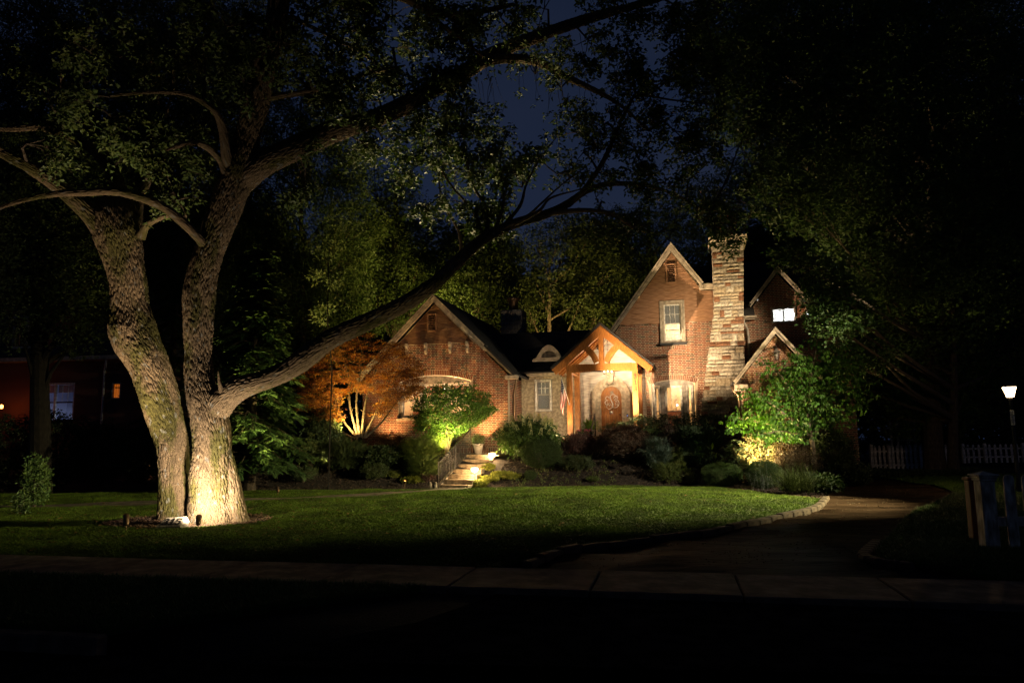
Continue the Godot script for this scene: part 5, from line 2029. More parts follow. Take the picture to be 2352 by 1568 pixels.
	for k in 150:
		xs.append(Transform3D(turned(), Vector3(0, 0.25, 0) + ball() * Vector3(0.3, 0.1, 0.18)))
		cs.append(tint(0.05, 0.09, 0.02))
	scatter("foliage", spray(5, 0.05, 0.03, 0.05, 5), M.leaf, xs, cs, t)
	xs = []
	cs = []
	for k in 60:
		xs.append(Transform3D(turned(), Vector3(0, 0.33, 0) + ball() * Vector3(0.3, 0.06, 0.18)))
		cs.append(tint(0.55, 0.1, 0.22))
	scatter("flowers", spray(5, 0.035, 0.03, 0.02, 6), M.petal, xs, cs, t)

	# handrail by the porch steps
	t = thing("handrail", "short iron handrail sloping up the porch steps in front of the door", "handrail", from_house(Vector3(-2.82, 1.1, 3.2)), turn)
	st = flat()
	box(st, Vector3(0.05, 0.03, 1.35), Transform3D(Basis(Vector3.RIGHT, 0.52), Vector3(0, 1.14, -0.55)), 0.006)
	part("top_rail", done(st), M.iron, t)
	for q in [[0.0, 0.8], [-1.13, 1.48]]:
		part("post", box_mesh(Vector3(0.04, q[1], 0.04), 0.005), M.iron, t, at(0, q[1] * 0.5, q[0]))


# ---------------------------------------------------------------- garden steps
const STA := 21.0


func make_steps() -> void:
	var o := Vector3(-1.97, 0, -24.62)
	var turn := deg_to_rad(-STA)
	var t := thing("garden_steps", "flight of seven warm stone steps climbing from the lawn path to the brick wing", "steps", o, turn)
	var riser := 0.155
	var tread := 0.36
	for k in 7:
		var d := 1.1 if k == 6 else tread + 0.05
		part("step", box_mesh(Vector3(1.06 if k < 6 else 1.3, 0.055, d), 0.012), M.step_stone, t, at(0.0 if k < 6 else 0.1, (k + 1) * riser - 0.0275, -k * tread - d * 0.5 + 0.006))
		part("riser", box_mesh(Vector3(1.03, riser - 0.055, 0.3), 0.004), M.step_stone, t, at(0, k * riser + (riser - 0.055) * 0.5, -k * tread - 0.15))
	var ck := flat()
	extrude(ck, poly([0, -0.1, 2.5, -0.1, 2.5, 1.0, 2.16, 0.98, 0.0, 0.05]), -0.06, 0.06, Transform3D(Basis(Vector3.UP, PI / 2), Vector3(-0.6, 0, 0.1)))
	part("cheek_wall", done(ck), M.concrete, t)

	var rail := thing("iron_railing", "black wrought iron railing climbing the left side of the garden steps", "railing", o + Vector3(-0.5, 0, 0.1).rotated(Vector3.UP, turn), turn)
	var slope := riser / tread
	var n := 24
	var z1 := -2.55
	for k in n:
		var z := lerpf(-0.12, z1 + 0.1, float(k) / (n - 1))
		var y0 := 0.1 - z * slope
		var y1 := 0.86 - z * slope
		if k % 2 == 0:
			part("baluster", box_mesh(Vector3(0.014, y1 - y0, 0.014)), M.iron, rail, at(0, (y0 + y1) * 0.5, z))
		else:
			# twisted bar
			var st := flat()
			var pts := []
			var rr := []
			for j in 25:
				pts.append(Vector3(sin(j * 1.5) * 0.004, lerpf(y0, y1, j / 24.0), z + cos(j * 1.5) * 0.004))
				rr.append(0.008)
			tube(st, pts, rr, 4)
			part("baluster", done(st), M.iron, rail)
	var st := flat()
	var ang := atan(slope)
	var lg := (2.55) / cos(ang)
	box(st, Vector3(0.045, 0.022, lg), Transform3D(Basis(Vector3.RIGHT, ang), Vector3(0, 0.88 + 1.275 * slope, -1.275)), 0.006)
	part("top_rail", done(st), M.iron, rail)
	st = flat()
	box(st, Vector3(0.03, 0.016, lg), Transform3D(Basis(Vector3.RIGHT, ang), Vector3(0, 0.1 + 1.275 * slope, -1.275)), 0.004)
	part("bottom_rail", done(st), M.iron, rail)
	part("post", box_mesh(Vector3(0.03, 0.94, 0.03), 0.004), M.iron, rail, at(0, 0.45, 0))
	part("post", box_mesh(Vector3(0.03, 1.0, 0.03), 0.004), M.iron, rail, at(0, -1.3 * -slope + 0.45, -1.3))
	part("post", box_mesh(Vector3(0.03, 1.0, 0.03), 0.004), M.iron, rail, at(0, 2.55 * slope + 0.4, -2.55))

	# planter at the top of the steps
	var pp := P(1098, 1041, 27.6)
	pp.y = H(pp.x, pp.z) - 0.02
	t = thing("planter", "tall pale pot with a trailing plant at the top of the garden steps", "planter", pp)
	var lt := smooth()
	lathe(lt, [Vector2(0, 0), Vector2(0.13, 0), Vector2(0.19, 0.34), Vector2(0.21, 0.36), Vector2(0.21, 0.4), Vector2(0.18, 0.4), Vector2(0.17, 0.34), Vector2(0, 0.34)], 24)
	part("pot", done(lt), M.pot, t)
	var xs := []
	var cs := []
	for k in 190:
		var b := ball()
		xs.append(Transform3D(turned(), Vector3(0, 0.52, 0) + b * Vector3(0.25, 0.22, 0.25)))
		cs.append(tint(0.06, 0.085, 0.03))
	scatter("foliage", spray(5, 0.06, 0.025, 0.06, 14), M.leaf, xs, cs, t)


# ---------------------------------------------------------------- planting beds
func shrub(n: String, label: String, category: String, u: float, depth: float, vtop: float, hw: float, o := {}) -> Node3D:
	# o: leaf (mesh), mat, col (Vector3), n, deep (z radius / x radius), shell (0 loose .. 1 clipped), stems, lump, base (height of the lowest leaves, 0..1)
	var p := S(u, depth)
	var h := maxf(0.15, P(u, vtop, depth).y - p.y)
	var rx := px(hw, depth)
	var rz: float = rx * o.get("deep", 0.85)
	var t := thing(n, label, category, p, 0.0, o.get("group", ""))
	var col: Vector3 = o.get("col", Vector3(0.05, 0.085, 0.02))
	var low: float = o.get("base", 0.0)
	var shell: float = o.get("shell", 0.4)
	var lump: float = o.get("lump", 0.25)
	var sd := u * 0.37
	var stems: int = o.get("stems", 5)
	var st := flat()
	for k in stems:
		var a := rnd(0, TAU)
		var e := Vector3(cos(a) * rx * rnd(0.3, 0.75), h * rnd(0.55, 0.85), sin(a) * rz * rnd(0.3, 0.75))
		var m := e * 0.5 + Vector3(e.x * -0.2, h * 0.05, e.z * -0.2)
		var b := Vector3(cos(a), 0, sin(a)) * 0.05 * k / stems
		tube(st, [b - Vector3(0, 0.05, 0), m, e], [0.02 * h + 0.004, 0.014 * h + 0.003, 0.004], 5, false)
	part("stems", done(st), o.get("wood", M.bark_dark), t)
	var xs := []
	var cs := []
	var c := Vector3(0, h * (0.5 + low * 0.5), 0)
	var ry := h * (0.5 - low * 0.5)
	var size: float = o.get("size", 1.0)
	for k in int(o.get("n", 700)):
		var d := ball()
		var dn := d.normalized()
		var r := pow(d.length(), lerpf(1.0, 0.12, shell))
		r *= 1.0 + lump * nz.get_noise_3d(dn.x * 1.9 + sd, dn.y * 1.9, dn.z * 1.9) + lump * 0.5 * nz.get_noise_3d(dn.x * 4.5 + sd, dn.y * 4.5, dn.z * 4.5)
		var q := c + dn * r * Vector3(rx, ry, rz) * 0.96
		if q.y < 0.0:
			q.y = rnd(0.0, 0.08)
		xs.append(Transform3D((Basis(Vector3.UP, atan2(-dn.z, dn.x)) * Basis(Vector3.BACK, rnd(-0.3, 0.9)) if o.get("outward", false) else turned()).scaled_local(Vector3.ONE * rnd(0.7, 1.25) * size), q))
		cs.append(tint(col.x, col.y, col.z, 0.28))
	scatter("foliage", o.get("leaf", L.small), o.get("mat", M.leaf), xs, cs, t)
	return t


var L := {}


func make_beds() -> void:
	L.small = spray(7, 0.05, 0.026, 0.07, 31)
	L.tiny = spray(9, 0.026, 0.015, 0.05, 32)
	L.mid = spray(6, 0.085, 0.045, 0.09, 33)
	L.big = spray(5, 0.13, 0.075, 0.12, 34)
	L.needle = frond(0.16, 9, 0.045, 0.011)
	L.feather = frond(0.26, 12, 0.07, 0.012)
	L.grass = blades(9, 0.5, 0.012, 0.8, 35, 0.08)
	L.maple = spray(9, 0.06, 0.024, 0.11, 36, 0.25)
	L.dog = spray(4, 0.13, 0.07, 0.12, 37, 0.5)

	# bark chips on the mulch
	var xs := []
	var cs := []
	for k in 40000:
		var q := Vector3(rnd(-12.0, 8.5), 0, rnd(-28.6, -18.5))
		if q.z > bed_edge(q.x) + 0.06 or absf(q.x + 1.3 + (q.z + 25.7) * 0.38) < 0.75:
			continue
		xs.append(Transform3D(turned().scaled_local(Vector3(rnd(0.4, 1.2), 0.5, rnd(0.5, 1.5)) * 1.0), Vector3(q.x, H(q.x, q.z) - 0.045, q.z)))
		cs.append(tint(0.034, 0.021, 0.014, 0.45))
	for k in 1500:
		var a := rnd(0, TAU)
		var r := sqrt(rng.randf())
		var q := Vector2(RING.x + cos(a) * r * 1.6, RING.y + sin(a) * r * 1.15)
		xs.append(Transform3D(turned().scaled_local(Vector3(rnd(0.4, 1.1), 0.4, rnd(0.5, 1.3)) * 0.8), Vector3(q.x, H(q.x, q.y) + 0.03, q.y)))
		cs.append(tint(0.1, 0.06, 0.036, 0.4))
	var bm := StandardMaterial3D.new()
	bm.vertex_color_use_as_albedo = true
	bm.roughness = 1.0
	var mul := scatter("mulch", box_mesh(Vector3(0.05, 0.02, 0.09)), bm, xs, cs, self)
	tag(mul, "dark brown bark mulch covering the planting beds", "mulch")

	var V := func(r, g, b): return Vector3(r, g, b)
	# Japanese maple, dark red with several pale stems
	var mp := S(828, 27.2)
	var t := thing("japanese_maple", "dark red Japanese maple with pale forked stems glowing amber from a lamp below", "tree", mp)
	var st := flat()
	var tips := []
	for r in [[822, 1005, 803, 930, 800, 860, 780, 800], [830, 1005, 838, 930, 855, 870, 880, 810], [820, 1005, 785, 960, 765, 905, 735, 850], [835, 1005, 862, 950, 895, 890, 925, 850], [826, 1005, 818, 920, 828, 850, 830, 790], [838, 1005, 880, 965, 905, 930, 935, 900], [820, 1008, 770, 985, 740, 945, 715, 905]]:
		var dz := rnd(-0.6, 0.7)
		var c := catmull([[P(r[0], r[1], 27.2) - mp, 0.05], [P(r[2], r[3], 27.2 + dz * 0.4) - mp, 0.036], [P(r[4], r[5], 27.2 + dz) - mp, 0.022], [P(r[6], r[7], 27.2 + dz * 1.5) - mp, 0.008]], 0.25)
		var a := []
		var rr := []
		for q in c:
			a.append(q[0])
			rr.append(q[1])
			if q[1] < 0.035:
				tips.append(q[0])
		tube(st, a, rr, 7)
		for k in range(4, a.size(), 2):
			var e: Vector3 = a[k] + Vector3(rnd(-0.5, 0.5), rnd(0.0, 0.35), rnd(-0.5, 0.5))
			tube(st, [a[k], (a[k] + e) * 0.5 + Vector3(0, 0.05, 0), e], [0.011, 0.008, 0.003], 4)
			tips.append(e)
	part("stems", done(st), M.bark_mid, t)
	xs = []
	cs = []
	# leaves lie in flat layered trays
	for k in 280:
		var u := rnd(690, 962)
		var top := 762.0 + pow(absf(u - 835.0) / 140.0, 2.0) * 90.0
		var v := rnd(top, 962.0 - 60.0 * clampf((u - 860) / 90.0, 0.0, 1.0))
		if v > 900.0 and absf(u - 825.0) < 44.0:
			continue
		var c := P(u, v, 27.2 + rnd(-1.25, 1.25)) - mp
		var rad := rnd(0.22, 0.5)
		for j in 26:
			var b := ball()
			xs.append(Transform3D(Basis(Vector3.UP, rnd(0, TAU)) * Basis(Vector3.RIGHT, rnd(-0.35, 0.35)), c + b * Vector3(rad, rad * 0.22, rad) + Vector3(0, -0.12 * b.length_squared(), 0)))
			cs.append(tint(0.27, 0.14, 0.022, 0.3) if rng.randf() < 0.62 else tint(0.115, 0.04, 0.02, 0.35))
	scatter("foliage", L.maple, M.leaf_amber, xs, cs, t)

	# round green shrub tree by the steps
	var gp := S(1024, 27.4)
	t = thing("shrub_tree", "rounded multi-stemmed shrub tree lit bright green from below beside the iron railing", "shrub", gp)
	st = flat()
	for k in 8:
		var e := P(rnd(970, 1110), rnd(905, 960), 27.4 + rnd(-0.6, 0.6)) - gp
		var m := P(1024 + rnd(-14, 22), 985, 27.4) - gp
		tube(st, [Vector3(rnd(-0.1, 0.1), -0.05, rnd(-0.08, 0.08)), m * 0.8, m.lerp(e, 0.5) + Vector3(0, -0.05, 0), e], [0.035, 0.028, 0.02, 0.006], 6)
	part("stems", done(st), M.bark_pale, t)
	xs = []
	cs = []
	for k in 2500:
		var d := ball()
		var dn := d.normalized()
		var r := pow(d.length(), 0.45) * (1.0 + 0.28 * nz.get_noise_3d(dn.x * 2.2 + 3.0, dn.y * 2.2, dn.z * 2.2))
		var q := P(1042, 946, 27.4) - gp + dn * r * Vector3(1.5, 0.95, 1.25)
		if q.y < 0.35 + (0.62 * q.x if q.x > 0.0 else -0.25 * q.x):
			continue
		xs.append(Transform3D(turned().scaled_local(Vector3.ONE * rnd(0.7, 1.2)), q))
		cs.append(tint(0.06, 0.125, 0.016, 0.25))
	scatter("foliage", L.mid, M.leaf, xs, cs, t)

	# oakleaf hydrangea with cream panicles
	var hy := shrub("hydrangea", "tall hydrangea with upright cream flower panicles beside the upper path lamp", "shrub", 1214, 26.7, 962, 66, {"leaf": L.big, "col": V.call(0.055, 0.09, 0.022), "n": 1900, "shell": 0.5, "deep": 0.9})
	xs = []
	cs = []
	var pan := flat()
	for k in 90:
		var f := rng.randf()
		var a := rnd(0, TAU)
		var r := 0.055 * (1.0 - f * 0.8)
		add_leaf(pan, Vector3(cos(a) * r, f * 0.26, sin(a) * r), Vector3(cos(a), 0.5, sin(a)).normalized(), Vector3(-cos(a) * 0.5, 1, -sin(a) * 0.5).normalized(), 0.03, 0.026)
	var panicle := done(pan)
	for k in 120:
		var a := rnd(0, TAU)
		var el := rnd(0.05, 1.3)
		var hh: float = P(1214, 962, 26.7).y - hy.position.y
		var d := Vector3(cos(a) * cos(el), sin(el), sin(a) * cos(el))
		xs.append(Transform3D(Basis(Vector3.BACK, -d.x * 0.6) * Basis(Vector3.RIGHT, d.z * 0.6), Vector3(0, hh * 0.5, 0) + d * Vector3(1.02, hh * 0.5, 0.95)).scaled_local(Vector3.ONE * rnd(0.7, 1.15)))
		cs.append(tint(0.4, 0.38, 0.17, 0.2))
	scatter("flowers", panicle, M.petal, xs, cs, hy)

	# clipped and loose shrubs, from the steps to the right
	shrub("boxwood", "large dark clipped boxwood ball right of the hydrangea and lower path lamp", "shrub", 1243, 25.9, 1006, 49, {"leaf": L.tiny, "n": 5200, "shell": 0.93, "lump": 0.06, "col": V.call(0.032, 0.052, 0.014)})
	shrub("boxwood", "knee-high dark boxwood cushion at the lawn edge just right of the yellow ground cover", "shrub", 1218, 25.3, 1080, 13, {"leaf": L.tiny, "n": 420, "shell": 0.9, "lump": 0.06, "col": V.call(0.03, 0.05, 0.014)})
	shrub("barberry", "purple barberry in front of the left porch post, lit pinkish by a hidden lamp", "shrub", 1335, 27.0, 992, 38, {"leaf": L.small, "n": 1300, "col": V.call(0.065, 0.032, 0.028), "mat": M.leaf_red, "shell": 0.5})
	shrub("evergreen_bush", "dark bushy evergreen between the boxwood ball and the porch steps, below the purple barberry", "shrub", 1322, 25.9, 1046, 40, {"leaf": L.small, "n": 1300, "col": V.call(0.03, 0.042, 0.014)})
	shrub("barberry", "broad dark purple barberry dome right of the porch handrail", "shrub", 1438, 26.4, 976, 62, {"leaf": L.small, "n": 3000, "col": V.call(0.05, 0.03, 0.02), "mat": M.leaf_red, "shell": 0.75, "lump": 0.12})
	shrub("low_shrub", "thin twiggy shrub lit from within by the hidden lamp below the porch handrail", "shrub", 1378, 26.9, 1004, 22, {"leaf": L.small, "n": 260, "col": V.call(0.09, 0.06, 0.045), "stems": 12, "shell": 0.3})
	for k in 5:
		var u := 1425.0 + k * 55
		shrub("yew_hedge", ["left end of the dark clipped yew hedge below the door", "yew hedge bush right of the hedge's left end, below the house number post", "middle bush of the yew hedge under the lower gable window", "yew hedge bush under the right sidelight of the lower gable window", "right end of the yew hedge in front of the chimney foot"][k], "hedge", u, 28.0, [968, 955, 949, 947, 950][k], 42, {"leaf": L.needle, "mat": M.needle, "n": 1500, "shell": 0.75, "lump": 0.2, "col": V.call(0.022, 0.042, 0.014), "group": "yew hedge below the gable"})
	shrub("azalea", "mid green azalea in front of the yew hedge left of the dark twiggy plant", "shrub", 1498, 27.2, 976, 30, {"leaf": L.small, "n": 900, "col": V.call(0.05, 0.08, 0.026)})
	shrub("ninebark", "tall dark purple twiggy shrub in front of the yew hedge under the lower window", "shrub", 1538, 27.0, 968, 26, {"leaf": L.small, "n": 650, "col": V.call(0.05, 0.036, 0.03), "mat": M.leaf_red, "shell": 0.3, "stems": 10})
	shrub("viburnum", "wide grey green shrub right of the dark purple twiggy shrub", "shrub", 1606, 26.8, 972, 50, {"leaf": L.mid, "n": 1200, "col": V.call(0.035, 0.058, 0.03), "shell": 0.5})
	shrub("low_shrub", "low grey green spreading shrub below the wide viburnum in the middle of the bed", "shrub", 1600, 26.0, 1014, 46, {"leaf": L.small, "n": 1000, "col": V.call(0.045, 0.066, 0.036)})
	shrub("fescue_mound", "blue grey mound of fine drooping grass in the middle of the bed", "ornamental grass", 1512, 25.7, 1014, 30, {"leaf": blades(10, 0.32, 0.008, 1.2, 51, 0.05), "n": 330, "col": V.call(0.07, 0.1, 0.085), "shell": 0.8, "outward": false, "stems": 0 + 3})
	shrub("spirea", "yellow green spirea right of the blue grey grass mound", "shrub", 1552, 25.8, 1026, 28, {"leaf": L.small, "n": 650, "col": V.call(0.075, 0.095, 0.022)})
	shrub("dwarf_conifer", "small golden green thread-leaf conifer near the lawn edge, on its own in the mulch", "shrub", 1532, 25.1, 1064, 24, {"leaf": L.feather, "mat": M.needle, "n": 420, "col": V.call(0.065, 0.085, 0.022), "outward": true})
	shrub("seedling_shrub", "spindly little shrub with yellowish leaves between the golden conifer and the big boxwood", "shrub", 1583, 25.0, 1072, 14, {"leaf": L.small, "n": 130, "col": V.call(0.09, 0.1, 0.03), "shell": 0.2, "stems": 8})
	shrub("boxwood", "big rounded boxwood at the lawn edge, alone at the right of the front bed", "shrub", 1656, 24.4, 1060, 46, {"leaf": L.tiny, "n": 4200, "shell": 0.9, "lump": 0.12, "col": V.call(0.032, 0.056, 0.014)})
	shrub("cushion_plant", "small round green cushion on bare mulch right of the path lamps, below the porch", "plant", 1361, 25.2, 1098, 13, {"leaf": L.tiny, "n": 260, "col": V.call(0.06, 0.085, 0.02), "shell": 0.8})
	var hp := S(1636, 25.8)
	t = thing("hosta", "lone plant with two upright broad lime leaves in the middle of the right bed", "plant", hp)
	st = flat()
	for q in [[0.0, 0.62, 0.1, 0.3, 0.13], [-0.32, 0.6, -0.3, 0.34, 0.14], [0.1, 0.3, 0.15, 0.25, 0.1]]:
		tube(st, [Vector3(0, -0.02, 0), Vector3(q[0] * 0.5, q[1] * 0.7, 0), Vector3(q[0], q[1], 0)], [0.012, 0.01, 0.008], 5)
		add_leaf(st, Vector3(q[0], q[1], 0), Vector3(q[2], 0.8 if q[2] > 0 else 0.25, 0.2).normalized(), Vector3(-0.2, 0.3, 1).normalized(), q[3], q[4])
	var hm := StandardMaterial3D.new()
	hm.albedo_color = lin(0.14, 0.22, 0.03)
	hm.cull_mode = BaseMaterial3D.CULL_DISABLED
	hm.backlight_enabled = true
	hm.backlight = Color(0.5, 0.6, 0.2)
	part("leaf", done(st), hm, t)

	# right end of the bed
	shrub("abelia", "loose pale leaved shrub glowing golden from a hidden lamp under the dogwood", "shrub", 1748, 24.8, 990, 54, {"leaf": L.small, "n": 1500, "col": V.call(0.15, 0.13, 0.06), "shell": 0.3, "stems": 16, "wood": M.bark_pale})
	shrub("juniper", "flat grey green juniper spreading left of the golden glowing shrub", "shrub", 1690, 25.0, 1012, 34, {"leaf": L.needle, "mat": M.needle, "n": 700, "col": V.call(0.05, 0.075, 0.04)})
	shrub("boxwood", "dark boxwood in front of the golden glowing shrub, behind the silver stalks", "shrub", 1752, 23.2, 1056, 42, {"leaf": L.tiny, "n": 3400, "shell": 0.85, "lump": 0.12, "col": V.call(0.028, 0.05, 0.014)})
	shrub("barberry", "dark reddish shrub right of the golden glowing shrub under the dogwood trunk", "shrub", 1830, 23.6, 1012, 52, {"leaf": L.small, "n": 1700, "col": V.call(0.045, 0.032, 0.018), "mat": M.leaf_red})
	var sp := S(1772, 21.6)
	t = thing("silver_stalks", "clump of upright silvery woolly stalks at the lawn edge near the ornamental grass", "plant", sp)
	st = flat()
	for k in 26:
		var b := Vector3(rnd(-0.62, 0.62), 0, rnd(-0.25, 0.25))
		var hh := rnd(0.3, 0.8)
		var top := b + Vector3(rnd(-0.1, 0.1), hh, rnd(-0.05, 0.05))
		tube(st, [b - Vector3(0, 0.03, 0), top], [0.005, 0.003], 4)
		for j in 22:
			var f := rnd(0.15, 1.0)
			var a := rnd(0, TAU)
			add_leaf(st, b.lerp(top, f), Vector3(cos(a), 0.5, sin(a)).normalized(), Vector3.UP, 0.06 * (1.3 - f), 0.018)
	var sm := StandardMaterial3D.new()
	sm.albedo_color = lin(0.1, 0.12, 0.1)
	sm.cull_mode = BaseMaterial3D.CULL_DISABLED
	part("stalks", done(st), sm, t)
	shrub("ornamental_grass", "arching clump of long green blades at the corner of lawn and driveway", "ornamental grass", 1826, 20.2, 1112, 38, {"leaf": L.grass, "mat": M.grass, "n": 120, "col": V.call(0.05, 0.07, 0.016), "shell": 0.2, "stems": 3})
	shrub("fern_clump", "dark green leafy clump beyond the arching grass beside the driveway", "plant", 1890, 20.8, 1092, 38, {"leaf": L.big, "n": 260, "col": V.call(0.045, 0.075, 0.02)})
	shrub("catmint", "low dusty blue green plant between the silver stalks and the leafy clump", "plant", 1848, 21.4, 1084, 34, {"leaf": L.small, "n": 420, "col": V.call(0.06, 0.085, 0.07)})
	for k in 5:
		shrub("holly_hedge", ["black leafy holly right of the dogwood trunk at the house corner", "dark holly bush left of the driveway end", "dark hedge bush closing the driveway's left side", "dark hedge bush in the middle behind the driveway", "dark hedge bush at the right behind the driveway"][k], "hedge", [1905, 1945, 2000, 2090, 2190][k], [25.0, 24.0, 28.5, 30.0, 30.0][k], [985, 1060, 1078, 1082, 1074][k], [60, 50, 60, 75, 75][k], {"leaf": L.mid, "n": 1500, "col": V.call(0.028, 0.042, 0.016), "shell": 0.5})

	# dogwood leaning in from the right, leaves hanging
	var dp := S(1868, 23.6)
	t = thing("dogwood", "small dogwood with hanging pointed leaves lit lime green in front of the small gable", "tree", dp)
	st = flat()
	tips = []
	var trunk := catmull([[Vector3(0, -0.1, 0), 0.09], [P(1868, 1030, 23.6) - dp, 0.075], [P(1862, 1000, 23.6) - dp, 0.065]], 0.2)
	var ta := []
	var tr := []
	for q in trunk:
		ta.append(q[0])
		tr.append(q[1])
	tube(st, ta, tr, 9)
	var fork: Vector3 = ta[-1]
	for r in [[1820, 985, 1770, 975, 1700, 960], [1815, 960, 1760, 920, 1715, 900], [1830, 930, 1800, 870, 1770, 840], [1850, 930, 1840, 860, 1832, 805], [1880, 940, 1900, 880, 1920, 830], [1900, 970, 1940, 930, 1975, 890], [1825, 995, 1790, 990, 1740, 1000], [1860, 900, 1870, 830, 1880, 775]]:
		var dz := rnd(-0.9, 0.5)
		var c := catmull([[fork, 0.05], [P(r[0], r[1], 23.6 + dz * 0.4) - dp, 0.034], [P(r[2], r[3], 23.6 + dz) - dp, 0.02], [P(r[4], r[5], 23.6 + dz * 1.4) - dp, 0.008]], 0.25)
		var a := []
		var rr := []
		for q in c:
			a.append(q[0])
			rr.append(q[1])
		tube(st, a, rr, 7)
		for k in range(2, a.size()):
			for j in 2:
				var e: Vector3 = a[k] + Vector3(rnd(-0.55, 0.55), rnd(-0.25, 0.3), rnd(-0.5, 0.5))
				tube(st, [a[k], (a[k] + e) * 0.5 + Vector3(0, 0.06, 0), e], [0.01, 0.007, 0.003], 4)
				tips.append(e)
				tips.append((a[k] + e) * 0.5)
	part("stems", done(st), M.bark_pale, t)
	xs = []
	cs = []
	var hang := flat()
	var hr := RandomNumberGenerator.new()
	hr.seed = 71
	for k in 7:
		var a := hr.randf() * TAU
		var s := hr.randf_range(0.7, 1.15)
		add_leaf(hang, Vector3(cos(a), hr.randf_range(-0.6, 0.4), sin(a)) * 0.07, Vector3(cos(a) * 0.55, -1, sin(a) * 0.55).normalized(), Vector3(cos(a), 0.5, sin(a)).normalized(), 0.11 * s, 0.055 * s)
	var hung := done(hang)
	for q in tips:
		for j in 3:
			xs.append(Transform3D(Basis(Vector3.UP, rnd(0, TAU)) * Basis(Vector3.RIGHT, rnd(-0.35, 0.35)), q + ball() * Vector3(0.25, 0.16, 0.25)))
			cs.append(tint(0.055, 0.125, 0.014, 0.25))
	for k in 1300:
		var u := rnd(1670, 1985)
		var v := rnd(790, 1000)
		# the crown's outline: low and wide on the left, tall on the right
		var f := (u - 1660.0) / 325.0
		if v < lerpf(960.0, 745.0, pow(f, 0.85)) or v > lerpf(1010.0, 960.0, f) + 14.0 * sin(u * 0.11):
			continue
		xs.append(Transform3D(Basis(Vector3.UP, rnd(0, TAU)) * Basis(Vector3.RIGHT, rnd(-0.35, 0.35)), P(u, v, 23.6 + rnd(-1.0, 1.3)) - dp))
		cs.append(tint(0.05, 0.12, 0.013, 0.25))
	scatter("foliage", hung, M.leaf, xs, cs, t)

	# left of the steps
	shrub("golden_cypress", "feathery yellow green cypress left of the iron railing", "shrub", 962, 26.2, 1008, 40, {"leaf": L.feather, "mat": M.needle, "n": 1600, "col": V.call(0.085, 0.115, 0.018), "outward": true, "shell": 0.6, "deep": 0.8})
	shrub("golden_cypress", "smaller feathery cypress mound tucked against the foot of the railing, below the larger cypress", "shrub", 972, 25.6, 1052, 30, {"leaf": L.feather, "mat": M.needle, "n": 900, "col": V.call(0.075, 0.105, 0.02), "outward": true, "shell": 0.6})
	shrub("tall_grass", "upright bright green grass clump under the lit shrub tree behind the railing", "ornamental grass", 986, 27.2, 1016, 28, {"leaf": L.grass, "mat": M.grass, "n": 130, "col": V.call(0.09, 0.15, 0.02), "shell": 0.2, "stems": 3})
	shrub("spirea", "small golden leaved bush at the lawn edge left of the steps", "shrub", 907, 25.6, 1086, 17, {"leaf": L.small, "n": 320, "col": V.call(0.12, 0.13, 0.022)})
	shrub("ground_cover", "low yellow ground cover on the lawn edge just left of the railing foot", "ground cover", 948, 25.3, 1102, 27, {"leaf": L.small, "n": 330, "col": V.call(0.14, 0.15, 0.02), "deep": 0.5})
	shrub("barberry", "small dark red bush at the foot of the iron railing", "shrub", 980, 25.4, 1092, 17, {"leaf": L.small, "n": 260, "col": V.call(0.06, 0.03, 0.025), "mat": M.leaf_red})
	shrub("rhododendron", "dark broad leaved bush below the Japanese maple, left of the cypress", "shrub", 868, 26.2, 1026, 62, {"leaf": L.mid, "n": 2200, "col": V.call(0.03, 0.045, 0.014)})
	shrub("rhododendron", "dark bush with lighter leaves at the lawn edge between the golden bush and the rhododendrons", "shrub", 860, 25.5, 1064, 34, {"leaf": L.small, "n": 900, "col": V.call(0.045, 0.06, 0.02)})
	shrub("azalea", "bush with coppery leaves against the lit brick under the maple's right side", "shrub", 898, 28.2, 990, 36, {"leaf": L.small, "n": 800, "col": V.call(0.08, 0.05, 0.025), "mat": M.leaf_red})
	shrub("rhododendron", "wide dark evergreen mass at the lawn edge under the maple's left side", "shrub", 790, 26.0, 1010, 54, {"leaf": L.feather, "mat": M.needle, "n": 2000, "col": V.call(0.035, 0.05, 0.014), "outward": true})
	shrub("lit_bush", "pale leaved bush left of the maple stems glaring under a garden lamp", "shrub", 738, 27.0, 952, 46, {"leaf": L.mid, "n": 1100, "col": V.call(0.06, 0.085, 0.035)})
	shrub("rose_bush", "bare stemmed rose bush at the far left of the bed with sparse leaf tufts", "shrub", 712, 25.8, 1006, 34, {"leaf": L.mid, "n": 170, "col": V.call(0.085, 0.11, 0.03), "shell": 0.4, "stems": 16, "wood": M.bark_pale})
	shrub("dark_bush", "dark bush left of the rose bush, behind the big tree's right stem", "shrub", 640, 26.6, 1000, 54, {"leaf": L.mid, "n": 1500, "col": V.call(0.03, 0.045, 0.016)})
	shrub("dwarf_conifer", "pale tipped dwarf conifer at the lawn edge beside the rose bush", "shrub", 700, 25.4, 1072, 24, {"leaf": L.needle, "mat": M.needle, "n": 480, "col": V.call(0.1, 0.13, 0.06), "outward": true})
	# yellow ground cover spilling down beside the path lamps
	for q in [[1098, 25.0, 1104, 22], [1124, 25.3, 1098, 24], [1150, 25.5, 1090, 22], [1172, 25.4, 1096, 20], [1120, 25.9, 1086, 16]]:
		shrub("ground_cover", {1098: "dazzling yellow ground cover right under the lower path lamp", 1124: "bright yellow ground cover just right of the lower path lamp", 1150: "yellow green ground cover halfway between the lower path lamp and the boxwood cushion", 1172: "yellow green ground cover beside the boxwood cushion", 1120: "yellow ground cover below the upper path lamp"}[int(q[0])], "ground cover", q[0], q[1], q[2], q[3], {"leaf": L.small, "n": 420, "col": V.call(0.15, 0.155, 0.02), "deep": 0.7, "shell": 0.3, "stems": 3})
	# little seedlings dotted over the mulch
	xs = []
	cs = []
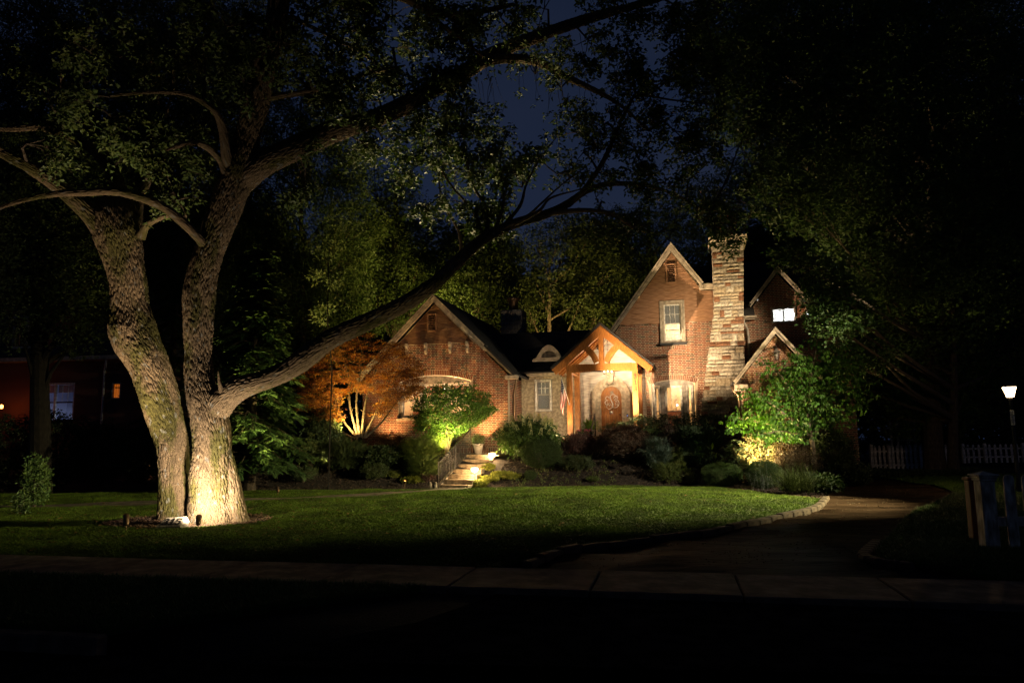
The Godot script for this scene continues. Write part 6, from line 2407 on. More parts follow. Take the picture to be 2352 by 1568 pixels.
	for k in 130:
		var u := rnd(1170, 1420)
		var d := rnd(24.9, 26.4)
		var q := S(u, d)
		xs.append(Transform3D(turned().scaled_local(Vector3.ONE * rnd(0.8, 1.6)), q + Vector3(0, 0.05, 0)))
		cs.append(tint(0.09, 0.11, 0.03))
	var sl := scatter("seedlings", L.small, M.leaf, xs, cs, self)
	tag(sl, "scattered little green seedlings sprouting from the mulch below the porch", "seedlings")
	# young tree with large pale leaves behind the great tree
	var yp := S(755, 24.6)
	t = thing("young_tree", "slender young tree with a few large pale leaves between the great tree and the wing", "tree", yp)
	st = flat()
	tube(st, [Vector3(0, -0.1, 0), P(762, 850, 24.7) - yp, P(751, 720, 24.5) - yp, P(755, 600, 24.6) - yp, P(762, 510, 24.6) - yp], [0.024, 0.022, 0.018, 0.013, 0.005], 7)
	xs = []
	cs = []
	for q in [[742, 580, 30], [765, 640, 26], [750, 700, 24], [735, 720, 26], [778, 515, 30], [770, 560, 24], [730, 630, 20]]:
		var c := P(q[0], q[1], 24.6) - yp
		tube(st, [P(755, q[1] + 30, 24.6) - yp, c], [0.012, 0.005], 4)
		for k in int(q[2]):
			xs.append(Transform3D(turned(), c + ball() * 0.36))
			cs.append(tint(0.11, 0.14, 0.05))
	part("stems", done(st), M.bark_black, t)
	scatter("foliage", L.big, M.leaf, xs, cs, t)
	# lit tufts at the far left
	shrub("leafy_bush", "small bush by the left picture edge with one branch catching lamp light", "shrub", 86, 19.0, 1042, 34, {"leaf": L.mid, "n": 260, "col": V.call(0.07, 0.12, 0.03), "shell": 0.3})
	shrub("leafy_bush", "tiny leafy plant in the dark at the lower left, nearer than the lit bush", "shrub", 56, 17.0, 1132, 14, {"leaf": L.mid, "n": 60, "col": V.call(0.07, 0.11, 0.03), "shell": 0.3})
	for k in 4:
		shrub("dark_hedge", ["dark hedge bush below the neighbour's porch light at the left edge", "dark hedge bush under the neighbour's lit windows", "dark hedge bush below the neighbour's amber window", "dark hedge bush left of the great tree's foot, nearest to it"][k], "hedge", [10, 130, 235, 330][k], [27.0, 27.0, 27.5, 26.5][k], [950, 946, 965, 985][k], [75, 75, 70, 60][k], {"leaf": L.mid, "n": 1500, "col": V.call(0.03, 0.042, 0.016), "shell": 0.5})
	# a few stones and bricks at the foot of the railing
	var rp := Vector3(-2.62, 0, -24.6)
	for k in 2:
		t = thing("edging_stone", ["rough stone standing at the foot of the railing, left one", "rough stone standing at the foot of the railing, right one"][k], "stone", rp + Vector3(k * 0.17 - 0.1, H(rp.x, rp.z), 0.05 * k))
		part("rock", box_mesh(Vector3(0.1, 0.24, 0.1), 0.03), M.stone_2, t, Transform3D(Basis(Vector3.BACK, 0.2 - k * 0.3), Vector3(0, 0.1, 0)))


# ---------------------------------------------------------------- trees behind and beside
func tree(n: String, label: String, u: float, depth: float, vtop: float, r: float, blobs: Array, leaf: Mesh, col: Vector3, per: float, o := {}) -> Node3D:
	# blobs: [u, v, depth offset, radius px]
	var base := S(u, depth)
	var t := thing(n, label, "tree", base, 0.0, o.get("group", ""))
	var top := P(u + o.get("lean", 0.0), vtop, depth) - base
	var st := flat()
	var pts := catmull([[Vector3(0, -0.3, 0), r * 1.35], [Vector3(0, top.y * 0.12, 0), r], [top * Vector3(0.4, 0.5, 0.4) + Vector3(rnd(-0.2, 0.2), 0, 0), r * 0.8], [top, r * 0.35]], 0.6)
	var a := []
	var rr := []
	for q in pts:
		a.append(q[0])
		rr.append(q[1])
	tube(st, a, rr, 12)
	part("trunk", done(st), o.get("wood", M.bark_dark), t)
	st = flat()
	var xs := []
	var cs := []
	var size: float = o.get("size", 1.0)
	for b in blobs:
		var d: float = depth + b[2]
		var c := P(b[0], b[1], d) - base
		var rad := px(b[3], d)
		var k := clampi(int(a.size() * clampf(c.y / maxf(top.y, 0.1) - 0.25, 0.42, 0.95)), 1, a.size() - 1)
		var m: Vector3 = (a[k] + c) * 0.5 + Vector3(rnd(-0.3, 0.3), -rad * 0.15, rnd(-0.3, 0.3))
		tube(st, [a[k], m, c], [minf(rr[k] * 0.6, 0.12), 0.06, 0.02], 6, false)
		for j in 6:
			var e := c + ball() * rad * 0.9
			tube(st, [m.lerp(c, rnd(0.4, 1.0)), (c + e) * 0.5 + ball() * rad * 0.1, e], [0.022, 0.014, 0.005], 4, false)
		for j in int(per * pow(b[3] / 100.0, 2.0)):
			var q := ball()
			var dn := q.normalized()
			var s := pow(q.length(), 0.55) * (1.0 + 0.35 * nz.get_noise_3d(dn.x * 2.4 + b[0], dn.y * 2.4, dn.z * 2.4 + b[1]))
			if nz.get_noise_3d(q.x * 2.8 + b[1], q.y * 2.8, q.z * 2.8) < -0.25:
				continue
			xs.append(Transform3D(turned().scaled_local(Vector3.ONE * rnd(0.75, 1.25) * size), c + dn * s * rad * Vector3(1, 0.85, 1)))
			cs.append(tint(col.x, col.y, col.z, 0.3))
	part("limbs", done(st), o.get("wood", M.bark_dark), t)
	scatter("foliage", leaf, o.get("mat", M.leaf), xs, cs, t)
	return t


func conifer(n: String, label: String, u: float, depth: float, vtop: float, hw: float, col: Vector3, whorls: int) -> void:
	var base := S(u, depth)
	var t := thing(n, label, "tree", base)
	var h := P(u, vtop, depth).y - base.y
	var rx := px(hw, depth)
	var st := flat()
	tube(st, [Vector3(0, -0.2, 0), Vector3(0, h * 0.5, 0), Vector3(0, h, 0)], [0.2, 0.12, 0.02], 10)
	part("trunk", done(st), M.bark_dark, t)
	st = flat()
	var xs := []
	var cs := []
	for k in whorls:
		var f := (k + 0.5) / whorls
		var y := h * lerpf(0.1, 0.98, f)
		var l := rx * (1.05 - f) * rnd(0.8, 1.15) + 0.2
		for j in 7:
			var an := rnd(0, TAU)
			var d := Vector3(cos(an), 0, sin(an))
			var tip := Vector3(0, y - l * 0.22, 0) + d * l
			tube(st, [Vector3(0, y, 0), Vector3(0, y + 0.05 * l, 0) + d * l * 0.5, tip], [0.025, 0.016, 0.006], 4, false)
			for i in int(4 + l * 11):
				var g := rnd(0.2, 1.02)
				var p := Vector3(0, y, 0).lerp(tip, g) + Vector3(0, 0.06 * l * sin(g * PI) - 0.02, 0)
				var side := rnd(-1.1, 1.1)
				xs.append(Transform3D(Basis(Vector3.UP, -an + side) * Basis(Vector3.BACK, rnd(-0.5, 0.1)), p + ball() * 0.08).scaled_local(Vector3.ONE * rnd(0.8, 1.3)))
				cs.append(tint(col.x, col.y, col.z, 0.25))
	part("limbs", done(st), M.bark_dark, t)
	scatter("foliage", frond(0.4, 13, 0.13, 0.03), M.needle, xs, cs, t)


func make_background() -> void:
	var c1 := spray(11, 0.15, 0.085, 0.36, 61)
	var c2 := spray(8, 0.1, 0.055, 0.2, 62)
	var g := Vector3(0.055, 0.085, 0.022)
	tree("garden_tree", "bushy tree behind the great tree's forked limbs, lit yellow green at the lower right", 690, 40, 430, 0.28, [[620, 560, 0, 90], [700, 520, -1, 100], [770, 600, 1, 90], [680, 660, -1, 95], [560, 480, 0, 90], [810, 520, 0, 75], [790, 440, 1, 65], [720, 380, 0, 80], [640, 410, 0, 100], [600, 650, 0, 90], [780, 690, 0, 80], [700, 760, 0, 90], [610, 780, 0, 90], [580, 330, 1, 80], [660, 300, 1, 70], [730, 300, 1, 60], [800, 340, 1, 55], [690, 240, 2, 50], [540, 600, 2, 90], [480, 520, 2, 90], [430, 640, 2, 100]], c1, g, 1000)
	tree("oak_tree", "dark oak with ragged crown standing against the blue sky behind the brick wing", 910, 46, 440, 0.35, [[860, 430, 0, 70], [920, 490, 0, 75], [975, 560, 0, 65], [1000, 510, 1, 38], [900, 570, 0, 90], [850, 620, 0, 85], [950, 640, 0, 85], [1020, 610, 0, 55], [925, 425, 1, 40], [820, 560, 2, 80], [880, 700, 0, 80], [960, 720, 0, 80], [800, 400, 2, 45]], c1, g, 1000)
	tree("garden_tree", "small leafy tree just behind the wing roof left of the stone back chimney", 1090, 43, 570, 0.2, [[1080, 590, 0, 55], [1120, 650, 0, 65], [1060, 670, 0, 65], [1165, 590, 0, 45], [1185, 690, 0, 55], [1110, 720, 0, 65], [1040, 640, 0, 50]], c1, Vector3(0.06, 0.09, 0.024), 1000)
	tree("pale_trunked_tree", "tree with a pale lit trunk rising behind the middle roof between back chimney and porch", 1276, 42, 600, 0.16, [[1230, 560, 0, 55], [1290, 600, 0, 65], [1345, 560, 0, 65], [1235, 660, 0, 50], [1335, 690, 0, 50], [1400, 630, 0, 65], [1300, 520, 0, 45], [1215, 720, 0, 45], [1370, 730, 0, 55]], c1, Vector3(0.06, 0.085, 0.024), 900, {"wood": M.bark_pale, "lean": -14.0})
	tree("garden_tree", "dark leafy tree behind the main gable's left slope", 1490, 45, 480, 0.3, [[1440, 545, 0, 65], [1500, 510, 0, 65], [1410, 510, 0, 45], [1480, 620, 0, 80], [1550, 560, 0, 75], [1590, 470, 0, 65], [1620, 560, 0, 80], [1650, 440, 0, 65], [1440, 680, 0, 70], [1540, 650, 0, 70]], c1, g, 1000)
	tree("garden_tree", "dark tree behind the stone chimney and dormer roof", 1800, 42, 420, 0.3, [[1690, 480, 0, 65], [1790, 520, 0, 65], [1850, 570, 0, 90], [1730, 400, 0, 75], [1810, 430, 0, 90], [1890, 480, 0, 95], [1880, 640, 0, 90], [1960, 600, 0, 100], [1660, 560, 0, 50]], c1, g, 1000)
	# the tree at the right, its boughs reaching over the dormer and blackening that side
	tree("shade_tree", "broad dark tree filling the right side, leafy boughs reaching over the dormer", 2148, 30, 300, 0.36, [[1950, 530, -4, 90], [1860, 480, -6, 75], [2040, 500, -4, 110], [1905, 640, -8.5, 60], [1990, 620, -3.5, 90], [1820, 590, -8.5, 45], [2080, 640, -3, 110], [1960, 430, -5, 100], [1870, 380, -5, 85], [1780, 420, -6, 65], [1790, 310, -6, 95], [1700, 260, -6, 90], [1890, 280, -5, 100], [2010, 330, -4, 110], [1720, 150, -6, 100], [1830, 180, -6, 110], [1960, 180, -5, 120], [2100, 250, -3, 130], [2110, 420, -3, 120], [2200, 560, -2, 120], [2190, 700, -2, 115], [2290, 640, 0, 120], [2250, 400, -1, 130], [2330, 520, 0, 120], [1800, 60, -6, 110], [1920, 50, -5, 120], [2060, 90, -4, 130], [2200, 150, -2, 140], [2320, 270, 0, 140], [2330, 60, 0, 150], [2100, -20, -3, 130], [1650, 60, -6, 80], [2380, 420, 0, 130]], c2, Vector3(0.045, 0.08, 0.018), 900, {"size": 1.15})
	tree("shade_tree", "low hanging leafy boughs right of the house, above the driveway end", 2190, 29.5, 700, 0.2, [[1905, 740, -8, 50], [1865, 690, -8, 38], [1950, 720, -8, 70], [2000, 800, -5, 75], [1945, 820, -5, 50], [2050, 760, 0, 100], [2040, 870, 0, 90], [2120, 850, 1, 100], [2150, 960, 2, 90], [2060, 960, 1, 70], [2220, 880, 3, 110], [1970, 890, 0, 50], [2300, 800, 4, 120]], c2, Vector3(0.04, 0.075, 0.018), 800)
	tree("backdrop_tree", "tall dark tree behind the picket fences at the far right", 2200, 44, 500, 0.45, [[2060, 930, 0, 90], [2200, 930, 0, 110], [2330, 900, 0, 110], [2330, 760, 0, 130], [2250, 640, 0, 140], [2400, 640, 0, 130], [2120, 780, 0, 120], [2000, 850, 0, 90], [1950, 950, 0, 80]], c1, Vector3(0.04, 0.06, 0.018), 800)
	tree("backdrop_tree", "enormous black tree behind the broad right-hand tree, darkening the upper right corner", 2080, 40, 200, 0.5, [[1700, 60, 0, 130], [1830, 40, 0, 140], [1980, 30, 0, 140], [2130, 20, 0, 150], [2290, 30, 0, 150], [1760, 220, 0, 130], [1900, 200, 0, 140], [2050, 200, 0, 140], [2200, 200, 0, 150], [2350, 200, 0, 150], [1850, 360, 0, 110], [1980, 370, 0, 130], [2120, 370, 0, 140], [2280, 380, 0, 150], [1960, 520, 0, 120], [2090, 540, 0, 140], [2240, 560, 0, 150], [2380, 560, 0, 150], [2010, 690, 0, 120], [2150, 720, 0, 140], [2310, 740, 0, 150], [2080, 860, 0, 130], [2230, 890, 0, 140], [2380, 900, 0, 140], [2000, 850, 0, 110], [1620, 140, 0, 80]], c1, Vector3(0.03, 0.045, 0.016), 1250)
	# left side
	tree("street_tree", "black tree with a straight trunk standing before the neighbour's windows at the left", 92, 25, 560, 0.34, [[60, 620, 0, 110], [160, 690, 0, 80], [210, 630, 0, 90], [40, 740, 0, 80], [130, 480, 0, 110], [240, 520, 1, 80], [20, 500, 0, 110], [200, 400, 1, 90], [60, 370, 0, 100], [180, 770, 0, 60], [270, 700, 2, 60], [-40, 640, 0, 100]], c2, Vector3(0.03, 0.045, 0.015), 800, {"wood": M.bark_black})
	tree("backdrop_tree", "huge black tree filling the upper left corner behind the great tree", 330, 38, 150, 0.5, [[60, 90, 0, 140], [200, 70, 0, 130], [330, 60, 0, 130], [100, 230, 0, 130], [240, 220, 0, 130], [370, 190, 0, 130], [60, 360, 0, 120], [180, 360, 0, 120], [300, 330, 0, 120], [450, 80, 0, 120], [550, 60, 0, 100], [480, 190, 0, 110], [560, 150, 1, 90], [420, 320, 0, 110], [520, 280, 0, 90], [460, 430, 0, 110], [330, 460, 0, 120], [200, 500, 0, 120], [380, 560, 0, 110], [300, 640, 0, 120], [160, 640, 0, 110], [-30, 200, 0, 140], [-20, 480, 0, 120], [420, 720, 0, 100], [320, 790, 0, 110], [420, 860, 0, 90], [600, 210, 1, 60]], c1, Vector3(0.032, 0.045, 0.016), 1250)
	# the wood beyond, one dark mass
	var xs := []
	var cs := []
	for k in 52000:
		var x := rnd(-80, 80)
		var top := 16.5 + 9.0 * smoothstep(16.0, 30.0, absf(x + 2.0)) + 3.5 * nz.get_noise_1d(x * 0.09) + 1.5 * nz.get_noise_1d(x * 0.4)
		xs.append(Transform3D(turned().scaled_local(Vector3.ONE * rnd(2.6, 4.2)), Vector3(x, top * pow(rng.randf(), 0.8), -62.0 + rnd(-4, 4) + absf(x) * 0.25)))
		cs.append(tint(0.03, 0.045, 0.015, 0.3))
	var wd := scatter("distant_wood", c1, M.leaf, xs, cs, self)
	tag(wd, "dark wood closing the view far behind the houses and gardens", "wood")
	conifer("conifer", "feathery green conifer behind the great tree's right stem", 575, 24.5, 560, 118, Vector3(0.045, 0.085, 0.024), 46)
	conifer("conifer", "conifer seen between the great tree's two stems", 385, 27.5, 540, 80, Vector3(0.04, 0.075, 0.022), 26)


# ---------------------------------------------------------------- neighbours
func make_neighbours() -> void:
	# the house at the left edge
	var o := P(150, 1000, 34.0)
	o.y = 0.0
	var turn := deg_to_rad(-8.0)
	var t := thing("neighbour_house", "dark brick neighbouring house with lit windows at the left edge", "house", o, turn)
	house_part_neighbour(t)
	# porch light of that house
	var lp := P(2, 934, 33.4)
	var l := thing("porch_light", "glowing orange porch light on the neighbour's brick wall at the left edge", "wall lamp", lp)
	var st := smooth()
	lathe(st, [Vector2(0, -0.09), Vector2(0.06, -0.07), Vector2(0.075, 0.05), Vector2(0.03, 0.09), Vector2(0, 0.1)], 12)
	part("lamp_globe", done(st), M.lamp_warm, l)
	part("bracket", box_mesh(Vector3(0.03, 0.03, 0.25), 0.006), M.black_paint, l, at(0, 0.1, -0.12))
	omni(l, Vector3.ZERO, 0.25, Color(1.0, 0.5, 0.18), 0.07)

	# white picket fences at the right
	fence("picket_fence", "long white picket fence across the back of the right-hand garden", P(2003, 1076, 33.5), P(2176, 1072, 33.5), 18, 1.18)
	fence("picket_fence", "short white picket fence behind the street lamp at the right edge", P(2212, 1046, 36.0), P(2362, 1040, 36.0), 13, 0.9)
	t = thing("arbour", "white lattice arbour overgrown with leaves behind the long picket fence", "arbour", Vector3(P(2078, 1040, 35.0).x, 0.2, -35.0))
	for x in [-0.4, 0.4]:
		for z in [-0.3, 0.3]:
			part("post", box_mesh(Vector3(0.08, 2.1, 0.08), 0.01), M.white_paint, t, at(x, 1.05, z))
	for k in 5:
		part("rail", box_mesh(Vector3(0.8, 0.05, 0.04), 0.006), M.white_paint, t, at(0, 0.4 + k * 0.4, 0.3))
	var xs := []
	var cs := []
	for k in 260:
		xs.append(Transform3D(turned(), Vector3(rnd(-0.45, 0.45), rnd(0.1, 2.2), rnd(0.2, 0.45))))
		cs.append(tint(0.05, 0.08, 0.02))
	scatter("foliage", L.mid, M.leaf, xs, cs, t)
	# near picket gate
	var gp := P(2277, 1275, 10.3)
	gp.y = H(gp.x, gp.z)
	t = thing("picket_gate", "white picket gate with a capped post at the right edge beside the driveway lawn", "fence", gp, deg_to_rad(-4))
	part("post", box_mesh(Vector3(0.19, 0.98, 0.19), 0.012), M.old_paint, t, at(0, 0.49, 0))
	part("collar", box_mesh(Vector3(0.225, 0.035, 0.225), 0.01), M.old_paint, t, at(0, 0.94, 0))
	part("collar", box_mesh(Vector3(0.25, 0.035, 0.25), 0.012), M.old_paint, t, at(0, 0.976, 0))
	st = flat()
	lathe(st, [Vector2(0.2, 0), Vector2(0.2, 0.015), Vector2(0.0, 0.06)], 4, Transform3D(Basis(Vector3.UP, PI / 4), Vector3.ZERO))
	part("cap", done(st), M.old_paint, t, at(0, 0.995, 0))
	for k in 5:
		var p := PackedVector2Array([Vector2(-0.07, 0.04), Vector2(0.07, 0.04), Vector2(0.07, 0.95)])
		for i in 7:
			var a := PI * i / 6.0
			p.append(Vector2(cos(a) * 0.07, 0.95 + sin(a) * 0.06))
		p.append(Vector2(-0.07, 0.95))
		part("picket", slab(p, 0.025, 0.05), M.old_paint, t, at(0.3 + k * 0.24, 0, 0))
	for y in [0.38, 0.8]:
		if y < 0.5:
			part("rail", box_mesh(Vector3(1.4, 0.13, 0.04), 0.008), M.old_paint, t, at(0.78, y, 0.0))
	var op := P(2245, 1268, 11.2)
	op.y = H(op.x, op.z)
	t = thing("fence_post", "weathered brown timber post just behind the white gate post", "post", op)
	part("post", box_mesh(Vector3(0.13, 0.9, 0.13), 0.012), M.cedar_dark, t, at(0, 0.45, 0))
	part("cap", box_mesh(Vector3(0.17, 0.05, 0.17), 0.015), M.cedar_dark, t, at(0, 0.92, 0))

	# lamp post with a house number
	var d := 20.0
	var b := P(2338, 1080, d)
	b.y = H(b.x, b.z)
	var top := P(2323, 912, d).y - b.y
	t = thing("lamp_post", "black lamp post with a glowing white lantern and three number plates at the right edge", "lamp post", b)
	st = smooth()
	lathe(st, [Vector2(0.08, -0.05), Vector2(0.08, 0.25), Vector2(0.05, 0.32), Vector2(0.038, top - 0.1), Vector2(0.07, top - 0.02), Vector2(0, top)], 14)
	part("pole", done(st), M.black_paint, t)
	st = flat()
	lathe(st, [Vector2(0.0, top + 0.005), Vector2(0.1, top + 0.005), Vector2(0.185, top + 0.27), Vector2(0.0, top + 0.275)], 6)
	part("lantern_glass", done(st), M.lamp_white, t)
	st = flat()
	lathe(st, [Vector2(0.2, top + 0.28), Vector2(0.205, top + 0.3), Vector2(0.08, top + 0.4), Vector2(0, top + 0.44)], 6)
	part("hood", done(st), M.black_paint, t)
	st = flat()
	for k in 6:
		var a := TAU * k / 6
		tube(st, [Vector3(cos(a) * 0.103, top, sin(a) * 0.103), Vector3(cos(a) * 0.19, top + 0.28, sin(a) * 0.19)], [0.008, 0.008], 4)
	part("cage", done(st), M.black_paint, t)
	omni(t, Vector3(0, top + 0.14, 0), 3.6, Color(1.0, 0.83, 0.6), 0.08)
	for k in 3:
		var y := top - 0.42 - k * 0.135
		part("number_plate", box_mesh(Vector3(0.1, 0.125, 0.012), 0.002), M.white_paint, t, Transform3D(Basis(Vector3.UP, -0.6), Vector3(-0.03, y, 0.06)))
		text("numeral", ["3", "1", "1"][k], 0.085, 0.004, M.black_paint, t, Transform3D(Basis(Vector3.UP, -0.6), Vector3(-0.035, y, 0.071)))


func house_part_neighbour(t: Node3D) -> void:
	var bw := mat("neighbour_brick", lin(0.16, 0.06, 0.04), 0.9, M.brick.albedo_texture, Vector3(1, 3, 1))
	# front wall with openings
	var w := CSGPolygon3D.new()
	w.name = "wall"
	w.polygon = rect(-8.0, -0.2, 3.6, 5.5)
	w.depth = 0.3
	w.material = bw
	for r in [[-1.75, 0.3], [2.15, 2.62]]:
		var c := CSGBox3D.new()
		c.name = "opening"
		c.operation = CSGShape3D.OPERATION_SUBTRACTION
		c.size = Vector3(r[1] - r[0], 1.62 if r[0] < 0 else 0.75, 1.0)
		c.position = Vector3((r[0] + r[1]) / 2, 3.55 if r[0] < 0 else 4.0, 0)
		w.add_child(c, true)
	t.add_child(w, true)
	part("side_wall", box_mesh(Vector3(0.3, 5.7, 8.0)), bw, t, at(3.45, 2.65, -4.32))
	var st := flat()
	box(st, Vector3(11.9, 0.2, 0.12), at(-2.2, 5.5, 0.42), 0.01)
	part("fascia", done(st), M.trim, t)
	part("soffit", box_mesh(Vector3(11.8, 0.03, 0.4)), M.trim, t, at(-2.2, 5.42, 0.18))
	st = flat()
	quad(st, Vector3(-8.2, 5.62, 0.5), Vector3(3.9, 5.62, 0.5), Vector3(2.0, 9.2, -4.2), Vector3(-8.2, 9.2, -4.2), Vector3(0, 1, 1))
	quad(st, Vector3(3.9, 5.62, 0.5), Vector3(3.9, 5.62, -8.5), Vector3(2.0, 9.2, -4.2), Vector3(2.0, 9.2, -4.2), Vector3(1, 1, 0))
	part("roof", done(st), M.shingle, t)
	# dormer with dark casement
	part("dormer", box_mesh(Vector3(2.2, 2.0, 3.0)), bw, t, at(-2.4, 6.9, -1.6))
	for x in [-3.1, -2.45, -1.8]:
		bar("casing", x, 6.15, x + 0.12, 7.5, -0.1, 0.02, M.trim_grey, t)
	bar("casing", -3.1, 6.05, -1.68, 6.17, -0.1, 0.05, M.trim_grey, t)
	bar("casing", -3.1, 7.5, -1.68, 7.62, -0.1, 0.05, M.trim_grey, t)
	bar("curtain", -2.86, 6.2, -2.8, 7.45, -0.12, -0.08, M.red_cloth, t)
	# lit double window
	var win := Node3D.new()
	win.name = "window"
	t.add_child(win, true)
	for x in [-1.75, -0.78, 0.2]:
		bar("frame", x, 2.76, x + 0.1, 4.34, -0.14, -0.04, M.white_paint, win)
	bar("frame", -1.75, 4.34, 0.3, 4.42, -0.14, 0.02, M.white_paint, win)
	for x in [-1.64, -0.67]:
		bar("sash", x, 3.5, x + 0.86, 3.56, -0.12, -0.07, M.sash_dark, win)
		bar("pane", x, 2.8, x + 0.86, 4.33, -0.105, -0.1, M.glass, win, 0.0)
		for k in 2:
			bar("glazing_bar", x + 0.28 + k * 0.28, 3.56, x + 0.3 + k * 0.28, 4.33, -0.11, -0.085, M.white_paint, win, 0.002)
		bar("blind", x, 3.98, x + 0.86, 4.33, -0.2, -0.18, M.red_cloth, win)
	var room_ := Node3D.new()
	room_.name = "room"
	t.add_child(room_, true)
	st = flat()
	box(st, Vector3(2.6, 2.6, 0.05), at(-0.7, 3.6, -2.4))
	box(st, Vector3(2.6, 0.05, 2.1), at(-0.7, 2.3, -1.35))
	box(st, Vector3(2.6, 0.05, 2.1), at(-0.7, 4.9, -1.35))
	box(st, Vector3(0.05, 2.6, 2.1), at(-2.0, 3.6, -1.35))
	box(st, Vector3(0.05, 2.6, 2.1), at(0.6, 3.6, -1.35))
	part("plaster", done(st), M.blue_wall, room_)
	lamp_bulb(room_, Vector3(-0.2, 2.98, -1.3), 0.08, 0.55, Color(0.9, 0.93, 1.0))
	st = smooth()
	lathe(st, [Vector2(0.3, 0.0), Vector2(0.28, 0.02), Vector2(0.12, 0.12), Vector2(0.05, 0.2)], 16)
	part("lamp_shade", done(st), M.white_paint, room_, at(-0.2, 3.04, -1.3))
	# small stained window, lit amber
	win = Node3D.new()
	win.name = "window"
	t.add_child(win, true)
	bar("frame", 2.15, 3.62, 2.22, 4.38, -0.12, 0.02, M.trim, win)
	bar("frame", 2.55, 3.62, 2.62, 4.38, -0.12, 0.02, M.trim, win)
	bar("frame", 2.22, 4.31, 2.55, 4.38, -0.12, 0.02, M.trim, win)
	bar("frame", 2.22, 3.62, 2.55, 3.69, -0.12, 0.02, M.trim, win)
	var am := glow("amber_window", Color(1.0, 0.5, 0.07), 0.32)
	bar("window_glass", 2.225, 3.695, 2.545, 4.305, -0.1, -0.09, am, win, 0.0)
	for q in [[2.26, 4.12, 2.36, 4.18], [2.38, 4.12, 2.44, 4.18], [2.46, 4.1, 2.5, 4.18], [2.45, 3.75, 2.5, 3.8], [2.31, 3.7, 2.318, 4.3], [2.42, 3.7, 2.428, 4.3]]:
		bar("lead_strip", q[0], q[1], q[2], q[3], -0.092, -0.08, M.black_paint, win, 0.0)
	st = smooth()
	tube(st, [Vector3(2.1, 5.4, 0.4), Vector3(2.0, 5.15, 0.3), Vector3(1.82, 4.95, 0.1), Vector3(1.8, 4.6, 0.07), Vector3(1.8, 0.2, 0.07)], [0.05, 0.05, 0.05, 0.05, 0.05], 10)
	part("downspout", done(st), M.white_paint, t)


func fence(n: String, label: String, a: Vector3, b: Vector3, count: int, h: float) -> void:
	a.y = H(a.x, a.z) + (0.25 if h < 1.0 else 0.0)
	b.y = a.y
	var d := b - a
	var t := thing(n, label, "fence", a, atan2(-d.z, d.x))
	var l := d.length()
	for k in count:
		var x := l * k / (count - 1)
		var post := k % 7 == 4 or k == 0
		var hh := h * (1.06 if post else 1.0)
		var w := 0.055 if not post else 0.065
		var p := PackedVector2Array([Vector2(-w, 0.03), Vector2(w, 0.03), Vector2(w, hh - 0.08), Vector2(w * 0.55, hh), Vector2(-w * 0.55, hh), Vector2(-w, hh - 0.08)])
		part("post" if post else "picket", slab(p, 0.02, 0.045 if not post else 0.14), M.white_paint, t, at(x, 0, 0))
	for y in [0.3, h * 0.78]:
		part("rail", box_mesh(Vector3(l, 0.08, 0.035), 0.006), M.white_paint, t, at(l * 0.5, y, 0))


# ---------------------------------------------------------------- lamps
func omni(parent: Node, p: Vector3, e: float, c: Color, size: float) -> void:
	var l := OmniLight3D.new()
	l.name = "lamp"
	l.light_color = c
	l.light_energy = e
	l.light_size = size
	l.omni_range = 60
	l.omni_attenuation = 2.0
	l.shadow_enabled = true
	l.position = p
	parent.add_child(l, true)


func spotlight(label: String, p: Vector3, target: Vector3, e: float, c: Color, half: float, blend := 0.6, scale := 1.0, group := "") -> void:
	# a bullet spotlight on a ground stake: barrel, hood, lens
	var d := (target - p).normalized()
	var t := thing("garden_spotlight", label, "spotlight", p, 0.0, group)
	var st := smooth()
	tube(st, [Vector3(0, -0.25, 0), Vector3(0, 0.0, 0)], [0.012, 0.012], 8)
	part("stake", done(st), M.bronze, t)
	st = smooth()
	lathe(st, [Vector2(0, -0.09), Vector2(0.03, -0.085), Vector2(0.036, -0.06), Vector2(0.04, 0.0), Vector2(0.042, 0.085), Vector2(0.038, 0.085), Vector2(0.036, 0.03)], 18)
	part("barrel", done(st), M.bronze, t, aim(Vector3(0, 0.04, 0), d).scaled_local(Vector3.ONE * scale))
	st = smooth()
	lathe(st, [Vector2(0.036, 0.03), Vector2(0, 0.032)], 18)
	part("lens", done(st), M.lamp_warm, t, aim(Vector3(0, 0.04, 0), d).scaled_local(Vector3.ONE * scale))
	var l := SpotLight3D.new()
	l.name = "lamp"
	l.light_color = c
	l.light_energy = e
	l.light_size = 0.03 * scale
	l.spot_angle = half
	l.spot_angle_attenuation = blend
	l.spot_range = 80
	l.spot_attenuation = 2.0
	l.shadow_enabled = true
	l.transform = Transform3D(Basis.looking_at(d, Vector3.UP if absf(d.y) < 0.95 else Vector3.BACK), Vector3(0, 0.04, 0) + d * 0.1 * scale)
	t.add_child(l, true)


func path_lamp(label: String, u: float, v: float, depth: float) -> void:
	var p := S(u, depth)
	var h := P(u, v, depth).y - p.y
	var t := thing("path_lamp", label, "path lamp", p, 0.0, "path lamps beside the garden steps")
	var st := smooth()
	tube(st, [Vector3(0, -0.2, 0), Vector3(0, h - 0.05, 0)], [0.013, 0.013], 8)
	part("stem", done(st), M.bronze, t)
	st = smooth()
	lathe(st, [Vector2(0, h - 0.12), Vector2(0.06, h - 0.106), Vector2(0.104, h - 0.06), Vector2(0.12, h), Vector2(0.1, h + 0.04), Vector2(0, h + 0.046)], 18)
	part("lamp_globe", done(st), M.lamp_path, t)
	st = smooth()
	lathe(st, [Vector2(0.0, h + 0.047), Vector2(0.06, h + 0.05), Vector2(0.062, h + 0.058), Vector2(0.03, h + 0.08), Vector2(0, h + 0.095)], 20)
	part("hat", done(st), M.bronze, t)
	omni(t, Vector3(0, h, 0), 5.0, Color(1.0, 0.84, 0.6), 0.05)


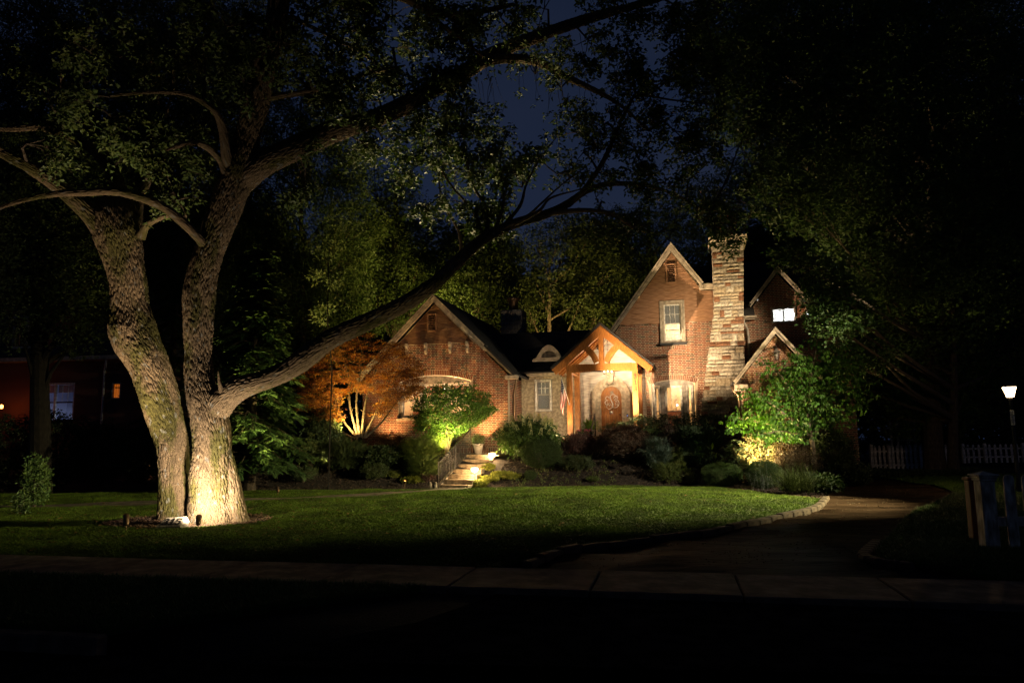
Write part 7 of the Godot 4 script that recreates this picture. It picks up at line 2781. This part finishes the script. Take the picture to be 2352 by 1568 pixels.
func make_lamps() -> void:
	glow("lamp_path", Color(1.0, 0.8, 0.52), 26.0)
	var warm := Color(1.0, 0.76, 0.48)
	var soft := Color(1.0, 0.86, 0.67)
	# the great tree
	var p := P(455, 1200, 13.35)
	p.y = H(p.x, p.z) + 0.14
	spotlight("short spotlight in the mulch before the great tree's right stem", p, P(468, 1100, 14.3), 30.0, Color(1.0, 0.91, 0.78), 68, 1.0, 1.2)
	p = P(289, 1200, 13.5)
	p.y = H(p.x, p.z) + 0.14
	spotlight("short spotlight in the grass left of the number stone, aimed at the left stem", p, P(272, 760, 15.0), 46.0, Color(1.0, 0.88, 0.7), 30, 1.0, 1.2)
	# stone with the house number
	var sp := P(398, 1200, 13.75)
	sp.y = H(sp.x, sp.z) + 0.02
	var t := thing("number_stone", "pale slanted boulder with the number 315 at the foot of the great tree", "stone", sp, deg_to_rad(8))
	var st := flat()
	var f := [Vector3(-0.36, 0.0, 0.16), Vector3(0.24, -0.02, 0.2), Vector3(0.34, 0.04, 0.04), Vector3(0.3, 0.03, -0.16), Vector3(-0.3, 0.02, -0.16), Vector3(-0.36, 0.05, 0.14), Vector3(0.2, 0.06, 0.19), Vector3(0.28, 0.26, -0.06), Vector3(-0.18, 0.24, -0.05), Vector3(0.36, 0.14, -0.02)]
	for q in [[0, 1, 6], [0, 6, 5], [5, 6, 7], [5, 7, 8], [6, 1, 2], [6, 2, 9], [6, 9, 7], [9, 2, 3], [9, 3, 7], [7, 3, 4], [7, 4, 8], [8, 4, 0], [8, 0, 5]]:
		tri(st, f[q[0]], f[q[1]], f[q[2]], (f[q[0]] + f[q[1]] + f[q[2]]) / 3.0 - Vector3(0, 0.08, -0.02))
	part("boulder", done(st), M.stone_0, t)
	t.scale = Vector3.ONE * 0.75
	var e1 := Vector3(f[6] - f[5]).normalized()
	var nn := e1.cross(Vector3(f[8] - f[5])).normalized()
	if nn.z < 0:
		nn = -nn
	var e2 := nn.cross(e1)
	# lettering leans like italics
	text("numeral", "315", 0.2, 0.008, M.black_paint, t, Transform3D(Basis(e1, e2 + e1 * 0.22, nn), (f[5] + f[6] + f[7] + f[8]) / 4.0 + nn * 0.006), "Droid Serif", 700)

	# house: posts, wing wall, gables
	var g := func(x: float, z: float, up := 0.14) -> Vector3:
		var q := from_house(Vector3(x, 0, z))
		q.y = H(q.x, q.z) + up
		return q
	spotlight("spotlight at the foot of the left porch post, aimed up the timber", from_house(Vector3(-3.95, 1.62, 2.25)), from_house(Vector3(-3.5, 5.2, 1.6)), 4.2, warm, 40, 0.8, 0.8, "spotlights at the porch posts")
	spotlight("spotlight at the foot of the right porch post, aimed up the timber", from_house(Vector3(-1.26, 1.62, 2.25)), from_house(Vector3(-1.8, 5.2, 1.6)), 4.2, warm, 40, 0.8, 0.8, "spotlights at the porch posts")
	spotlight("spotlight against the brick at the top of the garden steps, washing the wing wall", g.call(-7.1, 2.6), from_house(Vector3(-7.5, 4.4, 2.0)), 15.0, warm, 52, 0.9)
	spotlight("spotlight behind the copper leaved bush, washing the brick under the maple", g.call(-11.3, 2.75), from_house(Vector3(-11.2, 3.6, 2.0)), 10.0, warm, 54, 0.9)
	spotlight("spotlight in the bed in front of the wing, aimed at its gable", g.call(-9.0, 4.6, 0.3), from_house(Vector3(-8.6, 5.2, 2.0)), 19.0, warm, 44, 0.8)
	spotlight("spotlight hidden among the barberries below the porch handrail, aimed at the main gable", P(1390, 990, 27.0), from_house(Vector3(0.9, 7.0, 0.2)), 170.0, soft, 40, 0.7)
	spotlight("spotlight behind the yew hedge, aimed up the stone chimney", g.call(2.0, 3.2, 1.0), from_house(Vector3(2.3, 6.5, 0.7)), 26.0, soft, 34, 0.8)
	spotlight("spotlight under the hydrangea facing the flag and stucco wall", g.call(-4.35, 3.4, 0.5), from_house(Vector3(-5.0, 3.4, -0.4)), 14.0, soft, 44, 0.8)
	# shrubs
	spotlight("spotlight among the maple stems, aimed into its crown", S(806, 26.7) + Vector3(0, 0.55, 0), P(815, 870, 27.2), 44.0, Color(1.0, 0.86, 0.5), 62, 0.9)
	spotlight("spotlight under the rounded shrub tree left of its stems", S(1022, 26.3) + Vector3(0, 0.3, 0), P(1040, 935, 27.5), 32.0, Color(1.0, 0.88, 0.55), 58, 0.9)
	spotlight("spotlight in the mulch beside the pale bush left of the maple", S(752, 25.9) + Vector3(0, 0.2, 0), P(738, 960, 27.2), 8.0, Color(1.0, 0.92, 0.7), 50, 0.9)
	spotlight("spotlight hidden in the golden shrub, aimed up into the dogwood", S(1708, 23.9) + Vector3(0, 0.3, 0), P(1790, 880, 24.0), 80.0, Color(1.0, 0.88, 0.58), 62, 0.8)
	spotlight("spotlight at the conifer's foot, aimed up its needles", S(640, 21.8) + Vector3(0, 0.14, 0), P(575, 760, 24.2), 70.0, Color(1.0, 0.9, 0.55), 40, 0.9)
	spotlight("spotlight between hydrangea and left porch post, lighting the flower panicles", P(1291, 1010, 27.0), P(1225, 985, 26.8), 9.0, soft, 55, 0.9)
	spotlight("spotlight at the bed edge below the long limb, aimed up into its standing shoots", S(930, 24.9) + Vector3(0, 0.14, 0), P(1035, 340, 16.8), 260.0, Color(1.0, 0.9, 0.66), 17, 1.0)
	# the path
	path_lamp("lower of the two dazzling path lamps, beside the third garden step", 1090, 1077, 24.95)
	path_lamp("upper of the two dazzling path lamps, beside the top garden steps", 1130, 1043, 26.4)
	# flood lamps: one fixed to the tree at the right, aimed at the house; two in the back garden
	flood("flood lamp high on a timber pole beyond the right edge, shining on the gables", from_house(Vector3(11.2, 7.9, 9.6)), from_house(Vector3(1.7, 5.6, 0.5)), 420.0, Color(1.0, 0.89, 0.72), 12)
	flood("second flood head on the lower pole beyond the right edge, shining on the shrub bed", Vector3(12.75, 4.8, -16.6), Vector3(2.6, 0.9, -25.6), 230.0, Color(1.0, 0.94, 0.78), 27)
	flood("flood lamp on a lower pole beyond the right edge, shining across the lawn", Vector3(12.2, 4.3, -16.0), Vector3(2.6, 0.0, -17.9), 560.0, Color(1.0, 0.93, 0.68), 31)
	flood("flood lamp on the wing's rear gable, shining up into the garden trees", from_house(Vector3(-10.6, 5.2, -8.0)), P(830, 540, 44), 150.0, Color(1.0, 0.88, 0.5), 48)
	flood("flood lamp under the middle roof's rear eave, shining up into the trees", from_house(Vector3(-4.5, 4.2, -7.0)), P(1280, 620, 43), 75.0, Color(1.0, 0.84, 0.5), 50)


func flood(label: String, p: Vector3, target: Vector3, e: float, c: Color, half: float) -> void:
	var d := (target - p).normalized()
	var t := thing("flood_lamp", label, "flood lamp", p)
	var st := smooth()
	lathe(st, [Vector2(0, -0.1), Vector2(0.05, -0.09), Vector2(0.07, 0.0), Vector2(0.11, 0.08), Vector2(0.105, 0.08), Vector2(0.1, 0.06)], 20)
	part("housing", done(st), M.bronze, t, aim(Vector3.ZERO, d))
	st = smooth()
	lathe(st, [Vector2(0.1, 0.062), Vector2(0, 0.068)], 20)
	part("lens", done(st), M.lamp_white, t, aim(Vector3.ZERO, d))
	part("bracket", box_mesh(Vector3(0.04, 0.3, 0.04), 0.006), M.bronze, t, at(0, -0.16, 0))
	st = smooth()
	var foot := p.y - H(p.x, p.z) + 0.2 if p.x > 9.0 else 0.2
	tube(st, [Vector3(-d.x * 0.1, -foot, -d.z * 0.1), Vector3(-d.x * 0.1, 0.05, -d.z * 0.1)], [0.09 if foot > 2.0 else 0.03, 0.07 if foot > 2.0 else 0.03], 12)
	part("pole", done(st), M.bark_dark, t)
	var l := SpotLight3D.new()
	l.name = "lamp"
	l.light_color = c
	l.light_energy = e
	l.light_size = 0.1
	l.spot_angle = half
	l.spot_angle_attenuation = 1.0
	l.spot_range = 80
	l.spot_attenuation = 2.0
	l.shadow_enabled = true
	l.transform = Transform3D(Basis.looking_at(d), d * 0.09)
	t.add_child(l, true)
